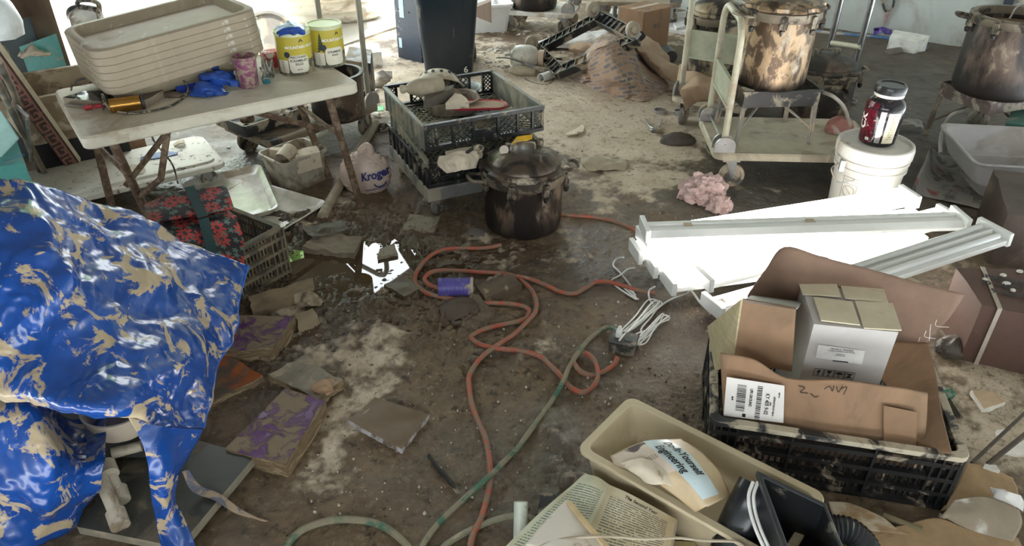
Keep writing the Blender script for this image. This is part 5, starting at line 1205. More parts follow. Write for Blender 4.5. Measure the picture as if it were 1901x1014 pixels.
ux = (cb[1] - cb[0]).normalized(); uy = Vector((-ux.y, ux.x, 0))
b = MB(M); og = cb[0].lerp(cb[1], .50).lerp(cb[3].lerp(cb[2], .50), .5) + Vector((0, 0, .006))
for s, yy, sz in (('PERISHABLE', .045, .036), ('D NOT ROP', .0, .040), ('9 des-005 P', -.045, .036)): b.text(s, sz, lambda x, y, yy=yy: og + ux * (x) + uy * (y + yy), bold=.0010)
b.build('stencil_lettering', INK, t, fix=False)
for k, (x, y) in enumerate(((1828, 520), (1862, 512), (1868, 527), (1880, 540), (1893, 505))):
    solo(blobmesh(at(x, y, ZB + .002), .008 + .003 * (k % 3), .009, .006, .3, 3, k), 'plaster_crumb', mat('plaster_white', (.70, .67, .62), rough=.9), 'white plaster crumb lying on top of the strapped brown box', 'crumb', 'plaster crumbs on the brown box')
solo(blobmesh(at(1772, 655, 0), .07, .05, .05, .3, 3, 22), 'mud_clod', mat('dark_wet_clod', (.09, .072, .058), rough=.5, var=.3, bump=.6, bsc=40), 'dark wet rag-like clod at the foot of the strapped brown box', 'clod')

# bucket with the powder jar ---------------------------------------------------------
BK = Vector((1.593, 3.03, 0))
t = thing('bucket', 'white plastic bucket with its lid on, beside the tan cart', 'bucket', BK); M = inv(t)
BUCK = mat('white_bucket_plastic', (.66, .63, .57), rough=.45, var=.06, mud=.22, mudcol=(.42, .34, .26), msc=4)
b = MB(); b.lathe([(0, 0), (.125, 0), (.131, .006), (.144, .255), (.152, .257), (.152, .27), (.146, .272), (.147, .292), (.155, .294), (.155, .306), (.149, .308), (.150, .345), (.14, .345)], 64); b.build('bucket_body', BUCK, t)
b = MB(); b.lathe([(.151, .315), (.159, .317), (.160, .35), (.156, .366), (.150, .370), (.143, .368), (.140, .358), (0, .358)], 64); b.build('lid', BUCK, t)
b = MB(); b.tube(catmull([(-.155, -.03, .28), (-.19, -.05, .26), (-.17, -.10, .22), (-.12, -.14, .25)], 6), .003, 8); b.box((-.148, -.05, .28), (.02, .035, .05), rot=(0, 0, -.3)); b.build('bail', STEEL, t)
aw = math.atan2(-BK.y, -BK.x) - .42
def onbk(a0, z0, k=.0016):
    def f(x, y):
        z = z0 + y; rr = .131 + (z - .006) * .0522 + k; a = a0 + x / rr
        return Vector((rr * math.cos(a), rr * math.sin(a), z))
    return f
b = MB(); f = onbk(aw, .17)
b.tube([f(.026 * math.cos(a), .026 * math.sin(a)) for a in np.linspace(0, 2 * math.pi, 25)[:-1]], .0014, 5, closed=True); b.tube([f(-.018, .018), f(0, 0), f(.018, -.018)], .0014, 5)
for (x0, y0), (x1, y1) in (((-.034, .065), (.034, .065)), ((.034, .065), (.034, -.09)), ((.034, -.09), (-.034, -.09)), ((-.034, -.09), (-.034, .065)), ((-.034, .035), (.034, .035))): b.tube([f(x0, y0), f((x0 + x1) / 2, (y0 + y1) / 2), f(x1, y1)], .0009, 5)
for k in range(6): b.text('iilililiil', .010, lambda x, y, k=k: f(x * .9, y - .038 - k * .009))
b.text('WARNING', .012, lambda x, y: f(x, y + .05)); b.build('warning_print', mat('grey_print', (.25, .25, .22), rough=.6), t, fix=False)
JB = BK + Vector((.008, .02, .36))
t = thing('powder_jar', 'dark red and black powder jar with a black lid standing on the white bucket', 'jar', JB); 
ja = math.atan2(-JB.y, -JB.x)
prof = [(0, 0), (.066, 0), (.074, .008), (.076, .05), (.080, .12), (.080, .165), (.072, .190), (.056, .206), (.050, .212)]
b = MB(); b.lathe(prof, 56); b.build('jar_body', mat('glossy_black_jar', (.012, .010, .013), rough=.14, var=.2, mud=.10, mudcol=(.5, .45, .42), msc=30), t)
b = MB(); b.lathe([(.050, .208), (.060, .210), (.060, .222), (.052, .222)], 48); b.build('neck_ring', BUCK, t)
b = MB(); b.lathe([(.060, .222), (.064, .224), (.064, .250), (.060, .258), (.052, .258), (.048, .254), (0, .254)], 48); b.build('lid', mat('black_jar_lid', (.02, .02, .021), rough=.25, var=.2), t)
def jarr(z): 
    for (r0, z0), (r1, z1) in zip(prof, prof[1:]):
        if z0 <= z <= z1 and z1 > z0: return r0 + (r1 - r0) * (z - z0) / (z1 - z0)
    return .08
def jpatch(nm, a0, a1, z0, z1, m, k):
    b = MB(); A = np.linspace(a0, a1, 22); Z = np.linspace(z0, z1, 12)
    P = [[[(jarr(z) + k) * math.cos(a), (jarr(z) + k) * math.sin(a), z] for a in A] for z in Z]
    b.grid(P); return b.build(nm, m, t, fix=False)
jpatch('red_label', ja - 1.7, ja - .30, .012, .190, mat('dark_red_label', (.10, .008, .016), rough=.2, var=.1, col2=(.05, .006, .012), c2=.35, c2sc=60, mud=.08, mudcol=(.5, .42, .38), msc=30), .0008)
jpatch('facts_panel', ja + .28, ja + .95, .02, .155, mat('cream_facts_panel', (.62, .55, .40), rough=.4, var=.08), .0008)
jpatch('silver_stripe', ja - .12, ja + .16, .02, .16, mat('silver_label', (.55, .52, .55), rough=.2, metal=.7), .0008)
jf = lambda a0, z0: (lambda x, y: Vector(((jarr(z0 + y) + .0016) * math.cos(a0 + x / .08), (jarr(z0 + y) + .0016) * math.sin(a0 + x / .08), z0 + y)))
b = MB()
for k in range(11): b.text('iilil  lil i' if k % 3 else 'lilllili', .0085, jf(ja + .62, .145 - k * .0105))
b.build('facts_lettering', INK, t, fix=False)
b = MB(); b.text('CK', .05, lambda x, y: jf(ja - 1.05, .10)(-y, x), bold=.002); b.text('88', .018, jf(ja - .55, .03), bold=.001); b.build('front_lettering', mat('pale_red_white', (.75, .7, .66), rough=.4), t, fix=False)

# pink insulation
INS = mat('pink_fibre', (.55, .40, .375), rough=.95, var=.2, vsc=30, bump=1.0, bsc=120, mud=.15, mudcol=(.5, .42, .36), sheen=1)
b = blobmesh((0, 0, 0), .10, .07, .085, .34, 3.2, 13, 60, 44, .55, cr=False)
A = np.array([list(v) for v in b.v]); A = A + np.stack([fbm(A * 45 + k * 9, 3, 31 + k) for k in range(3)], -1) * .006; b.v = [Vector(p) for p in A]
c_ = at(1310, 388, 0); b2 = blobmesh((0, 0, 0), .055, .075, .05, .34, 3.0, 17, 40, 30, .4, cr=False); A = np.array([list(v) for v in b2.v]); A = A + np.stack([fbm(A * 45 + k * 9, 3, 41 + k) for k in range(3)], -1) * .005
b.add([Vector(p) + Vector((.055, -.09, 0)) for p in A], b2.f)
o = b.build('insulation_tuft', INS); o.location = c_ + Vector((0, .09, 0)); tag(o, 'fluffy tuft of pink fibre insulation on the mud behind the lamps', 'insulation')

# steel rack at the back
tubed('steel_post', 'shiny steel rack leg rising behind the black canner, right of two', 'post', [at(1586, 128, 0) + Vector((0, 0, .0)), at(1586, 128, 0) + Vector((.02, 0, 1.6))], .022, mat('bright_steel', (.42, .42, .42), rough=.25, metal=.9, mud=.15), 2, 16)
tubed('steel_post', 'shiny steel rack leg rising behind the black canner, left of two', 'post', [at(1535, 108, 0), at(1535, 108, 0) + Vector((.03, .02, 1.6))], .022, mat('bright_steel', (1, 1, 1)), 2, 16)
tubed('steel_rail', 'dirty tan rack rail running between the two shiny steel legs', 'rail', [at(1535, 108, 0) + Vector((0, -.024, .12)), at(1586, 128, 0) + Vector((.0, -.02, .16))], .018, TAN, 2, 12)
# along the back wall
WALLN = -E2
def wl(px, py, z, off=0.0):
    """the point of the line of sight that lies off metres in front of the back wall"""
    u = (px - CX) / F; v = (py - CY) / F
    d = Vector((u, math.cos(TH) - v * math.sin(TH), -math.sin(TH) - v * math.cos(TH))); o_ = Vector((0, 0, CAMH))
    k = (6.76 - off - E2.dot(o_)) / E2.dot(d)
    return o_ + d * k
tubed('blue_hose', 'blue hose lying along the foot of the back wall', 'hose', [at(x, y, .012) for x, y in ((1512, 58), (1545, 62), (1580, 65), (1615, 68), (1650, 72), (1690, 82), (1722, 90))], .014, mat('dirty_blue_hose', (.10, .22, .42), rough=.5, mud=.42, mudcol=(.5, .46, .4)))
tubed('broom', 'broom with a short dark head lying on the floor near the back wall', 'broom', [at(x, y, .015) for x, y in ((1648, 98), (1690, 92), (1718, 88))], [.03] * 5 + [.011] * 12, mat('grey_broom', (.16, .14, .12), rough=.7, mud=.3))
slab_px('foam_block', 'white foam block lying against the back wall', 'block', [(1652, 68, .10), (1702, 78, .10), (1726, 66, .12), (1660, 55, .12)], 0, .10, WHITEP, amp=.003, n=5)
rag('purple_wrapper', 'crumpled purple wrapper at the foot of the back wall', 'wrapper', [[(1622, 54, .08), (1640, 50, .1), (1656, 56, .07)], [(1622, 64, .02), (1640, 62, .06), (1656, 66, .02)]], .03, mat('purple_wrap', (.10, .06, .30), rough=.4), .04, 14, 3)
tubed('cable_loop', 'black cable loop hanging on the back wall', 'cable', [wl(x, y, 0, .02) for x, y in ((1636, -20), (1638, 2), (1643, 18), (1650, 22), (1657, 14), (1660, -4), (1656, -24))], .010, CABLE)
tubed('rag_streak', 'pink rag strip hanging below the cable loop on the back wall', 'rag', [wl(x, y, 0, .012) for x, y in ((1648, 22), (1644, 34), (1641, 48))], [.018] * 5 + [.012] * 8 + [.005] * 4, mat('faded_pink', (.42, .26, .26), rough=.8))
t = thing('lattice_panel', 'pale diagonal lattice panel against the wall at the upper right corner', 'lattice', at(1885, 42, 0)); M = inv(t)
b = MB(M); P = wl(1876, 30, 0, .05); P.z = .12; lattice(b, P, E1, Vector((0, 0, 1)), WALLN, .6, .9, .075, .016, .008); b.build('lattice_grid', mat('pale_lattice', (.42, .39, .33), rough=.7), t)
b = MB(M); b.bar(P - E1 * .05, P - E1 * .02 + Vector((0, 0, 1.0)), .06, .05, up=WALLN); b.build('post', mat('dark_blue_post', (.02, .03, .045), rough=.5), t)
# boards, floral bag, planks at the upper middle
for k, (px, lab) in enumerate((
        ([(1190, 47), (1290, 62), (1352, 40), (1260, 24)], 'long white plank lying beneath other planks behind the far tan cart'),
        ([(1218, 36, .05), (1300, 24, .05), (1296, 18, .05), (1214, 28, .05)], 'white plank with a square end lying on the plank pile'),
        ([(1256, 52, .05), (1340, 30, .05), (1334, 24, .05), (1250, 42, .05)], 'white plank nearest the brown carton on the plank pile'))):
    slab_px('plank', lab, 'plank', [(p[0], p[1], p[2] if len(p) > 2 else .03) for p in px], 0 if k == 0 else .03, .05, mat('chalky_plank', (.62, .62, .60), rough=.7, mud=.2), n=4, amp=.001, group='white planks behind the far cart')
slab_px('plank', 'white plank propped up against the back wall behind the planks', 'plank', [(1306, 32, .05), (1316, 36, .05), (1372, 4, .25), (1362, -2, .25)], .03, .05, mat('chalky_plank', (1, 1, 1)), n=4, amp=.001) if 0 else None
slab_px('board', 'flat turquoise-stained board on the floor behind the brown carton', 'board', [(1155, 35), (1196, 41), (1212, 26), (1168, 25)], 0, .02, mat('turquoise_board', (.35, .50, .45), rough=.6, mud=.3), n=3, amp=.001)
slab_px('board', 'flat off-white board on the floor behind the rack legs', 'board', [(1125, 27), (1190, 24), (1200, 17), (1130, 16)], 0, .02, WHITEP, n=3, amp=.001)
solo(blobmesh(at(1240, 12, 0), .19, .10, .09, .12, 2, 6), 'floral_bag', mat('floral_print', (.10, .11, .13), rough=.7, col2=(.55, .15, .20), c2=.35, c2sc=16, var=.4), 'dark bundle with pink flower print lying at the foot of the back wall', 'bundle')
slab_px('pallet', 'low dark pallet at the foot of the back wall left of the floral bundle', 'pallet', [(1195, 11), (1222, 10), (1222, 0), (1180, -2)], 0, .08, lumber, n=3, amp=0)
rag('clear_sheet', 'rumpled translucent plastic sheet on the floor behind the overturned dolly', 'sheet', [[(1000, 76, .03), (1060, 60, .05), (1130, 56, .06)], [(990, 84, .02), (1060, 74, .07), (1130, 72, .05)], [(1004, 92, .01), (1060, 88, .03), (1120, 90, .02)]], .03, mat('milky_film', (.58, .57, .55), rough=.3, mud=.3), .03, 7, 3)

# ------------------------------------------------------------------ shop lamps
ENAMEL = mat('white_enamel', (.78, .79, .77), rough=.3, var=.03)
LEDM = mat('led_panel', (1.0, .97, .93), rough=.4, var=0, emit=14.0)
OFFT = mat('unlit_tube', (.72, .73, .72), rough=.2, var=0)
def shop_lamp(label, A, B, lit, flip=False, w=.115):
    A, B = Vector(A), Vector(B); d = B - A; L = d.length; c = A.lerp(B, .5)
    t = thing('shop_lamp', label, 'lamp', c, rot=(Matrix.Rotation(math.atan2(d.y, d.x), 3, 'Z') @ Matrix.Rotation(-math.asin(d.z / L), 3, 'Y')).to_euler(), group='white strip lamps heaped on the floor')
    h = .042
    if lit:
        b = MB(); b.box((0, 0, h * .35), (L - .02, w * .86, h * .7)); b.build('housing', ENAMEL, t, bevel=.004)
        b = MB(); b.box((0, 0, h * .74), (L - .05, w * .94, .012)); b.build('light_panel', LEDM, t, bevel=.004)
    elif flip:
        b = MB(); b.prism([(-w / 2, 0), (w / 2, 0), (w * .5, .012), (w * .30, h * .75), (w * .12, h * .78), (w * .10, h * .62), (-w * .10, h * .62), (-w * .12, h * .78), (-w * .30, h * .75), (-w * .5, .012)], -L / 2 + .01, L / 2 - .01, Matrix(((0, 0, 1, 0), (1, 0, 0, 0), (0, 1, 0, 0), (0, 0, 0, 1))))
        b.build('housing', ENAMEL, t)
        for x in (-.36, .02): b_ = MB(); b_.box((x * L, .0, h * .72), (.03, .03, .006)); b_.build('bracket', mat('tan_bracket', (.45, .36, .26), rough=.5), t)
    else:
        b = MB(); b.box((0, 0, h * .25), (L - .02, w, h * .5)); b.prism([(-.012, h * .5), (.012, h * .5), (0, h * .95)], -L / 2 + .02, L / 2 - .02, Matrix(((0, 0, 1, 0), (1, 0, 0, 0), (0, 1, 0, 0), (0, 0, 0, 1)))); b.build('housing', ENAMEL, t, bevel=.003)
        for s in (-1, 1):
            b = MB(); b.cyl((-L / 2 + .035, s * w * .28, h * .72), (L / 2 - .035, s * w * .28, h * .72), .0125, n=14); b.build('tube', OFFT, t)
    for s in (-1, 1):
        b = MB(); b.box((s * (L / 2 - .008), 0, h * .5), (.02, w + .008, h + .012)); b.build('end_cap', ENAMEL, t, bevel=.003)
    return t
ZL = .15
shop_lamp('lit strip lamp at the back of the heap, far end sticking out', at(1190, 452, ZL + .02), at(1688, 372, ZL + .07), True)
shop_lamp('lit strip lamp whose left end lies between two others, glaring white', at(1176, 475, ZL - .03), at(1700, 412, ZL), True)
shop_lamp('lit strip lamp with its white end cap second from the front of the heap', at(1204, 500, ZL - .05), at(1700, 446, ZL - .03), True)
shop_lamp('lit strip lamp nearest the camera with its square end cap jutting left', at(1236, 532, ZL - .06), at(1700, 470, ZL - .05), True)
shop_lamp('lit strip lamp with a white cord at its end cap, pointing towards the cardboard', at(1300, 526, ZL - .01), at(1760, 408, ZL + .03), True)
shop_lamp('unlit strip lamp lying face down across the top of the heap', at(1192, 434, .235), at(1782, 414, .245), False, True)
shop_lamp('unlit strip lamp with two bare tubes at the right end of the heap', at(1470, 560, .17), at(1845, 438, .25), False, False, w=.135)
shop_lamp('unlit strip lamp half hidden under the left side of the cardboard box', at(1318, 578, .06), at(1520, 520, .06), False, True)
# support under the heap so nothing floats
WC = mat('white_cord', (.72, .72, .69), rough=.4, var=.05, mud=.1)
def cordpx(label, pts, r, m, per=8, cat='cord', name='cord', group=None):
    b = MB(); b.tube(catmull([at(p[0], p[1], p[2] if len(p) > 2 else r + .006) for p in pts], per), r, 8); return solo(b, name, m, label, cat, group)
cordpx('white lamp cord looping from the top left lamp end down to the mud', [(1158, 478, .08), (1145, 480, .04), (1138, 492, .02), (1150, 505), (1170, 530), (1180, 552), (1186, 556)], .0035, WC)
cordpx('bundled white lamp cord lying on the mud left of the lamps', [(1180, 497, .06), (1165, 500, .04), (1150, 512), (1136, 520), (1142, 530), (1160, 543), (1182, 556), (1160, 536), (1145, 524), (1168, 538), (1180, 548)], .0035, WC)
cordpx('white lamp cord running from the front lamp into the outlet box', [(1216, 532, .06), (1205, 540, .03), (1206, 556), (1214, 570), (1200, 590, .015), (1178, 608, .02), (1160, 620, .05), (1150, 632, .075)], .0035, WC)
cordpx('white lamp cord sagging from the lamp end cap across the mud', [(1286, 534, .10), (1272, 546, .05), (1245, 556, .01), (1222, 572), (1206, 592, .012), (1190, 612, .015), (1196, 632, .01)], .0035, WC)
cordpx('white lamp cord dropping beside the left edge of the cardboard box', [(1268, 524, .12), (1284, 540, .06), (1300, 562, .02), (1320, 582, .02)], .0045, WC)
cordpx('white lamp cord curling over the far right lamp end', [(1740, 397, .25), (1765, 392, .26), (1785, 396, .26), (1792, 408, .24)], .004, WC)
def bundle(label, p0, p1, wdt, seed, n=7):
    rs = random.Random(seed); pts = []; wdt *= 1.5; a, b_ = Vector(at(*p0, .016)), Vector(at(*p1, .016)); d = (b_ - a); s = Vector((-d.y, d.x, 0)).normalized()
    for k in range(n):
        o1, o2 = rs.uniform(-wdt, wdt), rs.uniform(-wdt, wdt)
        pts += [a + s * o1 + Vector((0, 0, rs.uniform(0, .02))), a.lerp(b_, .5) + s * (o1 + o2) * .35 + Vector((0, 0, rs.uniform(0, .02))), b_ + s * o2 + Vector((0, 0, rs.uniform(0, .02)))]
        pts += [b_ + d.normalized() * .015 + s * rs.uniform(-wdt, wdt) * .5, a.lerp(b_, .5) + s * rs.uniform(-.3, .3) * wdt, a - d.normalized() * .015 + s * rs.uniform(-wdt, wdt) * .5]
    b = MB(); b.tube(catmull(pts, 7), .0026, 8); return solo(b, 'cord', WC, label, 'cord')
bundle('white cord gathered in a figure of eight above the outlet box', (1152, 626), (1214, 566), .022, 3, 4)
bundle('white cord gathered in a flat bundle right of the outlet box', (1188, 634), (1232, 592), .016, 5, 4)
# outlet box
t = thing('outlet_box', 'small dark outlet box caked in mud with a white plug in it', 'outlet', at(1156, 648, 0), R(-20)); M = inv(t)
b = MB(); b.loft([(0, .045, .032, .006), (.042, .047, .034, .006), (.046, .049, .036, .006), (.05, .047, .034, .005)], 3, cap0=True, cap1=True); b.build('box_body', mat('muddy_outlet', (.05, .05, .045), rough=.5, mud=.45, mudcol=(.25, .21, .16), msc=18), t)
for s in (-1, 1):
    b = MB(); b.box((s * .018, 0, .051), (.026, .036, .004)); b.build('socket', mat('green_black', (.03, .05, .04), rough=.4, mud=.25), t, bevel=.002)
b = MB(); b.box((-.018, 0, .066), (.020, .026, .028)); b.box((-.018, .004, .085), (.012, .014, .014)); b.build('plug', ENAMEL, t, bevel=.003)
# ================================================================== FOREGROUND RIGHT: CRATE WITH BOXES
def onplane(px, py, p0, n):
    u = (px - CX) / F; v = (py - CY) / F
    d = Vector((u, math.cos(TH) - v * math.sin(TH), -math.sin(TH) - v * math.cos(TH))); o_ = Vector((0, 0, CAMH))
    return o_ + d * ((Vector(p0) - o_).dot(n) / d.dot(n))
def slat_crate(name, label, c, yaw, L, W, H, m, rimm, lip=.012, ribs=3):
    t = thing(name, label, 'crate', c, yaw); Z = Vector((0, 0, 1))
    for P, U, N, ln in ((Vector((-L / 2, -W / 2, 0)), Vector((1, 0, 0)), Vector((0, -1, 0)), L), (Vector((L / 2, W / 2, 0)), Vector((-1, 0, 0)), Vector((0, 1, 0)), L),
                        (Vector((-L / 2, W / 2, 0)), Vector((0, -1, 0)), Vector((-1, 0, 0)), W), (Vector((L / 2, -W / 2, 0)), Vector((0, 1, 0)), Vector((1, 0, 0)), W)):
        b = MB(); q = lambda x, z, o=0.0: P + U * x + Z * z + N * (o - .004)
        for z in (.012, .29 * H, .55 * H, .80 * H): b.bar(q(0, z), q(ln, z), .022, .014, up=Z)
        for k in range(1, int(ln / .0165)):
            x = k * ln / int(ln / .0165); b.bar(q(x, .01, -.007), q(x, H - .02, -.007), .0055, .006, up=N)
        nr = max(2, int(round(ln / .2)))
        for k in range(nr + 1): x = min(max(k * ln / nr, .004), ln - .004); b.bar(q(x, 0), q(x, H - .01), .006, .026, up=N)
        for x in (.022, .044, .066, ln - .022, ln - .044, ln - .066): b.bar(q(x, 0), q(x, H - .01), .005, .024, up=N)
        b.bar(q(.033, .01, -.006), q(.033, H - .01, -.006), .062, .004, up=N); b.bar(q(ln - .033, .01, -.006), q(ln - .033, H - .01, -.006), .062, .004, up=N)
        b.build('side_panel', m, t)
    b = MB()
    for k in range(int(L / .035)): x = -L / 2 + .02 + k * .035; b.bar((x, -W / 2 + .01, .006), (x, W / 2 - .01, .006), .016, .006)
    for k in range(int(W / .05)): y = -W / 2 + .02 + k * .05; b.bar((-L / 2 + .01, y, .005), (L / 2 - .01, y, .005), .012, .006)
    b.build('base', m, t)
    b = MB(); hx, hy = L / 2 + lip, W / 2 + lip
    b.loft([(H - .016, hx - .022, hy - .022, .02), (H - .016, hx, hy, .025), (H, hx, hy, .025), (H, hx - .024, hy - .024, .018), (H - .016, hx - .022, hy - .022, .02)], 4)
    m_ = 4 * 5
    b.build('rim', rimm, t, bevel=.002)
    return t
CRY = R(-12.6); crx, cry = dirv(CRY), Vector((-math.sin(CRY), math.cos(CRY), 0)); CNL = Vector((.553, 1.485, 0))
slat_crate('slatted_crate', 'black slatted crate holding torn cardboard boxes in the right foreground', CNL + crx * .315 + cry * .215, CRY, .63, .43, .205, mat('black_crate_plastic', (.012, .0125, .014), rough=.38, mud=.26, mudcol=(.26, .21, .15), msc=14), mat('mud_dusted_rim', (.02, .02, .022), rough=.5, mud=.58, mudcol=(.45, .39, .29), msc=9))
# torn carton inside
t = thing('torn_carton', 'torn open brown shipping carton standing in the black slatted crate', 'box', CNL + crx * .30 + cry * .2 + Vector((0, 0, .02))); M = inv(t)
def pl(pts, p0, n, th, nm, m, par=None, sub=0):
    P = [onplane(x, y, p0, n) for x, y in pts]; b = MB(M); b.plate(P, th, nrm=-n if n.y > 0 else n); return b.build(nm, m, par or t)
fp = CNL + cry * .045
def warp_panel(nm, rows, m, amp, freq, seed, n=30, th=.005):
    P = surf(rows, n, n); N = normals(P); N[N[..., 1] > 0] *= -1
    P = P + N * (crumple(P, seed, freq) * amp)[..., None]
    b = MB(M); b.grid(P); return b.build(nm, m, t, fix=False, solid=th, smooth=50), P
fr = lambda x, y, o=0.0: onplane(x, y, fp + cry * o, cry)
front, FP = warp_panel('front_flap', [[fr(1337, 655, .02), fr(1400, 668, .015), fr(1460, 702, .0), fr(1560, 706, .0), fr(1640, 716, .0), fr(1722, 730, .01)],
                            [fr(1340, 715, .01), fr(1400, 727, .0), fr(1470, 745, -.008), fr(1560, 756, -.006), fr(1640, 768, .0), fr(1719, 785, .01)],
                            [fr(1343, 772), fr(1400, 784), fr(1470, 800), fr(1560, 820), fr(1640, 832), fr(1714, 842, .005)],
                            [fr(1348, 800), fr(1400, 815), fr(1470, 835), fr(1560, 852), fr(1640, 866), fr(1710, 874)]], CARDB, .006, 7, 3)
ip = CNL + cry * .15
inn = lambda x, y, o=0.0: onplane(x, y, ip + cry * o, cry)
b = MB(M); b.plate([inn(1379, 556), inn(1478, 572), inn(1470, 690), inn(1362, 672)], .005, nrm=-cry); b.build('inner_flap', CARDB, t)
b = MB(M); b.plate([at(1316, 606, .262), inn(1379, 556), inn(1362, 672), at(1330, 690, .20)], .005); b.build('left_flap', mat('yellowed_cardboard', (.42, .35, .21), rough=.85, var=.15, stretch=(1, 1, 5)), t)
b = MB(M); b.plate([inn(1381, 557), onplane(1395, 548, ip + cry * .22, cry), onplane(1490, 560, ip + cry * .22, cry), inn(1480, 572)], .005, nrm=Vector((0, 0, 1))); b.build('side_flap', mat('grey_blue_cardboard', (.30, .29, .27), rough=.85), t)
bk = CNL + cry * .385
bf = lambda x, y, o=0.0: onplane(x, y, bk + cry * o, cry)
warp_panel('back_flap', [[bf(1388, 549), bf(1420, 502), bf(1456, 459, -.02), bf(1530, 478), bf(1640, 507, .02), bf(1720, 530, .02), bf(1791, 547, .03)],
                         [bf(1388, 570), bf(1425, 560), bf(1470, 560, -.01), bf(1560, 570, .0), bf(1650, 580), bf(1715, 585, .01), bf(1762, 588, .02)],
                         [bf(1390, 600), bf(1430, 610), bf(1480, 615), bf(1570, 622), bf(1650, 630), bf(1695, 634), bf(1722, 634, .01)],
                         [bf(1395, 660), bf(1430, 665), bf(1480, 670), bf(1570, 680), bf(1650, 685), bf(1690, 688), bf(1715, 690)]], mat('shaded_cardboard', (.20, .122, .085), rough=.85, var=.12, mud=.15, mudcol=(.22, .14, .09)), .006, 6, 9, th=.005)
warp_panel('right_flap', [[bf(1600, 632, -.01), bf(1660, 634, -.01), bf(1722, 637, -.01)], [at(1625, 690, .24), at(1690, 690, .25), at(1738, 700, .26)], [at(1660, 740, .21), at(1705, 745, .22), at(1748, 765, .24)], [at(1690, 830, .17), at(1722, 838, .19), at(1767, 842, .22)]], CARDB, .004, 6, 4)
b = MB(M); rs = random.Random(8)
for k in range(5):
    p = bf(1700 + k * 10 + rs.uniform(-4, 4), 632 - k * 9 + rs.uniform(-3, 3), .0); b.tube(catmull([p, p + Vector((rs.uniform(-.01, .02), -.01, -.015)), p + Vector((rs.uniform(-.02, .03), -.02, -rs.uniform(.01, .05)))], 4), .0008, 4)
b.build('frayed_fibres', mat('white_fibres', (.75, .73, .70), rough=.8), t)
# shipping label
def onfront(x, y, k=.0075):
    return fr(x, y, -.010) - cry * k
LBX = [onfront(*p) for p in ((1349, 697), (1456, 713), (1454, 782), (1343, 769))]
b = MB(M); b.plate(LBX, .001, nrm=-cry); lab_ = b.build('shipping_label', mat('white_label_paper', (.74, .70, .66), rough=.6, var=.04), t)
lu = (LBX[1] - LBX[0]); lw = lu.length; lu.normalize(); lv = -((LBX[3] - LBX[0])); lhh = lv.length; lv.normalize(); lo = LBX[3]
lp = lambda x, y: lo + lu * (x * lw) + lv * (y * lhh) - cry * .0008
b = MB(M); rs = random.Random(2)
for x0, x1, y0, y1 in ((.20, .36, .2, .86), (.55, .64, .06, .9)):
    y = y0
    while y < y1:
        w_ = rs.choice((.010, .018, .028)); q = [lp(x0, y), lp(x1, y), lp(x1, y + w_), lp(x0, y + w_)]; b.add(q, [(0, 1, 2, 3)]); y += w_ + rs.choice((.010, .016, .022))
for (x0, x1, y0, y1) in ((.33, .39, .06, .15),): b.add([lp(x0, y0), lp(x1, y0), lp(x1, y1), lp(x0, y1)], [(0, 1, 2, 3)])
rot = lambda cx_, cy2: (lambda x, y: lp(cx_ + y / lw, cy2 - x / lhh))
for s, cx_, cy2, sz in (('KY 405 9-02', .735, .48, .0145), ('UPS GROUND', .45, .58, .010), ('LEXINGTON KY 40514', .86, .45, .0068), ('SHIP TO', .93, .75, .005), ('iilil liil', .13, .5, .006), ('ilil iilil', .80, .5, .005)):
    b.text(s, sz, rot(cx_, cy2), bold=.0003)
b.build('label_print', INK, lab_, fix=False)
b = MB(M); b.tube(catmull([onfront(x, y, .001) for x, y in ((1362, 712), (1352, 730), (1350, 745), (1356, 725), (1363, 714), (1354, 738))], 5), .0010, 5); b.build('pen_scribble', mat('purple_ink', (.12, .05, .16), rough=.6), lab_)
b = MB(M)
for pts in (((1530, 722), (1540, 717), (1545, 726), (1548, 716)), ((1553, 717), (1556, 728), (1564, 716)), ((1560, 722), (1572, 718), (1566, 732)), ((1482, 716), (1494, 720), (1486, 728), (1500, 730)), ((1505, 730), (1512, 737), (1520, 735))):
    b.tube(catmull([onfront(x, y, .001) for x, y in pts], 5), .0011, 5)
b.build('marker_writing', INK, t)
b = MB(M); b.plate([onfront(*p, .002) for p in ((1640, 752), (1702, 765), (1700, 850), (1640, 838))], .0008, nrm=-cry); b.build('tape_strip', mat('brown_tape_clear', (.24, .145, .085), rough=.35), t)
# white box
ZW = .43
wc = [at(1512, 602, ZW), at(1668, 617, ZW), at(1636, 520, ZW), at(1478, 503, ZW)]
t = thing('white_box', 'white cardboard box with handling symbols standing inside the torn carton', 'box', (wc[0] + wc[2]) / 2 - Vector((0, 0, ZW - .03))); M = inv(t)
WBX = mat('white_box_card', (.50, .465, .44), rough=.75, var=.06, mud=.25, mudcol=(.52, .44, .30), msc=2.5)
b = MB(M); b.qbox(wc, .03, 6, 6, 3, .002, 8, 5); b.build('box_body', WBX, t, smooth=40)
FLAPM = mat('yellowed_flap', (.60, .53, .38), rough=.8, var=.1, mud=.2, mudcol=(.5, .40, .26))
def wq(u, v, dz=.0): return (wc[3] * (1 - u) + wc[2] * u) * (1 - v) + (wc[0] * (1 - u) + wc[1] * u) * v + Vector((0, 0, dz))
for u0, v0, u1, v1, a, c in ((-.03, -.03, .42, .50, .012, .006), (.47, .04, .98, .50, .008, .008), (.08, .55, .55, .97, .007, .010), (.58, .53, 1.02, 1.02, .012, .008)):
    b = MB(M); b.plate([wq(u0, v1, c), wq(u1, v1, a), wq(u1, v0, a), wq(u0, v0, c)], .004, nrm=Vector((0, 0, 1))); b.build('top_flap', FLAPM, t, bevel=.001)
wn_ = Vector(((wc[1] - wc[0]).y, -(wc[1] - wc[0]).x, 0)).normalized()
wf0 = (wc[0] + wc[1]) / 2 + wn_ * .0045
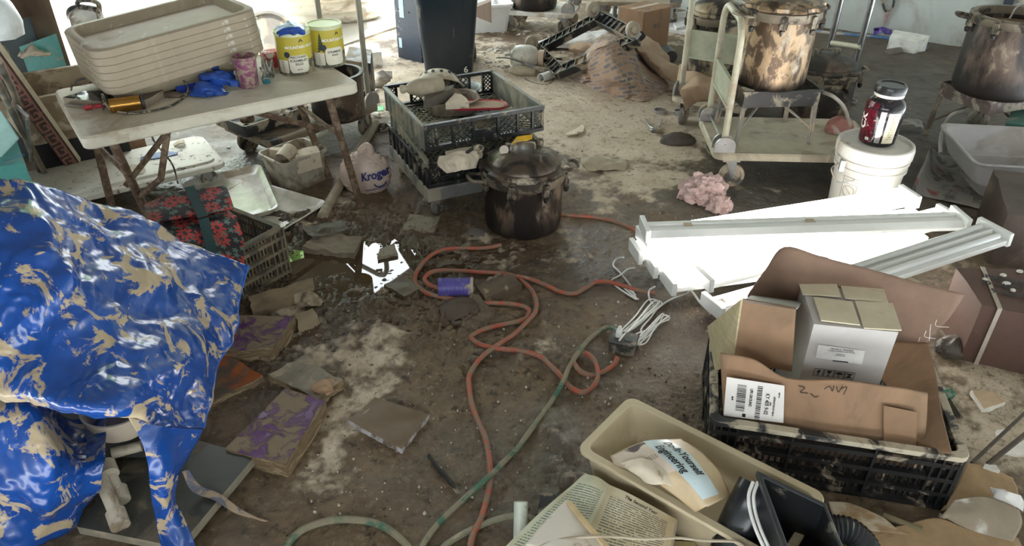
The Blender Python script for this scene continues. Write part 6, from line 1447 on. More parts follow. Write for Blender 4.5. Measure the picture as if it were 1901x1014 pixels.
wu = (wc[1] - wc[0]).normalized(); wv = Vector((0, 0, 1))
wo_ = onplane(1512, 602, wf0, wn_)
def onwf(px, py): return onplane(px, py, wf0, wn_)
b = MB(M); b.plate([onwf(*p) for p in ((1519, 640), (1606, 652), (1600, 677), (1514, 664))], .0008, nrm=wn_); b.build('paper_label', mat('box_label', (.70, .67, .64), rough=.6), t)
b = MB(M); ctr = onwf(1562, 653) + wn_ * .001
for s, yy, sz in (('FRAGILE  FRAGILE', .007, .0075), ('PLASMA FILTERING AND TO REX', .0, .0048), ('iilil liili ilili lilil', -.009, .004), ('lilili iilil liili ilili liil', -.014, .004)): b.text(s, sz, lambda x, y, yy=yy: ctr + wu * x + wv * (y + yy), bold=.0001)
b.build('label_print', INK, t, fix=False)
b = MB(M); cc_ = onwf(1560, 671) + wn_ * .001; b.tube([cc_ + wu * -.02, cc_ + wu * .02], .0018, 6); b.build('black_bar', INK, t)
q0_, q1_ = onwf(1510, 690), onwf(1586, 699); iu = (q1_ - q0_) / 4; sz = iu.length * .92; iu.normalize(); iv = (wv - iu * wv.dot(iu)).normalized()
for k in range(4):
    b = MB(M); o0 = q0_.lerp(q1_, (k + .5) / 4) + wn_ * .001; f = lambda x, y, o0=o0: o0 + iu * (x * sz) + iv * (y * sz)
    for (x0, y0), (x1, y1) in (((-.5, -.5), (.5, -.5)), ((.5, -.5), (.5, .5)), ((.5, .5), (-.5, .5)), ((-.5, .5), (-.5, -.5))): b.tube([f(x0, y0), f(x1, y1)], .0008, 4)
    if k == 0: b.tube([f(0, -.38), f(0, .2)], .0015, 5); b.add([f(-.25, .05), f(.25, .05), f(0, .42)], [(0, 1, 2)])
    if k == 1: b.add([f(-.25, .4), f(.25, .4), f(.18, .1), f(.04, 0), f(.04, -.25), f(.2, -.38), f(-.2, -.38), f(-.04, -.25), f(-.04, 0), f(-.18, .1)], [tuple(range(10))])
    if k == 2: b.add([f(-.38, .02), f(.38, .02)] + [f(.38 * math.cos(a), .02 + .34 * math.sin(a)) for a in np.linspace(.2, math.pi - .2, 8)], [(0, 1, 2, 3, 4, 5, 6, 7, 8, 9)]); b.tube([f(0, 0), f(0, -.36), f(.12, -.4)], .0011, 5)
    if k < 3: b.build('handling_symbol', INK, t, fix=False)
    if k == 3: b.tube([f(-.36, -.36), f(.36, .36)], .0012, 5); b.tube([f(-.36, .36), f(.36, -.36)], .0012, 5); b.add([f(-.2, .3), f(.2, .3), f(0, .05)], [(0, 1, 2)]); b.add([f(-.2, -.3), f(.2, -.3), f(0, -.05)], [(0, 1, 2)]); b.build('handling_symbol', INK, t, fix=False)


# ================================================================== FOREGROUND CENTRE: TUB, BOOKS, BLACK BIN
BEIGE = mat('beige_plastic', (.58, .49, .33), rough=.42, var=.08, mud=.22, mudcol=(.40, .30, .19), msc=4)
_tA, _tB = at(1082, 834, .157), at(1354, 989, .157); BY = math.atan2((_tB - _tA).y, (_tB - _tA).x); bx_, by_ = dirv(BY), Vector((-math.sin(BY), math.cos(BY), 0))
t = thing('drawer_tub', 'long beige plastic tub in the bottom foreground holding a warped paperback', 'tub', Vector((_tA.x, _tA.y, 0)) + bx_ * .275 + by_ * .125, BY); M = inv(t)
b = MB(); b.loft([(0, .25, .095, .02), (.145, .275, .122, .025), (.145, .29, .137, .03), (.157, .29, .137, .03), (.157, .268, .115, .022), (.02, .243, .09, .02)], 4, cap0=True, cap1=True); b.build('tub_body', BEIGE, t, bevel=.002)
# paperback
t = thing('paperback', 'warped paperback titled in black letters lying in the beige tub', 'book', at(1240, 890, .12)); M = inv(t)
rows = [[at(1133, 846, .19), at(1190, 822, .215), at(1230, 816, .22), at(1264, 815, .205)], [at(1180, 872, .20), at(1225, 850, .235), at(1268, 842, .24), at(1304, 842, .215)], [at(1232, 905, .195), at(1268, 890, .23), at(1302, 882, .235), at(1336, 880, .205)], [at(1290, 952, .17), at(1312, 940, .20), at(1335, 930, .20), at(1356, 920, .175)]]
P = surf(rows, 24, 40); N = normals(P); N[N[..., 2] < 0] *= -1
P = P + N * (crumple(P, 5, 9) * .006)[..., None]
PB = MB(M); PB.grid(P); PB.build('cover', mat('tan_book_cover', (.50, .38, .23), rough=.35, var=.12, mud=.15, mudcol=(.6, .52, .4), msc=5), t, fix=False, solid=.002)
def onP(u, v, k=.0018):
    a, c = v * (P.shape[0] - 1), u * (P.shape[1] - 1); i, j = min(int(a), P.shape[0] - 2), min(int(c), P.shape[1] - 2); fa, fc = a - i, c - j
    A_ = P + N * k
    return Vector((A_[i, j] * (1 - fc) + A_[i, j + 1] * fc) * (1 - fa) + Vector((A_[i + 1, j] * (1 - fc) + A_[i + 1, j + 1] * fc)) * fa) if 0 else Vector(tuple((A_[i, j] * (1 - fc) + A_[i, j + 1] * fc) * (1 - fa) + (A_[i + 1, j] * (1 - fc) + A_[i + 1, j + 1] * fc) * fa))
def strip(nm, u0, u1, v0, v1, m, k=.0016, n=18):
    b = MB(M); b.grid([[list(onP(u0 + (u1 - u0) * i / 6, v0 + (v1 - v0) * j / n, k)) for i in range(7)] for j in range(n + 1)]); return b.build(nm, m, t, fix=False)
strip('title_band', .36, .74, .0, .93, mat('pale_blue_band', (.50, .60, .62), rough=.3, var=.05))
strip('photo_area', .0, .36, .02, .55, mat('glossy_photo', (.62, .52, .43), rough=.12, var=.2, col2=(.12, .10, .10), c2=.30, c2sc=14))
b = MB(M)
b.text('Do-It-Yourself', .042, lambda x, y: onP(.63 + y * 4.0, .38 + x * 2.35, .003), bold=.0010, sub=1)
b.text('Engineering', .042, lambda x, y: onP(.46 + y * 4.0, .38 + x * 2.35, .003), bold=.0010, sub=1)
for k in range(4): b.text('lilil ilili lilil', .008, lambda x, y, k=k: onP(.31 - k * .035 + y * 4, .30 + x * 2.2, .003))
b.build('title_lettering', INK, t, fix=False)
b = MB(M); Q = P - N * .001; 
for k in range(6):
    Pk = P - N * (.004 + .0055 * k) + np.array([0, 0, -.0])[None, None]; b.grid(Pk)
b.build('page_block', mat('page_edges', (.58, .50, .38), rough=.8, var=.2), t, fix=False, solid=.005)
rag('torn_page', 'curled torn page sticking out of the warped paperback', 'paper', [[(1152, 860, .2), (1190, 850, .23), (1232, 862, .22)], [(1170, 876, .2), (1205, 872, .23), (1244, 880, .215)], [(1196, 895, .19), (1225, 898, .21), (1246, 905, .20)]], .2, PAPER, .02, 10, 8)
# open book
def page_mat(name, paper, ink, lines, m0=.10, m1=.92, blot=None):
    m = bpy.data.materials.new(name); m.use_nodes = True; nt = m.node_tree; L = nt.links.new; bs = nt.nodes['Principled BSDF']; bs.inputs['Roughness'].default_value = .75
    uv = _n(nt, 'ShaderNodeUVMap'); sp = _n(nt, 'ShaderNodeSeparateXYZ'); L(uv.outputs[0], sp.inputs[0])
    def mth(op, a, c=None):
        x = _n(nt, 'ShaderNodeMath', operation=op)
        for s, q in ((0, a), (1, c)):
            if q is None: continue
            if isinstance(q, (int, float)): x.inputs[s].default_value = q
            else: L(q, x.inputs[s])
        return x.outputs[0]
    row = mth('MULTIPLY', sp.outputs[1], lines); fr_ = mth('FRACT', row); ln = mth('FLOOR', row)
    cv = _n(nt, 'ShaderNodeCombineXYZ'); L(mth('MULTIPLY', sp.outputs[0], 1.0), cv.inputs[0]); L(mth('MULTIPLY', ln, 1.37), cv.inputs[1])
    nz = _n(nt, 'ShaderNodeTexNoise'); nz.inputs['Scale'].default_value = 42; nz.inputs['Detail'].default_value = 2; L(cv.outputs[0], nz.inputs['Vector'])
    word = mth('GREATER_THAN', nz.outputs['Fac'], .42); band = mth('MULTIPLY', mth('GREATER_THAN', fr_, .30), mth('LESS_THAN', fr_, .72))
    inx = mth('MULTIPLY', mth('GREATER_THAN', sp.outputs[0], m0), mth('LESS_THAN', sp.outputs[0], m1)); iny = mth('MULTIPLY', mth('GREATER_THAN', sp.outputs[1], .06), mth('LESS_THAN', sp.outputs[1], .88))
    fac = mth('MULTIPLY', mth('MULTIPLY', word, band), mth('MULTIPLY', inx, iny)); fac = mth('MULTIPLY', fac, .85)
    tc = _n(nt, 'ShaderNodeTexCoord'); n2 = _n(nt, 'ShaderNodeTexNoise'); n2.inputs['Scale'].default_value = 9; n2.inputs['Detail'].default_value = 6; L(tc.outputs['Object'], n2.inputs['Vector'])
    mr = _n(nt, 'ShaderNodeMapRange'); L(n2.outputs['Fac'], mr.inputs[0]); mr.inputs[1].default_value = .5; mr.inputs[2].default_value = .75
    x0 = _n(nt, 'ShaderNodeMix', data_type='RGBA'); L(mr.outputs[0], x0.inputs[0]); x0.inputs[6].default_value = (*paper, 1); x0.inputs[7].default_value = (paper[0] * .75, paper[1] * .66, paper[2] * .52, 1)
    x = _n(nt, 'ShaderNodeMix', data_type='RGBA'); L(fac, x.inputs[0]); L(x0.outputs[2], x.inputs[6]); x.inputs[7].default_value = (*ink, 1); L(x.outputs[2], bs.inputs['Base Color'])
    return m
t = thing('open_book', 'open book with printed pages lying face up in the bottom foreground', 'book', at(1120, 960, .10)); M = inv(t)
def page(nm, rows, m, n=14, k=0.0):
    Pg = surf(rows, n, n); b = MB(M); b.grid(Pg); vv, uu = np.meshgrid(np.linspace(1, 0, n + 1), np.linspace(0, 1, n + 1), indexing='ij'); b.uv = np.stack([uu.ravel(), vv.ravel()], -1)
    return b.build(nm, m, t, fix=False, smooth=180)
spA, spB = (1131, 900), (1062, 1040)
lmat = page_mat('left_page_print', (.62, .62, .47), (.10, .15, .14), 34); rmat = page_mat('right_page_print', (.66, .58, .41), (.09, .10, .10), 30)
page('left_page', [[at(1087, 880, .115), at(1110, 886, .14), at(spA[0], spA[1], .115)], [at(1010, 945, .105), at(1055, 955, .135), at(1103, 962, .11)], [at(935, 1018, .10), at(985, 1035, .13), at(1060, 1050, .105)]], lmat)
page('right_page', [[at(spA[0], spA[1], .115), at(1175, 920, .15), at(1255, 964, .13)], [at(1103, 962, .11), at(1165, 985, .145), at(1246, 1010, .125)], [at(1060, 1050, .105), at(1140, 1065, .14), at(1236, 1066, .12)]], rmat)
b = MB(M); c4 = [at(935, 1022, .096), at(1240, 1070, .112), at(1258, 966, .122), at(1086, 878, .108)]; b.qbox(c4, .045, 6, 6, 2, .001, 20, 2); b.build('page_block', mat('page_edges', (1, 1, 1)), t)
b = MB(M); ux = (at(1253, 964, .13) - at(1132, 900, .13)).normalized(); uy = Vector((-ux.y, ux.x, 0)); b.text('The Second Year', .013, lambda x, y: at(1190, 938, .150) + ux * x + uy * y, bold=.0003); b.build('running_head', INK, t, fix=False)
rag('loose_cover', 'blank stained loose page lying across the open book', 'paper', [[(1050, 930, .150), (1056, 930, .152), (1064, 938, .150)], [(1010, 970, .150), (1060, 968, .162), (1096, 975, .154)], [(975, 1012, .150), (1050, 1018, .165), (1140, 1024, .152)]], .15, mat('blank_stained_page', (.66, .60, .52), rough=.7, var=.04, mud=.16, mudcol=(.40, .26, .13), msc=12), .003, 5, 3, edge=False)
tubed('wood_splinter', 'split strip of pale wood lying along the stained page on the book', 'stick', [at(1054, 930, .160), at(1084, 968, .172), at(1108, 995, .17), at(1134, 1026, .165)], [.003] + [.008] * 11 + [.007] * 7, mat('pale_wood', (.56, .42, .23), rough=.7, var=.2), 6, 8, flat=.5)
tubed('pvc_pipe', 'short white plastic pipe standing out of the mud left of the open book', 'pipe', [at(966, 1000, .02), at(967, 932, .085)], .0185, mat('pvc_white', (.62, .66, .58), rough=.4, mud=.3, mudcol=(.30, .22, .13), msc=14), 3, 18)
slab_px('black_block', 'dark plastic block lying under the left corner of the open book', 'block', [(985, 1000, .06), (1042, 950, .06), (1042, 915, .06), (1004, 915, .06)], 0, .06, BLACKP, n=3, amp=.001)
slab_px('plank', 'weathered yellow plank under the beige tub at the bottom of the picture', 'plank', [(1130, 1040, .03), (1300, 1040, .03), (1290, 1006, .03), (1130, 1000, .03)], 0, .03, mat('yellow_plank', (.42, .34, .16), rough=.7), n=4, amp=.001)
# dark square bin
t = thing('plastic_planter', 'dark grey square plastic bin with a ribbed inside at the bottom foreground', 'bin', at(1470, 1000, .0)); M = inv(t)
DG = mat('dark_grey_plastic', (.022, .024, .027), rough=.35, var=.15, mud=.15, mudcol=(.18, .16, .13), msc=7)
rimo = [at(1404, 872, .30), at(1534, 934, .27), at(1592, 1080, .25), at(1462, 1030, .28)]
cR = sum(rimo, Vector()) / 4
rimi = [cR + (p - cR) * .86 + Vector((0, 0, 0)) for p in rimo]
fl = [Vector((cR.x + (p.x - cR.x) * .62 + .03, cR.y + (p.y - cR.y) * .62 + .03, .06)) for p in rimo]
ob = [Vector((cR.x + (p.x - cR.x) * .80, cR.y + (p.y - cR.y) * .80, .0)) for p in rimo]
lo_ = [p - Vector((0, 0, .018)) for p in rimo]; lo2 = [cR + (p - cR) * .90 - Vector((0, 0, .02)) for p in rimo]
b = MB(M); rings = [fl, rimi, rimo, lo_, lo2, ob]; vs_ = [p for r_ in rings for p in r_]
b.add(vs_, [(3, 2, 1, 0)] + [(i * 4 + k, i * 4 + (k + 1) % 4, (i + 1) * 4 + (k + 1) % 4, (i + 1) * 4 + k) for i in range(5) for k in range(4)] + [(20, 21, 22, 23)]); b.build('bin_body', DG, t, bevel=.006, seg=3)
b = MB(M)
for k in range(5): p = fl[0].lerp(fl[1], (k + .7) / 6); q = fl[3].lerp(fl[2], (k + .7) / 6); b.tube([p + Vector((0, 0, .004)), q + Vector((0, 0, .004))], .010, 8)
b.build('inner_ribs', DG, t)
t = thing('ribbed_hose', 'black cable case bulging beside the left of the dark square bin', 'case', at(1395, 1000, 0)); M = inv(t)
b = MB(M); rr = [(at(1352, 1040, .05), .02), (at(1368, 985, .12), .035), (at(1392, 935, .19), .035), (at(1408, 905, .22), .02)]
b.tube(catmull([p for p, _ in rr], 6), [.05] * 19, 14); b.build('case_body', mat('glossy_black_case', (.014, .016, .018), rough=.25, mud=.1), t)
tubed('corrugated_hose', 'black corrugated hose curling out right of the dark square bin', 'hose', [at(1540, 980, .10), at(1575, 985, .10), at(1604, 1010, .07), at(1615, 1040, .03)], [.030 + .004 * (k % 2) for k in range(31)], DG, 10, 16)
for k, off in enumerate((0, 9)):
    tubed('cord', ('outer', 'inner')[k] + ' white cord of the pair running down the left of the dark square bin', 'cord', [at(x + off, y, z) for x, y, z in ((1398, 895, .275), (1390, 920, .262), (1393, 950, .245), (1404, 985, .23), (1422, 1025, .21))], .0042, WC)
tubed('string_cord', 'thin beige cord lying across the open book along the bottom of the picture', 'cord', [at(x, y, z) for x, y, z in ((990, 1022, .155), (1031, 1004, .16), (1091, 997, .172), (1146, 997, .17), (1195, 1001, .165), (1256, 999, .16), (1310, 1004, .155), (1365, 1006, .16), (1385, 1018, .16))], .0036, mat('beige_cord', (.42, .35, .25), rough=.6, mud=.3))

# ================================================================== LOWER RIGHT DEBRIS
TORN = mat('torn_cardboard', (.36, .24, .13), rough=.85, var=.2, mud=.25, mudcol=(.22, .15, .09), msc=4)
rag('torn_cardboard', 'large torn flat of cardboard along the bottom edge right of the dark bin', 'cardboard', [[(1560, 968), (1620, 985), (1680, 975), (1740, 962), (1800, 985), (1890, 1000)], [(1590, 1000), (1640, 1005), (1700, 1000), (1760, 995), (1820, 1010), (1900, 1025)], [(1600, 1050), (1660, 1050), (1720, 1050), (1780, 1050), (1830, 1050), (1900, 1060)]], .03, TORN, .008, 6, 3, th=.005)
rag('torn_cardboard', 'torn cardboard piece with a pale peeled patch below the front of the slatted crate', 'cardboard', [[(1537, 932), (1580, 936), (1640, 962)], [(1545, 955), (1600, 965), (1670, 985)], [(1560, 985), (1610, 985), (1690, 992)]], .035, mat('peeled_cardboard', (.36, .24, .13), rough=.85, col2=(.60, .52, .40), c2=.4, c2sc=6), .012, 8, 5, th=.005)
rag('torn_cardboard', 'brown cardboard sheet pinned under the right end of the slatted crate', 'cardboard', [[(1795, 862, .03), (1830, 866, .03), (1880, 888, .02)], [(1775, 905, .02), (1830, 905, .03), (1890, 918, .02)], [(1745, 950, .015), (1800, 935, .02), (1880, 960, .01)]], .02, TORN, .01, 7, 7, th=.005)
rag('drywall_piece', 'broken drywall sheet with torn white paper edges at the lower right', 'drywall', [[(1770, 930, .05), (1830, 925, .05), (1890, 950, .04)], [(1750, 955, .04), (1820, 955, .05), (1895, 975, .04)], [(1742, 955, .03), (1800, 985, .03), (1880, 1008, .03)]], .04, mat('grey_brown_board', (.34, .28, .21), rough=.85, var=.15, col2=(.7, .68, .64), c2=.22, c2sc=7), .006, 6, 9, th=.012)
rag('paper_scrap', 'torn white paper curling up on the broken drywall', 'paper', [[(1838, 905, .06), (1868, 912, .09), (1895, 920, .07)], [(1845, 920, .05), (1872, 925, .07), (1900, 932, .06)], [(1858, 930, .045), (1880, 938, .05), (1900, 950, .045)]], .05, mat('white_paper', (.72, .70, .68), rough=.8), .02, 14, 4)
slab_px('plaster_piece', 'tan plaster chunk with a jagged white edge on the cracked mud', 'plaster', [(1826, 760), (1867, 747), (1848, 728), (1803, 724)], .004, .02, mat('tan_plaster', (.46, .34, .22), rough=.85), amp=.003, n=8, mside=mat('plaster_white', (1, 1, 1)))
slab_px('plaster_piece', 'white plaster sliver lying behind the two dark rods', 'plaster', [(1858, 838), (1912, 846), (1912, 815), (1880, 822)], .004, .02, mat('plaster_white', (1, 1, 1)), amp=.004, n=6)
slab_px('plaster_piece', 'small white plaster crumb left of the dark rods', 'plaster', [(1850, 808), (1866, 806), (1864, 796), (1850, 798)], .004, .015, mat('plaster_white', (1, 1, 1)), amp=.002, n=4)
slab_px('plaster_piece', 'white plaster strip at the edge of the brown sheet under the crate corner', 'plaster', [(1825, 866, .04), (1858, 874, .04), (1850, 862, .04), (1828, 860, .04)], .02, .045, mat('plaster_white', (1, 1, 1)), amp=.003, n=4)
RODM = mat('dark_rod', (.07, .055, .04), rough=.7, mud=.3)
tubed('metal_rod', 'dark thin rod slanting out of the right edge, upper of two', 'rod', [at(1804, 860, .03), at(1910, 760, .12)], .0055, RODM, 3, 8)
tubed('metal_rod', 'dark thin rod slanting out of the right edge, lower of two', 'rod', [at(1834, 862, .035), at(1912, 800, .12)], .0075, RODM, 3, 8)
tubed('dowel', 'greenish wooden dowel lying below the slatted crate', 'dowel', [at(1640, 958, .02), at(1712, 986, .03)], .010, mat('olive_wood', (.22, .18, .10), rough=.7, var=.2), 3, 12)
t = thing('scrub_brush', 'green brush with dark bristles lying right of the slatted crate', 'brush', at(1758, 745, 0)); M = inv(t)
b = MB(M); b.box(at(1757, 733, .02), (.05, .03, .03), rot=(.2, 0, .4)); b.build('brush_block', mat('muddy_green', (.03, .14, .09), rough=.5, mud=.4), t, bevel=.006)
b = MB(M); rs = random.Random(3)
for k in range(90): p = at(1757 + rs.uniform(-8, 8), 742 + rs.uniform(-4, 4), .018); b.tube([p, p + Vector((rs.uniform(-.012, .014), -.05 + rs.uniform(-.02, .01), -.014))], .0012, 4)
b.build('bristles', mat('dark_bristle', (.07, .06, .04), rough=.8), t)
# ================================================================== LEFT FOREGROUND: TARP, FLORAL BAG, CRATE
TARP = mat('blue_tarp', (.004, .050, .245), rough=.22, var=.18, vsc=5, mud=.34, mudcol=(.40, .31, .195), msc=10, soft=.02, dist=1.0, bump=.10, bsc=420, coat=.35, mudrough=.7)
def tarp_sheet(rows, nu, nv, seed, amp=1.0):
    P = surf([[at(*p) for p in r] for r in rows], nu, nv); N = normals(P)
    eye = np.array([0, 0, CAMH]); fl = ((eye - P) * N).sum(-1) < 0; N[fl] *= -1
    d = crumple(P, seed, 2.6, 6, .35) * .060 + crumple(P, seed + 5, 6.5, 6, .4) * .036 + crumple(P, seed + 9, 15, 6, .4) * .012 + crumple(P, seed + 11, 34, 5, .3) * .0035
    return P + N * (d * amp)[..., None]
t = thing('tarp', 'large crumpled blue tarp smeared with tan mud in the left foreground', 'tarp', at(200, 700, 0)); M = inv(t)
S1 = [[(-90, 333, .80), (0, 336, .80), (62, 334, .80), (150, 362, .71), (245, 402, .60), (350, 450, .48), (462, 491, .40)],
      [(-90, 430, .76), (10, 430, .77), (92, 425, .76), (172, 440, .67), (250, 472, .585), (345, 520, .47), (449, 545, .36)],
      [(-90, 540, .66), (10, 540, .69), (92, 540, .68), (182, 548, .61), (262, 572, .53), (340, 600, .455), (434, 602, .33)],
      [(-90, 640, .56), (10, 640, .59), (92, 648, .59), (182, 655, .56), (262, 668, .51), (332, 684, .43), (414, 656, .31)],
      [(-90, 715, .50), (10, 722, .52), (82, 738, .54), (172, 748, .54), (238, 752, .50), (305, 745, .42), (388, 738, .30)],
      [(-90, 730, .47), (10, 742, .48), (80, 756, .49), (172, 764, .50), (240, 772, .47), (303, 792, .40), (374, 796, .285)]]
S3 = [[(240, 772, .47), (303, 792, .40), (374, 796, .285)], [(262, 820, .41), (305, 830, .36), (356, 835, .265)], [(276, 870, .33), (305, 876, .31), (338, 880, .24)], [(280, 920, .24), (306, 928, .23), (330, 922, .19)],
      [(286, 965, .16), (318, 968, .16), (345, 962, .14)], [(306, 1035, .06), (336, 1035, .07), (366, 1025, .06)]]
S2 = [[(-90, 700, .46), (10, 718, .45), (62, 742, .42), (110, 770, .28), (150, 780, .22), (200, 770, .24)], [(-90, 770, .43), (20, 775, .44), (80, 785, .42), (115, 810, .30), (155, 820, .25), (198, 806, .27)],
      [(-90, 850, .34), (28, 855, .37), (95, 862, .36), (140, 868, .29), (165, 866, .27), (192, 862, .27)], [(-90, 930, .24), (28, 935, .26), (88, 932, .26), (130, 926, .22), (158, 920, .19), (180, 915, .17)],
      [(-90, 1040, .08), (20, 1035, .08), (66, 1022, .08), (100, 1008, .075), (125, 996, .07), (148, 984, .06)]]
P1_ = tarp_sheet(S1, 200, 150, 3); P3_ = tarp_sheet(S3, 40, 80, 8, .5); P2_ = tarp_sheet(S2, 110, 90, 5, .8)
b = MB(M); 
for P in (P1_, P3_, P2_): b.grid(P)
# the far side of the tarp drops behind its ridge
back = P1_[0][:112][None].repeat(12, 0) + np.linspace(0, 1, 12)[:, None, None] * np.array([0, .05, -.5]); back[..., 2] = np.maximum(back[..., 2], .02); back[0] = P1_[0][:112]
b.grid(back)
b.build('tarp_sheet', TARP, t, fix=False, solid=.0015, smooth=60)
b = MB(M)
hem = [P1_[int(k)][-1] for k in np.linspace(0, 150, 60)]; b.tube([Vector(p) for p in hem], .0028, 6); b.build('hem', mat('tarp_hem', (.02, .11, .46), rough=.4, mud=.3), t)
GB = [(205, 745), (252, 752)]
rag('frayed_strap', 'frayed muddy strap trailing from the tarp over the stone slab', 'strap', [[(338, 876, .12), (356, 912, .07), (400, 930, .055), (440, 955, .03), (498, 968, .012)], [(350, 872, .12), (372, 902, .07), (412, 920, .055), (450, 948, .03), (498, 971, .010)]], .05, mat('muddy_webbing', (.12, .12, .16), rough=.8, mud=.6, mudcol=(.36, .27, .18), msc=14), .006, 20, 3, n=20)
# things under the tarp
t = thing('stone_slab', 'dark square slab with pale cut edges lying under the hanging end of the tarp', 'slab', at(310, 910, .03)); M = inv(t)
c4 = [at(142, 978, .05), at(332, 1016, .05), at(473, 847, .05), at(285, 795, .05)]
b = MB(M); b.qbox(c4, .022, 10, 10, 1, .0004, 9, 4, mi_side=1); b.build('slab_body', [mat('dark_slab', (.050, .050, .042), rough=.35, var=.25, vsc=5, mud=.35, mudcol=(.15, .12, .085), msc=4), mat('slab_edge', (.30, .27, .21), rough=.6, mud=.4)], t)
slab_px('wood_block', 'wooden block propping up the stone slab from below', 'block', [(200, 985, .02), (300, 1000, .02), (400, 880, .02), (320, 840, .02)], 0, .022, lumber, n=3, amp=0)
t = thing('pipe_assembly', 'off-white plastic pipes joined by elbows lying on the slab under the tarp', 'pipe', at(205, 930, .05)); M = inv(t)
PV = mat('dull_pvc', (.50, .44, .34), rough=.45, mud=.35, mudcol=(.28, .21, .14))
for p, q, r_ in (((186, 886, .13), (219, 962, .075), .017), ((198, 868, .13), (222, 922, .075), .017), ((208, 842, .13), (262, 828, .13), .015)):
    b = MB(M); b.cyl(at(*p), at(*q), r_, n=18); b.build('pipe', PV, t)
for p, q in (((214, 950, .08), (224, 978, .068)), ((196, 862, .13), (204, 882, .125)), ((218, 908, .08), (225, 930, .072))):
    b = MB(M); b.cyl(at(*p), at(*q), .024, n=18); b.build('fitting', PV, t)
t = thing('bowl', 'dusty cream bowl half hidden in the opening under the tarp', 'bowl', at(238, 800, .19))
b = MB(); b.lathe([(0, 0), (.04, 0), (.075, .03), (.088, .08), (.092, .10), (.086, .10), (.072, .035), (0, .01)], 36); b.build('bowl_body', mat('dusty_cream', (.50, .42, .32), rough=.5, var=.1), t)
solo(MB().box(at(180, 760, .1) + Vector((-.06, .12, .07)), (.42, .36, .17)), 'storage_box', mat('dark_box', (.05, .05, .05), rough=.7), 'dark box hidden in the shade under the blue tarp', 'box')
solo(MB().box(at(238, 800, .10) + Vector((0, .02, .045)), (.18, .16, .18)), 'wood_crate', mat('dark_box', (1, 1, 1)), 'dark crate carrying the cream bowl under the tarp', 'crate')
# tilted crate and floral bag
LCY = R(56.6); lx, ly = dirv(LCY), Vector((-math.sin(LCY), math.cos(LCY), 0)); FRc = Vector((-.905, 2.545, 0))
slat_crate('slatted_crate', 'grey-brown slatted crate beside the puddle with a floral bag in it', FRc - lx * .24 + ly * .16, LCY, .48, .32, .215, mat('dusty_crate', (.10, .085, .065), rough=.55, mud=.5, mudcol=(.22, .175, .12), msc=10), mat('dusty_crate', (1, 1, 1)), lip=.004)
def flower_mat():
    m = bpy.data.materials.new('red_flower_print'); m.use_nodes = True; nt = m.node_tree; L = nt.links.new; bs = nt.nodes['Principled BSDF']; bs.inputs['Roughness'].default_value = .65
    tc = _n(nt, 'ShaderNodeTexCoord'); s = _n(nt, 'ShaderNodeSeparateXYZ'); L(tc.outputs['Object'], s.inputs[0])
    def mth(op, a, c=None):
        x = _n(nt, 'ShaderNodeMath', operation=op)
        for i, q in ((0, a), (1, c)):
            if q is None: continue
            if isinstance(q, (int, float)): x.inputs[i].default_value = q
            else: L(q, x.inputs[i])
        return x.outputs[0]
    cx_ = mth('ADD', s.outputs[0], mth('MULTIPLY', s.outputs[1], .35)); cy_2 = mth('ADD', s.outputs[2], s.outputs[1])
    cv = _n(nt, 'ShaderNodeCombineXYZ'); L(cx_, cv.inputs[0]); L(cy_2, cv.inputs[1])
    def flowers(scale, petals, rad, off):
        v = _n(nt, 'ShaderNodeTexVoronoi', voronoi_dimensions='2D'); v.inputs['Scale'].default_value = scale; v.inputs['Randomness'].default_value = .75
        o = _n(nt, 'ShaderNodeVectorMath', operation='ADD'); o.inputs[1].default_value = (off, off * .6, 0); L(cv.outputs[0], o.inputs[0]); L(o.outputs[0], v.inputs['Vector'])
        df = _n(nt, 'ShaderNodeVectorMath', operation='SUBTRACT'); L(o.outputs[0], df.inputs[0]); L(v.outputs['Position'], df.inputs[1]); q = _n(nt, 'ShaderNodeSeparateXYZ'); L(df.outputs[0], q.inputs[0])
        ang = mth('ARCTAN2', q.outputs[1], q.outputs[0]); ln = _n(nt, 'ShaderNodeVectorMath', operation='LENGTH'); L(df.outputs[0], ln.inputs[0]); r = ln.outputs['Value']
        pet = mth('ABSOLUTE', mth('COSINE', mth('MULTIPLY', ang, petals / 2))); lim = mth('MULTIPLY', mth('ADD', mth('MULTIPLY', pet, .75), .3), rad)
        return mth('LESS_THAN', r, lim), mth('LESS_THAN', r, rad * .28)
    a, ac = flowers(15, 9, .030, 0.0); c, cc2 = flowers(31, 5, .011, 3.3)
    x1 = _n(nt, 'ShaderNodeMix', data_type='RGBA'); L(c, x1.inputs[0]); x1.inputs[6].default_value = (.022, .018, .022, 1); x1.inputs[7].default_value = (.10, .16, .13, 1)
    x2 = _n(nt, 'ShaderNodeMix', data_type='RGBA'); L(a, x2.inputs[0]); L(x1.outputs[2], x2.inputs[6]); x2.inputs[7].default_value = (.42, .045, .04, 1)
    x3 = _n(nt, 'ShaderNodeMix', data_type='RGBA'); L(ac, x3.inputs[0]); L(x2.outputs[2], x3.inputs[6]); x3.inputs[7].default_value = (.05, .02, .025, 1)
    nz = _n(nt, 'ShaderNodeTexNoise'); nz.inputs['Scale'].default_value = 6; nz.inputs['Detail'].default_value = 6; L(tc.outputs['Object'], nz.inputs['Vector'])
    mr = _n(nt, 'ShaderNodeMapRange'); L(nz.outputs['Fac'], mr.inputs[0]); mr.inputs[1].default_value = .56; mr.inputs[2].default_value = .66
    x4 = _n(nt, 'ShaderNodeMix', data_type='RGBA'); L(mr.outputs[0], x4.inputs[0]); L(x3.outputs[2], x4.inputs[6]); x4.inputs[7].default_value = (.17, .125, .085, 1); L(x4.outputs[2], bs.inputs['Base Color'])
    return m
FLOW = flower_mat()
fc = [at(285, 440, .39), at(434, 402, .39), at(414, 360, .41), at(262, 396, .41)]
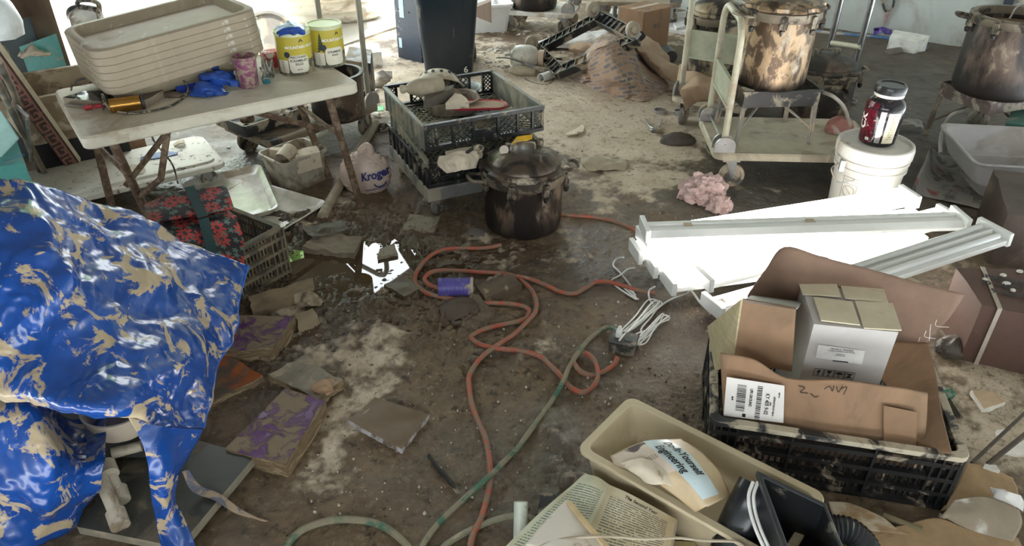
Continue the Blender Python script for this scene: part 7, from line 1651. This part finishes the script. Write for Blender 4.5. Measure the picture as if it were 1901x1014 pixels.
t = thing('cooler_bag', 'soft cooler bag with red flowers on black sitting in the slatted crate by the tarp', 'bag', (fc[0] + fc[2]) / 2 - Vector((0, 0, .27))); M = inv(t)
b = MB(M); b.qbox(fc, .13, 16, 12, 10, .016, 7, 4, shrink=.06); b.build('bag_body', FLOW, t, smooth=180)
fl_rows = [[fc[3] + Vector((0, .02, .02)), fc[3].lerp(fc[2], .5) + Vector((0, .02, .035)), fc[2] + Vector((.01, .02, .015))], [fc[3].lerp(fc[0], .4) + Vector((0, 0, .035)), fc[3].lerp(fc[1], .5) + Vector((0, 0, .03)), fc[2].lerp(fc[1], .4) + Vector((.015, 0, .03))], [fc[3].lerp(fc[0], .75) + Vector((-.01, 0, .02)), fc[0].lerp(fc[1], .5) + Vector((0, .03, .028)), fc[2].lerp(fc[1], .8) + Vector((.016, -.01, .02))]]
Pf = surf(fl_rows, 24, 20); Nf = normals(Pf); Pf = Pf + np.array([0, 0, 1]) * (crumple(Pf, 9, 9) * .012)[..., None]
b = MB(M); b.grid(Pf); b.build('top_flap', FLOW, t, fix=False, solid=.008, smooth=180)
TRIM = mat('dark_green_webbing', (.012, .045, .045), rough=.7)
b = MB(M); q0, q1 = fc[0].lerp(fc[1], .62), fc[3].lerp(fc[2], .62); nrm_ = Vector(((fc[1] - fc[0]).y, -(fc[1] - fc[0]).x, 0)).normalized() * .016
b.bar(q0 + nrm_ + Vector((0, 0, .03)), Vector((q0.x, q0.y, .15)) + nrm_, .034, .004, up=nrm_); b.build('strap', TRIM, t)
b = MB(M); b.bar(q0 + Vector((0, 0, .036)) + nrm_, q1 + Vector((0, 0, .056)), .034, .004); b.build('strap', TRIM, t)

# ================================================================== MUDDY BOOKS AND DEBRIS ON THE FLOOR
PURP = mat('mud_smeared_purple', (.105, .030, .135), rough=.35, var=.25, mud=.58, mudcol=(.22, .165, .11), msc=15, soft=.05, dist=.6, mudbump=.8)
PBL = mat('swollen_pages', (.20, .135, .075), rough=.75, var=.45, vsc=25, stretch=(1, 1, 5), mud=.35, mudcol=(.42, .33, .2), msc=16, bump=.8, bsc=40)
slab_px('book', 'mud-smeared purple book half under the tarp with swollen pages', 'book', [(392, 652), (505, 646), (548, 588), (428, 585)], .0, .058, PURP, amp=.004, n=12, sc=14, mside=PBL, seed=3)
slab_px('book', 'large mud-smeared purple book with swollen pages nearest the stone slab', 'book', [(418, 832), (528, 862), (606, 745), (530, 721)], .0, .062, PURP, amp=.004, n=14, sc=14, mside=PBL, seed=9)
slab_px('paper_pad', 'mud-caked pad of paper between the two purple books', 'paper pad', [(498, 694), (592, 740), (637, 708), (564, 662)], .0, .038, mat('mud_caked_pad', (.20, .17, .125), rough=.6, var=.35, vsc=10, mud=.4, mudcol=(.34, .28, .2), msc=9, bump=.9, bsc=35), amp=.009, n=18, sc=16, mside=PBL, seed=5)
rag('brown_wrapper', 'curled brown paper at the right corner of the mud-caked pad', 'paper', [[(580, 715, .05), (600, 706, .06), (618, 705, .045)], [(578, 728, .03), (600, 722, .06), (622, 716, .03)], [(584, 738, .005), (605, 735, .03), (628, 722, .01)]], .03, mat('peach_brown_paper', (.36, .23, .14), rough=.6, mud=.2), .02, 20, 4)
slab_px('book', 'dark muddy book with an orange stripe under the edge of the tarp', 'book', [(386, 748), (488, 698), (412, 652), (372, 690)], .0, .030, mat('brown_orange_cover', (.10, .075, .055), rough=.45, var=.3, col2=(.33, .085, .02), c2=.33, c2sc=5, mud=.4, mudcol=(.16, .12, .085), msc=7), amp=.005, n=10, sc=14, mside=PBL, seed=6)
slab_px('wood_plank', 'rotten pale board lying below the slatted crate', 'board', [(467, 576), (582, 538), (578, 516), (460, 552)], .0, .05, mat('rotten_wood', (.27, .20, .125), rough=.7, var=.4, vsc=8, mud=.3, mudcol=(.12, .09, .06), bump=.8, bsc=35), amp=.008, n=14, sc=16, seed=2)
slab_px('book', 'thin book with a blue spine leaning on the rotten board', 'book', [(470, 579, .03), (556, 552, .03), (554, 545, .036), (468, 571, .036)], .0, .036, mat('blue_spine', (.015, .10, .26), rough=.4, mud=.45, mudcol=(.2, .16, .11)), amp=.002, n=8)
rag('cloth_scrap', 'crumpled muddy cloth at the right end of the rotten board', 'cloth', [[(546, 548, .05), (570, 540, .06), (590, 548, .04)], [(548, 560, .03), (572, 554, .06), (596, 558, .02)], [(552, 570, .005), (575, 568, .03), (598, 568, .005)]], .03, mat('muddy_cloth', (.36, .29, .20), rough=.75, mud=.5, mudcol=(.17, .13, .09)), .03, 18, 6)
slab_px('card_piece', 'small square of tan card lying beside the cloth scrap', 'card', [(554, 607), (592, 592), (581, 572), (549, 583)], .0, .03, mat('tan_card', (.31, .235, .155), rough=.6, var=.12), amp=.003, n=6)
slab_px('book', 'square muddy book with a torn white edge lying alone on the floor', 'book', [(645, 781), (745, 834), (797, 770), (697, 738)], .0, .022, mat('muddy_square_cover', (.135, .088, .048), rough=.4, var=.2, vsc=6, mud=.22, mudcol=(.42, .34, .22), msc=4), amp=.003, n=14, sc=14, mside=mat('torn_white_edge', (.52, .50, .52), rough=.7, mud=.45, mudcol=(.16, .12, .08), msc=12), seed=4)
slab_px('wood_block', 'short muddy wood block lying right of the violet can', 'block', [(903, 552, .045), (970, 527, .045), (951, 507, .045), (882, 530, .045)], .0, .045, mat('muddy_block', (.115, .085, .058), rough=.45, var=.3, mud=.32, mudcol=(.45, .37, .26), msc=7), amp=.003, n=10, seed=7)
slab_px('mud_flake', 'thin flat mud-covered sheet at the edge of the puddle', 'sheet', [(714, 528), (751, 549), (787, 534), (748, 510)], .0, .018, MUDD, amp=.005, n=10, sc=22, seed=3)
slab_px('flat_stone', 'large flat mud-covered slab at the upper edge of the puddle', 'stone', [(562, 458), (660, 474), (672, 440), (588, 433)], -.005, .026, mat('mud_slab', (.25, .20, .145), rough=.6, var=.2, vsc=6, bump=.6, bsc=40, mud=.2, mudcol=(.36, .29, .21)), amp=.014, n=22, sc=12, seed=8)
slab_px('flat_stone', 'dark folded muddy piece lying behind the flat slab by the puddle', 'stone', [(576, 440), (645, 424), (634, 408), (562, 424)], .0, .045, mat('dark_mud_piece', (.10, .082, .06), rough=.5, var=.35, vsc=9, mud=.3, mudcol=(.3, .25, .17), bump=.8, bsc=40), amp=.010, n=14, sc=14, seed=1)
slab_px('floor_tile', 'square grey tile lying on the mud in front of the crate dolly', 'tile', [(748, 423), (806, 427), (818, 401), (761, 398)], .0, .026, mat('grey_tile', (.25, .215, .16), rough=.6, var=.2, mud=.35, mudcol=(.15, .115, .08), msc=14), amp=.002, n=8)
slab_px('broken_tile', 'broken piece of pale board in the mud below the flat slab', 'tile', [(700, 478), (738, 470), (732, 452), (705, 462)], .0, .014, mat('grey_tile', (1, 1, 1)), amp=.003, n=6)
rag('plastic_scrap', 'grey plastic scrap in the mud at the left foot of the canner', 'scrap', [[(865, 430, .01), (880, 424, .015), (898, 428, .01)], [(862, 440, .008), (882, 440, .012), (900, 440, .01)]], .01, mat('grey_scrap', (.20, .18, .165), rough=.4), .005, 20, 2)
rag('paper_scrap', 'crumpled tan paper lying on the dry mud right of the canner', 'paper', [[(1080, 285, .03), (1105, 292, .03), (1165, 296, .02)], [(1078, 300, .02), (1110, 302, .04), (1166, 306, .02)], [(1090, 318, .005), (1115, 316, .02), (1160, 316, .01)]], .02, mat('tan_grey_paper', (.36, .31, .22), rough=.8, mud=.4), .03, 14, 12)
rag('paper_scrap', 'flat pale paper stuck to the dry mud beyond the canner', 'paper', [[(1070, 240), (1080, 232), (1085, 236)], [(1045, 250), (1070, 250), (1083, 244)]], .022, PAPER, .004, 14, 13)
for k, (x, y, lab) in enumerate(((1225, 208, 'open steel ring on the mud in front of the far tan cart, left of two'), (1262, 210, 'open steel ring on the mud near the far tan cart wheel, right of two'), (1578, 190, 'steel ring lying on the floor behind the powder jar'))):
    t = thing('steel_ring', lab, 'ring', at(x, y, .012))
    b = MB(); b.lathe([(.034, 0), (.040, 0), (.040, .016), (.034, .016), (.034, 0)], 28); b.build('ring_body', STEEL, t)
t = thing('clamp_tool', 'small muddy metal clamp lying on the mud in front of the steel rings', 'tool', at(1215, 235, .015)); M = inv(t)
b = MB(M); b.tube(catmull([at(x, y, .022) for x, y in ((1198, 222), (1206, 234), (1218, 240))], 5), .006, 8); b.build('handle', STEEL, t)
b = MB(M); b.tube(catmull([at(x, y, .022) for x, y in ((1228, 222), (1226, 232), (1220, 240))], 5), .006, 8); b.build('handle', STEEL, t)
b = MB(M); b.box(at(1216, 241, .02), (.06, .025, .02), rot=(0, 0, .3)); b.build('jaw', STEEL, t, bevel=.004)
solo(blobmesh(at(1258, 268, 0), .10, .05, .05, .3, 2.5, 33), 'rag', mat('dark_wet_rag', (.07, .055, .042), rough=.6, var=.3, bump=.6), 'dark wet rag lump on the mud left of the tan cart wheel', 'rag')
rag('foil_scrap', 'crumpled grey foil on the floor behind the white bucket', 'foil', [[(1665, 222, .04), (1690, 220, .06), (1712, 226, .04)], [(1668, 236, .02), (1692, 232, .05), (1714, 240, .02)]], .03, mat('grey_foil', (.30, .28, .26), rough=.4, mud=.3), .03, 16, 3)
# violet can
p0, p1 = at(814, 534, .040), at(877, 533, .040)
t = thing('drink_can', 'violet ribbed can with mud on it lying in the loops of the orange cord', 'can', (p0 + p1) / 2 - Vector((0, 0, .040))); M = inv(t)
Mx = Matrix.Translation(p0) @ (p1 - p0).to_track_quat('Z', 'Y').to_matrix().to_4x4(); l_ = (p1 - p0).length
b = MB(M); prof = [(0, .004), (.034, .004), (.036, 0), (.038, .004)]
for k in range(7): z = .012 + k * (l_ - .024) / 6.5; prof += [(.0375, z), (.0385, z + .003), (.0375, z + .006)]
prof += [(.038, l_ - .006), (.036, l_)]
b.lathe(prof, 40, Mx); b.build('can_body', mat('violet_label', (.085, .070, .30), rough=.4, var=.1, mud=.30, mudcol=(.40, .32, .24), msc=14), t)
b = MB(M); b.lathe([(.0375, l_ - .008), (.039, l_ - .006), (.039, l_ + .004), (.034, l_ + .004), (.033, l_ - .001), (0, l_ - .001)], 36, Mx); b.build('lid', mat('muddy_can_end', (.36, .30, .22), rough=.5, mud=.3), t)
t = thing('work_glove', 'soaked brown work glove lying below the violet can', 'glove', at(850, 578, .0)); M = inv(t)
GL = mat('brown_wet_glove', (.085, .06, .042), rough=.7, var=.25, bump=.5, bsc=80)
b = MB(M)
rows = [[at(818, 572, .012), at(842, 556, .03), at(880, 552, .02)], [at(820, 586, .012), at(848, 572, .035), at(888, 562, .02)], [at(830, 600, .008), at(855, 592, .022), at(882, 580, .010)]]
Pg = surf(rows, 20, 16); Pg = Pg + np.array([0, 0, 1]) * (crumple(Pg, 4, 14) * .010)[..., None]; b.grid(Pg); b.build('palm', GL, t, fix=False, solid=.012, smooth=180)
for pts in (((842, 566), (826, 580), (822, 596), (834, 602)), ((856, 566), (842, 584), (842, 600), (856, 599)), ((868, 562), (858, 582), (862, 594), (874, 586)), ((880, 560), (876, 574), (880, 582), (888, 572))):
    b = MB(M); b.tube(catmull([at(x, y, .020) for x, y in pts], 6), [.0085] * 18 + [.005], 10); b.build('finger', GL, t)
# cords ----------------------------------------------------------------------------
ORNG = mat('orange_cord', (.38, .085, .045), rough=.45, mud=.50, mudcol=(.24, .165, .115), msc=30, var=.15)
GRNC = mat('green_cord', (.05, .13, .08), rough=.5, mud=.62, mudcol=(.25, .22, .15), msc=12)
rO = .0088
b = MB()
A1 = [(930, 455), (910, 459), (889, 461), (852, 461), (822, 464), (798, 476), (776, 501), (771, 524), (788, 541), (808, 549), (845, 556), (889, 561), (925, 563), (961, 566), (980, 574), (981, 585), (969, 595), (932, 603), (900, 611), (878, 622), (876, 629), (892, 640), (922, 647, .024), (961, 651, .028), (998, 660, .028), (1019, 676, .024), (1041, 698), (1059, 719), (1081, 729), (1103, 716), (1110, 694), (1103, 669, .024), (1085, 655), (1070, 658), (1065, 672), (1078, 690), (1099, 697, .006), (1121, 690), (1139, 678), (1147, 664, .03)]
b.tube(catmull([at(p[0], p[1], p[2] if len(p) > 2 else .017) for p in A1], 8), rO, 10); solo(b, 'extension_cord', ORNG, 'orange extension cord winding from the canner past the violet can to the outlet box', 'cord')
b = MB()
A2 = [(872, 1030), (874, 1010), (879, 991), (895, 957), (909, 901), (910, 873), (907, 843), (900, 810), (889, 785), (876, 752), (871, 719), (871, 698), (882, 678), (900, 658), (925, 640, .03), (954, 621), (976, 600, .03), (994, 578), (994, 553), (980, 531), (954, 513), (932, 508), (867, 504), (827, 502), (802, 505), (789, 516), (794, 527), (816, 536, .012)]
b.tube(catmull([at(p[0], p[1], p[2] if len(p) > 2 else .019) for p in A2], 8), rO, 10); solo(b, 'extension_cord', ORNG, 'orange cord rising from the bottom of the picture to a loop at the violet can', 'cord')
b = MB()
A3 = [(884, 534), (905, 522), (930, 514), (954, 513, .03), (983, 518), (1012, 529), (1041, 542), (1067, 545), (1088, 534), (1107, 524), (1132, 524), (1160, 532), (1190, 540), (1216, 545)]
b.tube(catmull([at(p[0], p[1], p[2] if len(p) > 2 else .016) for p in A3], 8), rO, 10); solo(b, 'extension_cord', ORNG, 'orange cord running right from the violet can towards the strip lamps', 'cord')
cordpx('orange cord running from behind the canner towards the lamps', [(1036, 398), (1060, 400), (1100, 403), (1128, 408), (1150, 415), (1172, 424), (1192, 434)], .0085, ORNG, name='extension_cord')
cordpx('green muddy cord running from the outlet box down to the bottom of the picture', [(1154, 620, .04), (1132, 608, .02), (1114, 614), (1092, 632), (1074, 654, .035), (1056, 683), (1045, 709, .035), (1027, 741), (998, 781), (961, 832), (944, 849), (910, 883, .034), (852, 935), (814, 972), (790, 1003), (778, 1030)], .0085, GRNC)
cordpx('green muddy hose arching at the bottom edge of the picture', [(520, 1035), (533, 1013), (560, 985), (604, 969), (650, 965), (697, 972), (728, 988), (755, 1013), (765, 1035)], .010, GRNC, name='hose', cat='hose')
cordpx('grey-green cord running from the bottom edge under the open book', [(812, 1035), (827, 1013), (867, 988), (913, 968), (954, 958, .05), (984, 962, .05), (1010, 975, .03)], .0088, mat('grey_green_cord', (.20, .19, .13), rough=.6, mud=.4))
# twigs and small scraps
tubed('twig', 'black twig lying in the wet mud left of the green cord', 'twig', [at(x, y, .014) for x, y in ((796, 845), (812, 868), (832, 890), (850, 914))], [.006] * 10 + [.008] * 10 + [.006] * 5, mat('black_twig', (.02, .018, .015), rough=.6, mud=.3), 8, 8)
for k, (x, y, lab) in enumerate(((882, 668, 'dark leaf-like chip where the orange cords cross'), (893, 655, 'brown leaf chip stuck beside the orange cord crossing'), (960, 660, 'round dark mud lump below the lower orange cord'))):
    solo(blobmesh(at(x, y, .006), .025, .018, .010, .4, 3, 40 + k), 'mud_clod', MUDD, lab, 'clod')
# countless crumbs of plaster, mud and wood
b = MB(); rs = random.Random(11)
def crumb(b, x, y, r, z=.007):
    c = at(x, y, 0); h = r * rs.uniform(.15, .4); n = 6; a0 = rs.uniform(0, 6)
    ring = [Vector((c.x + r * rs.uniform(.6, 1.2) * math.cos(a0 + k * 1.047), c.y + r * rs.uniform(.6, 1.2) * math.sin(a0 + k * 1.047), z - .005)) for k in range(n)]
    top = [Vector((c.x + (p.x - c.x) * .6, c.y + (p.y - c.y) * .6, z + h)) for p in ring]
    b.add(ring + top, [tuple(range(6, 12))] + [(k, (k + 1) % 6, 6 + (k + 1) % 6, 6 + k) for k in range(6)])
def scatter(name, m, label, zones, rmin, rmax):
    b = MB()
    for (x0, x1, y0, y1, n) in zones:
        for _ in range(n): crumb(b, rs.uniform(x0, x1), rs.uniform(y0, y1), rmin * (rmax / rmin) ** (rs.random() ** 1.6))
    o = b.build(name, m, smooth=0); tag(o, label, 'debris', kind='stuff')
scatter('mud_debris', MUDD, 'countless crumbs of dark mud strewn over the floor', [(560, 1300, 560, 1000, 170), (620, 860, 390, 440, 90), (1000, 1300, 200, 420, 90), (1300, 1750, 120, 330, 90), (860, 1050, 90, 200, 60), (420, 700, 700, 1000, 50)], .0025, .010)
scatter('plaster_debris', mat('plaster_grit', (.50, .46, .40), rough=.9, var=.2), 'countless pale grit and plaster crumbs strewn over the floor', [(560, 1250, 560, 960, 330), (1740, 1901, 660, 900, 40), (1120, 1330, 560, 700, 60), (640, 760, 380, 470, 50), (1000, 1300, 180, 420, 40)], .0015, .006)
scatter('trash_debris', mat('pale_trash', (.48, .44, .38), rough=.8, var=.3), 'countless pale flakes of trash on the floor near the open door', [(870, 1010, 80, 130, 70), (900, 1180, 40, 90, 40), (560, 720, 110, 200, 25), (400, 560, 250, 300, 20)], .008, .045)
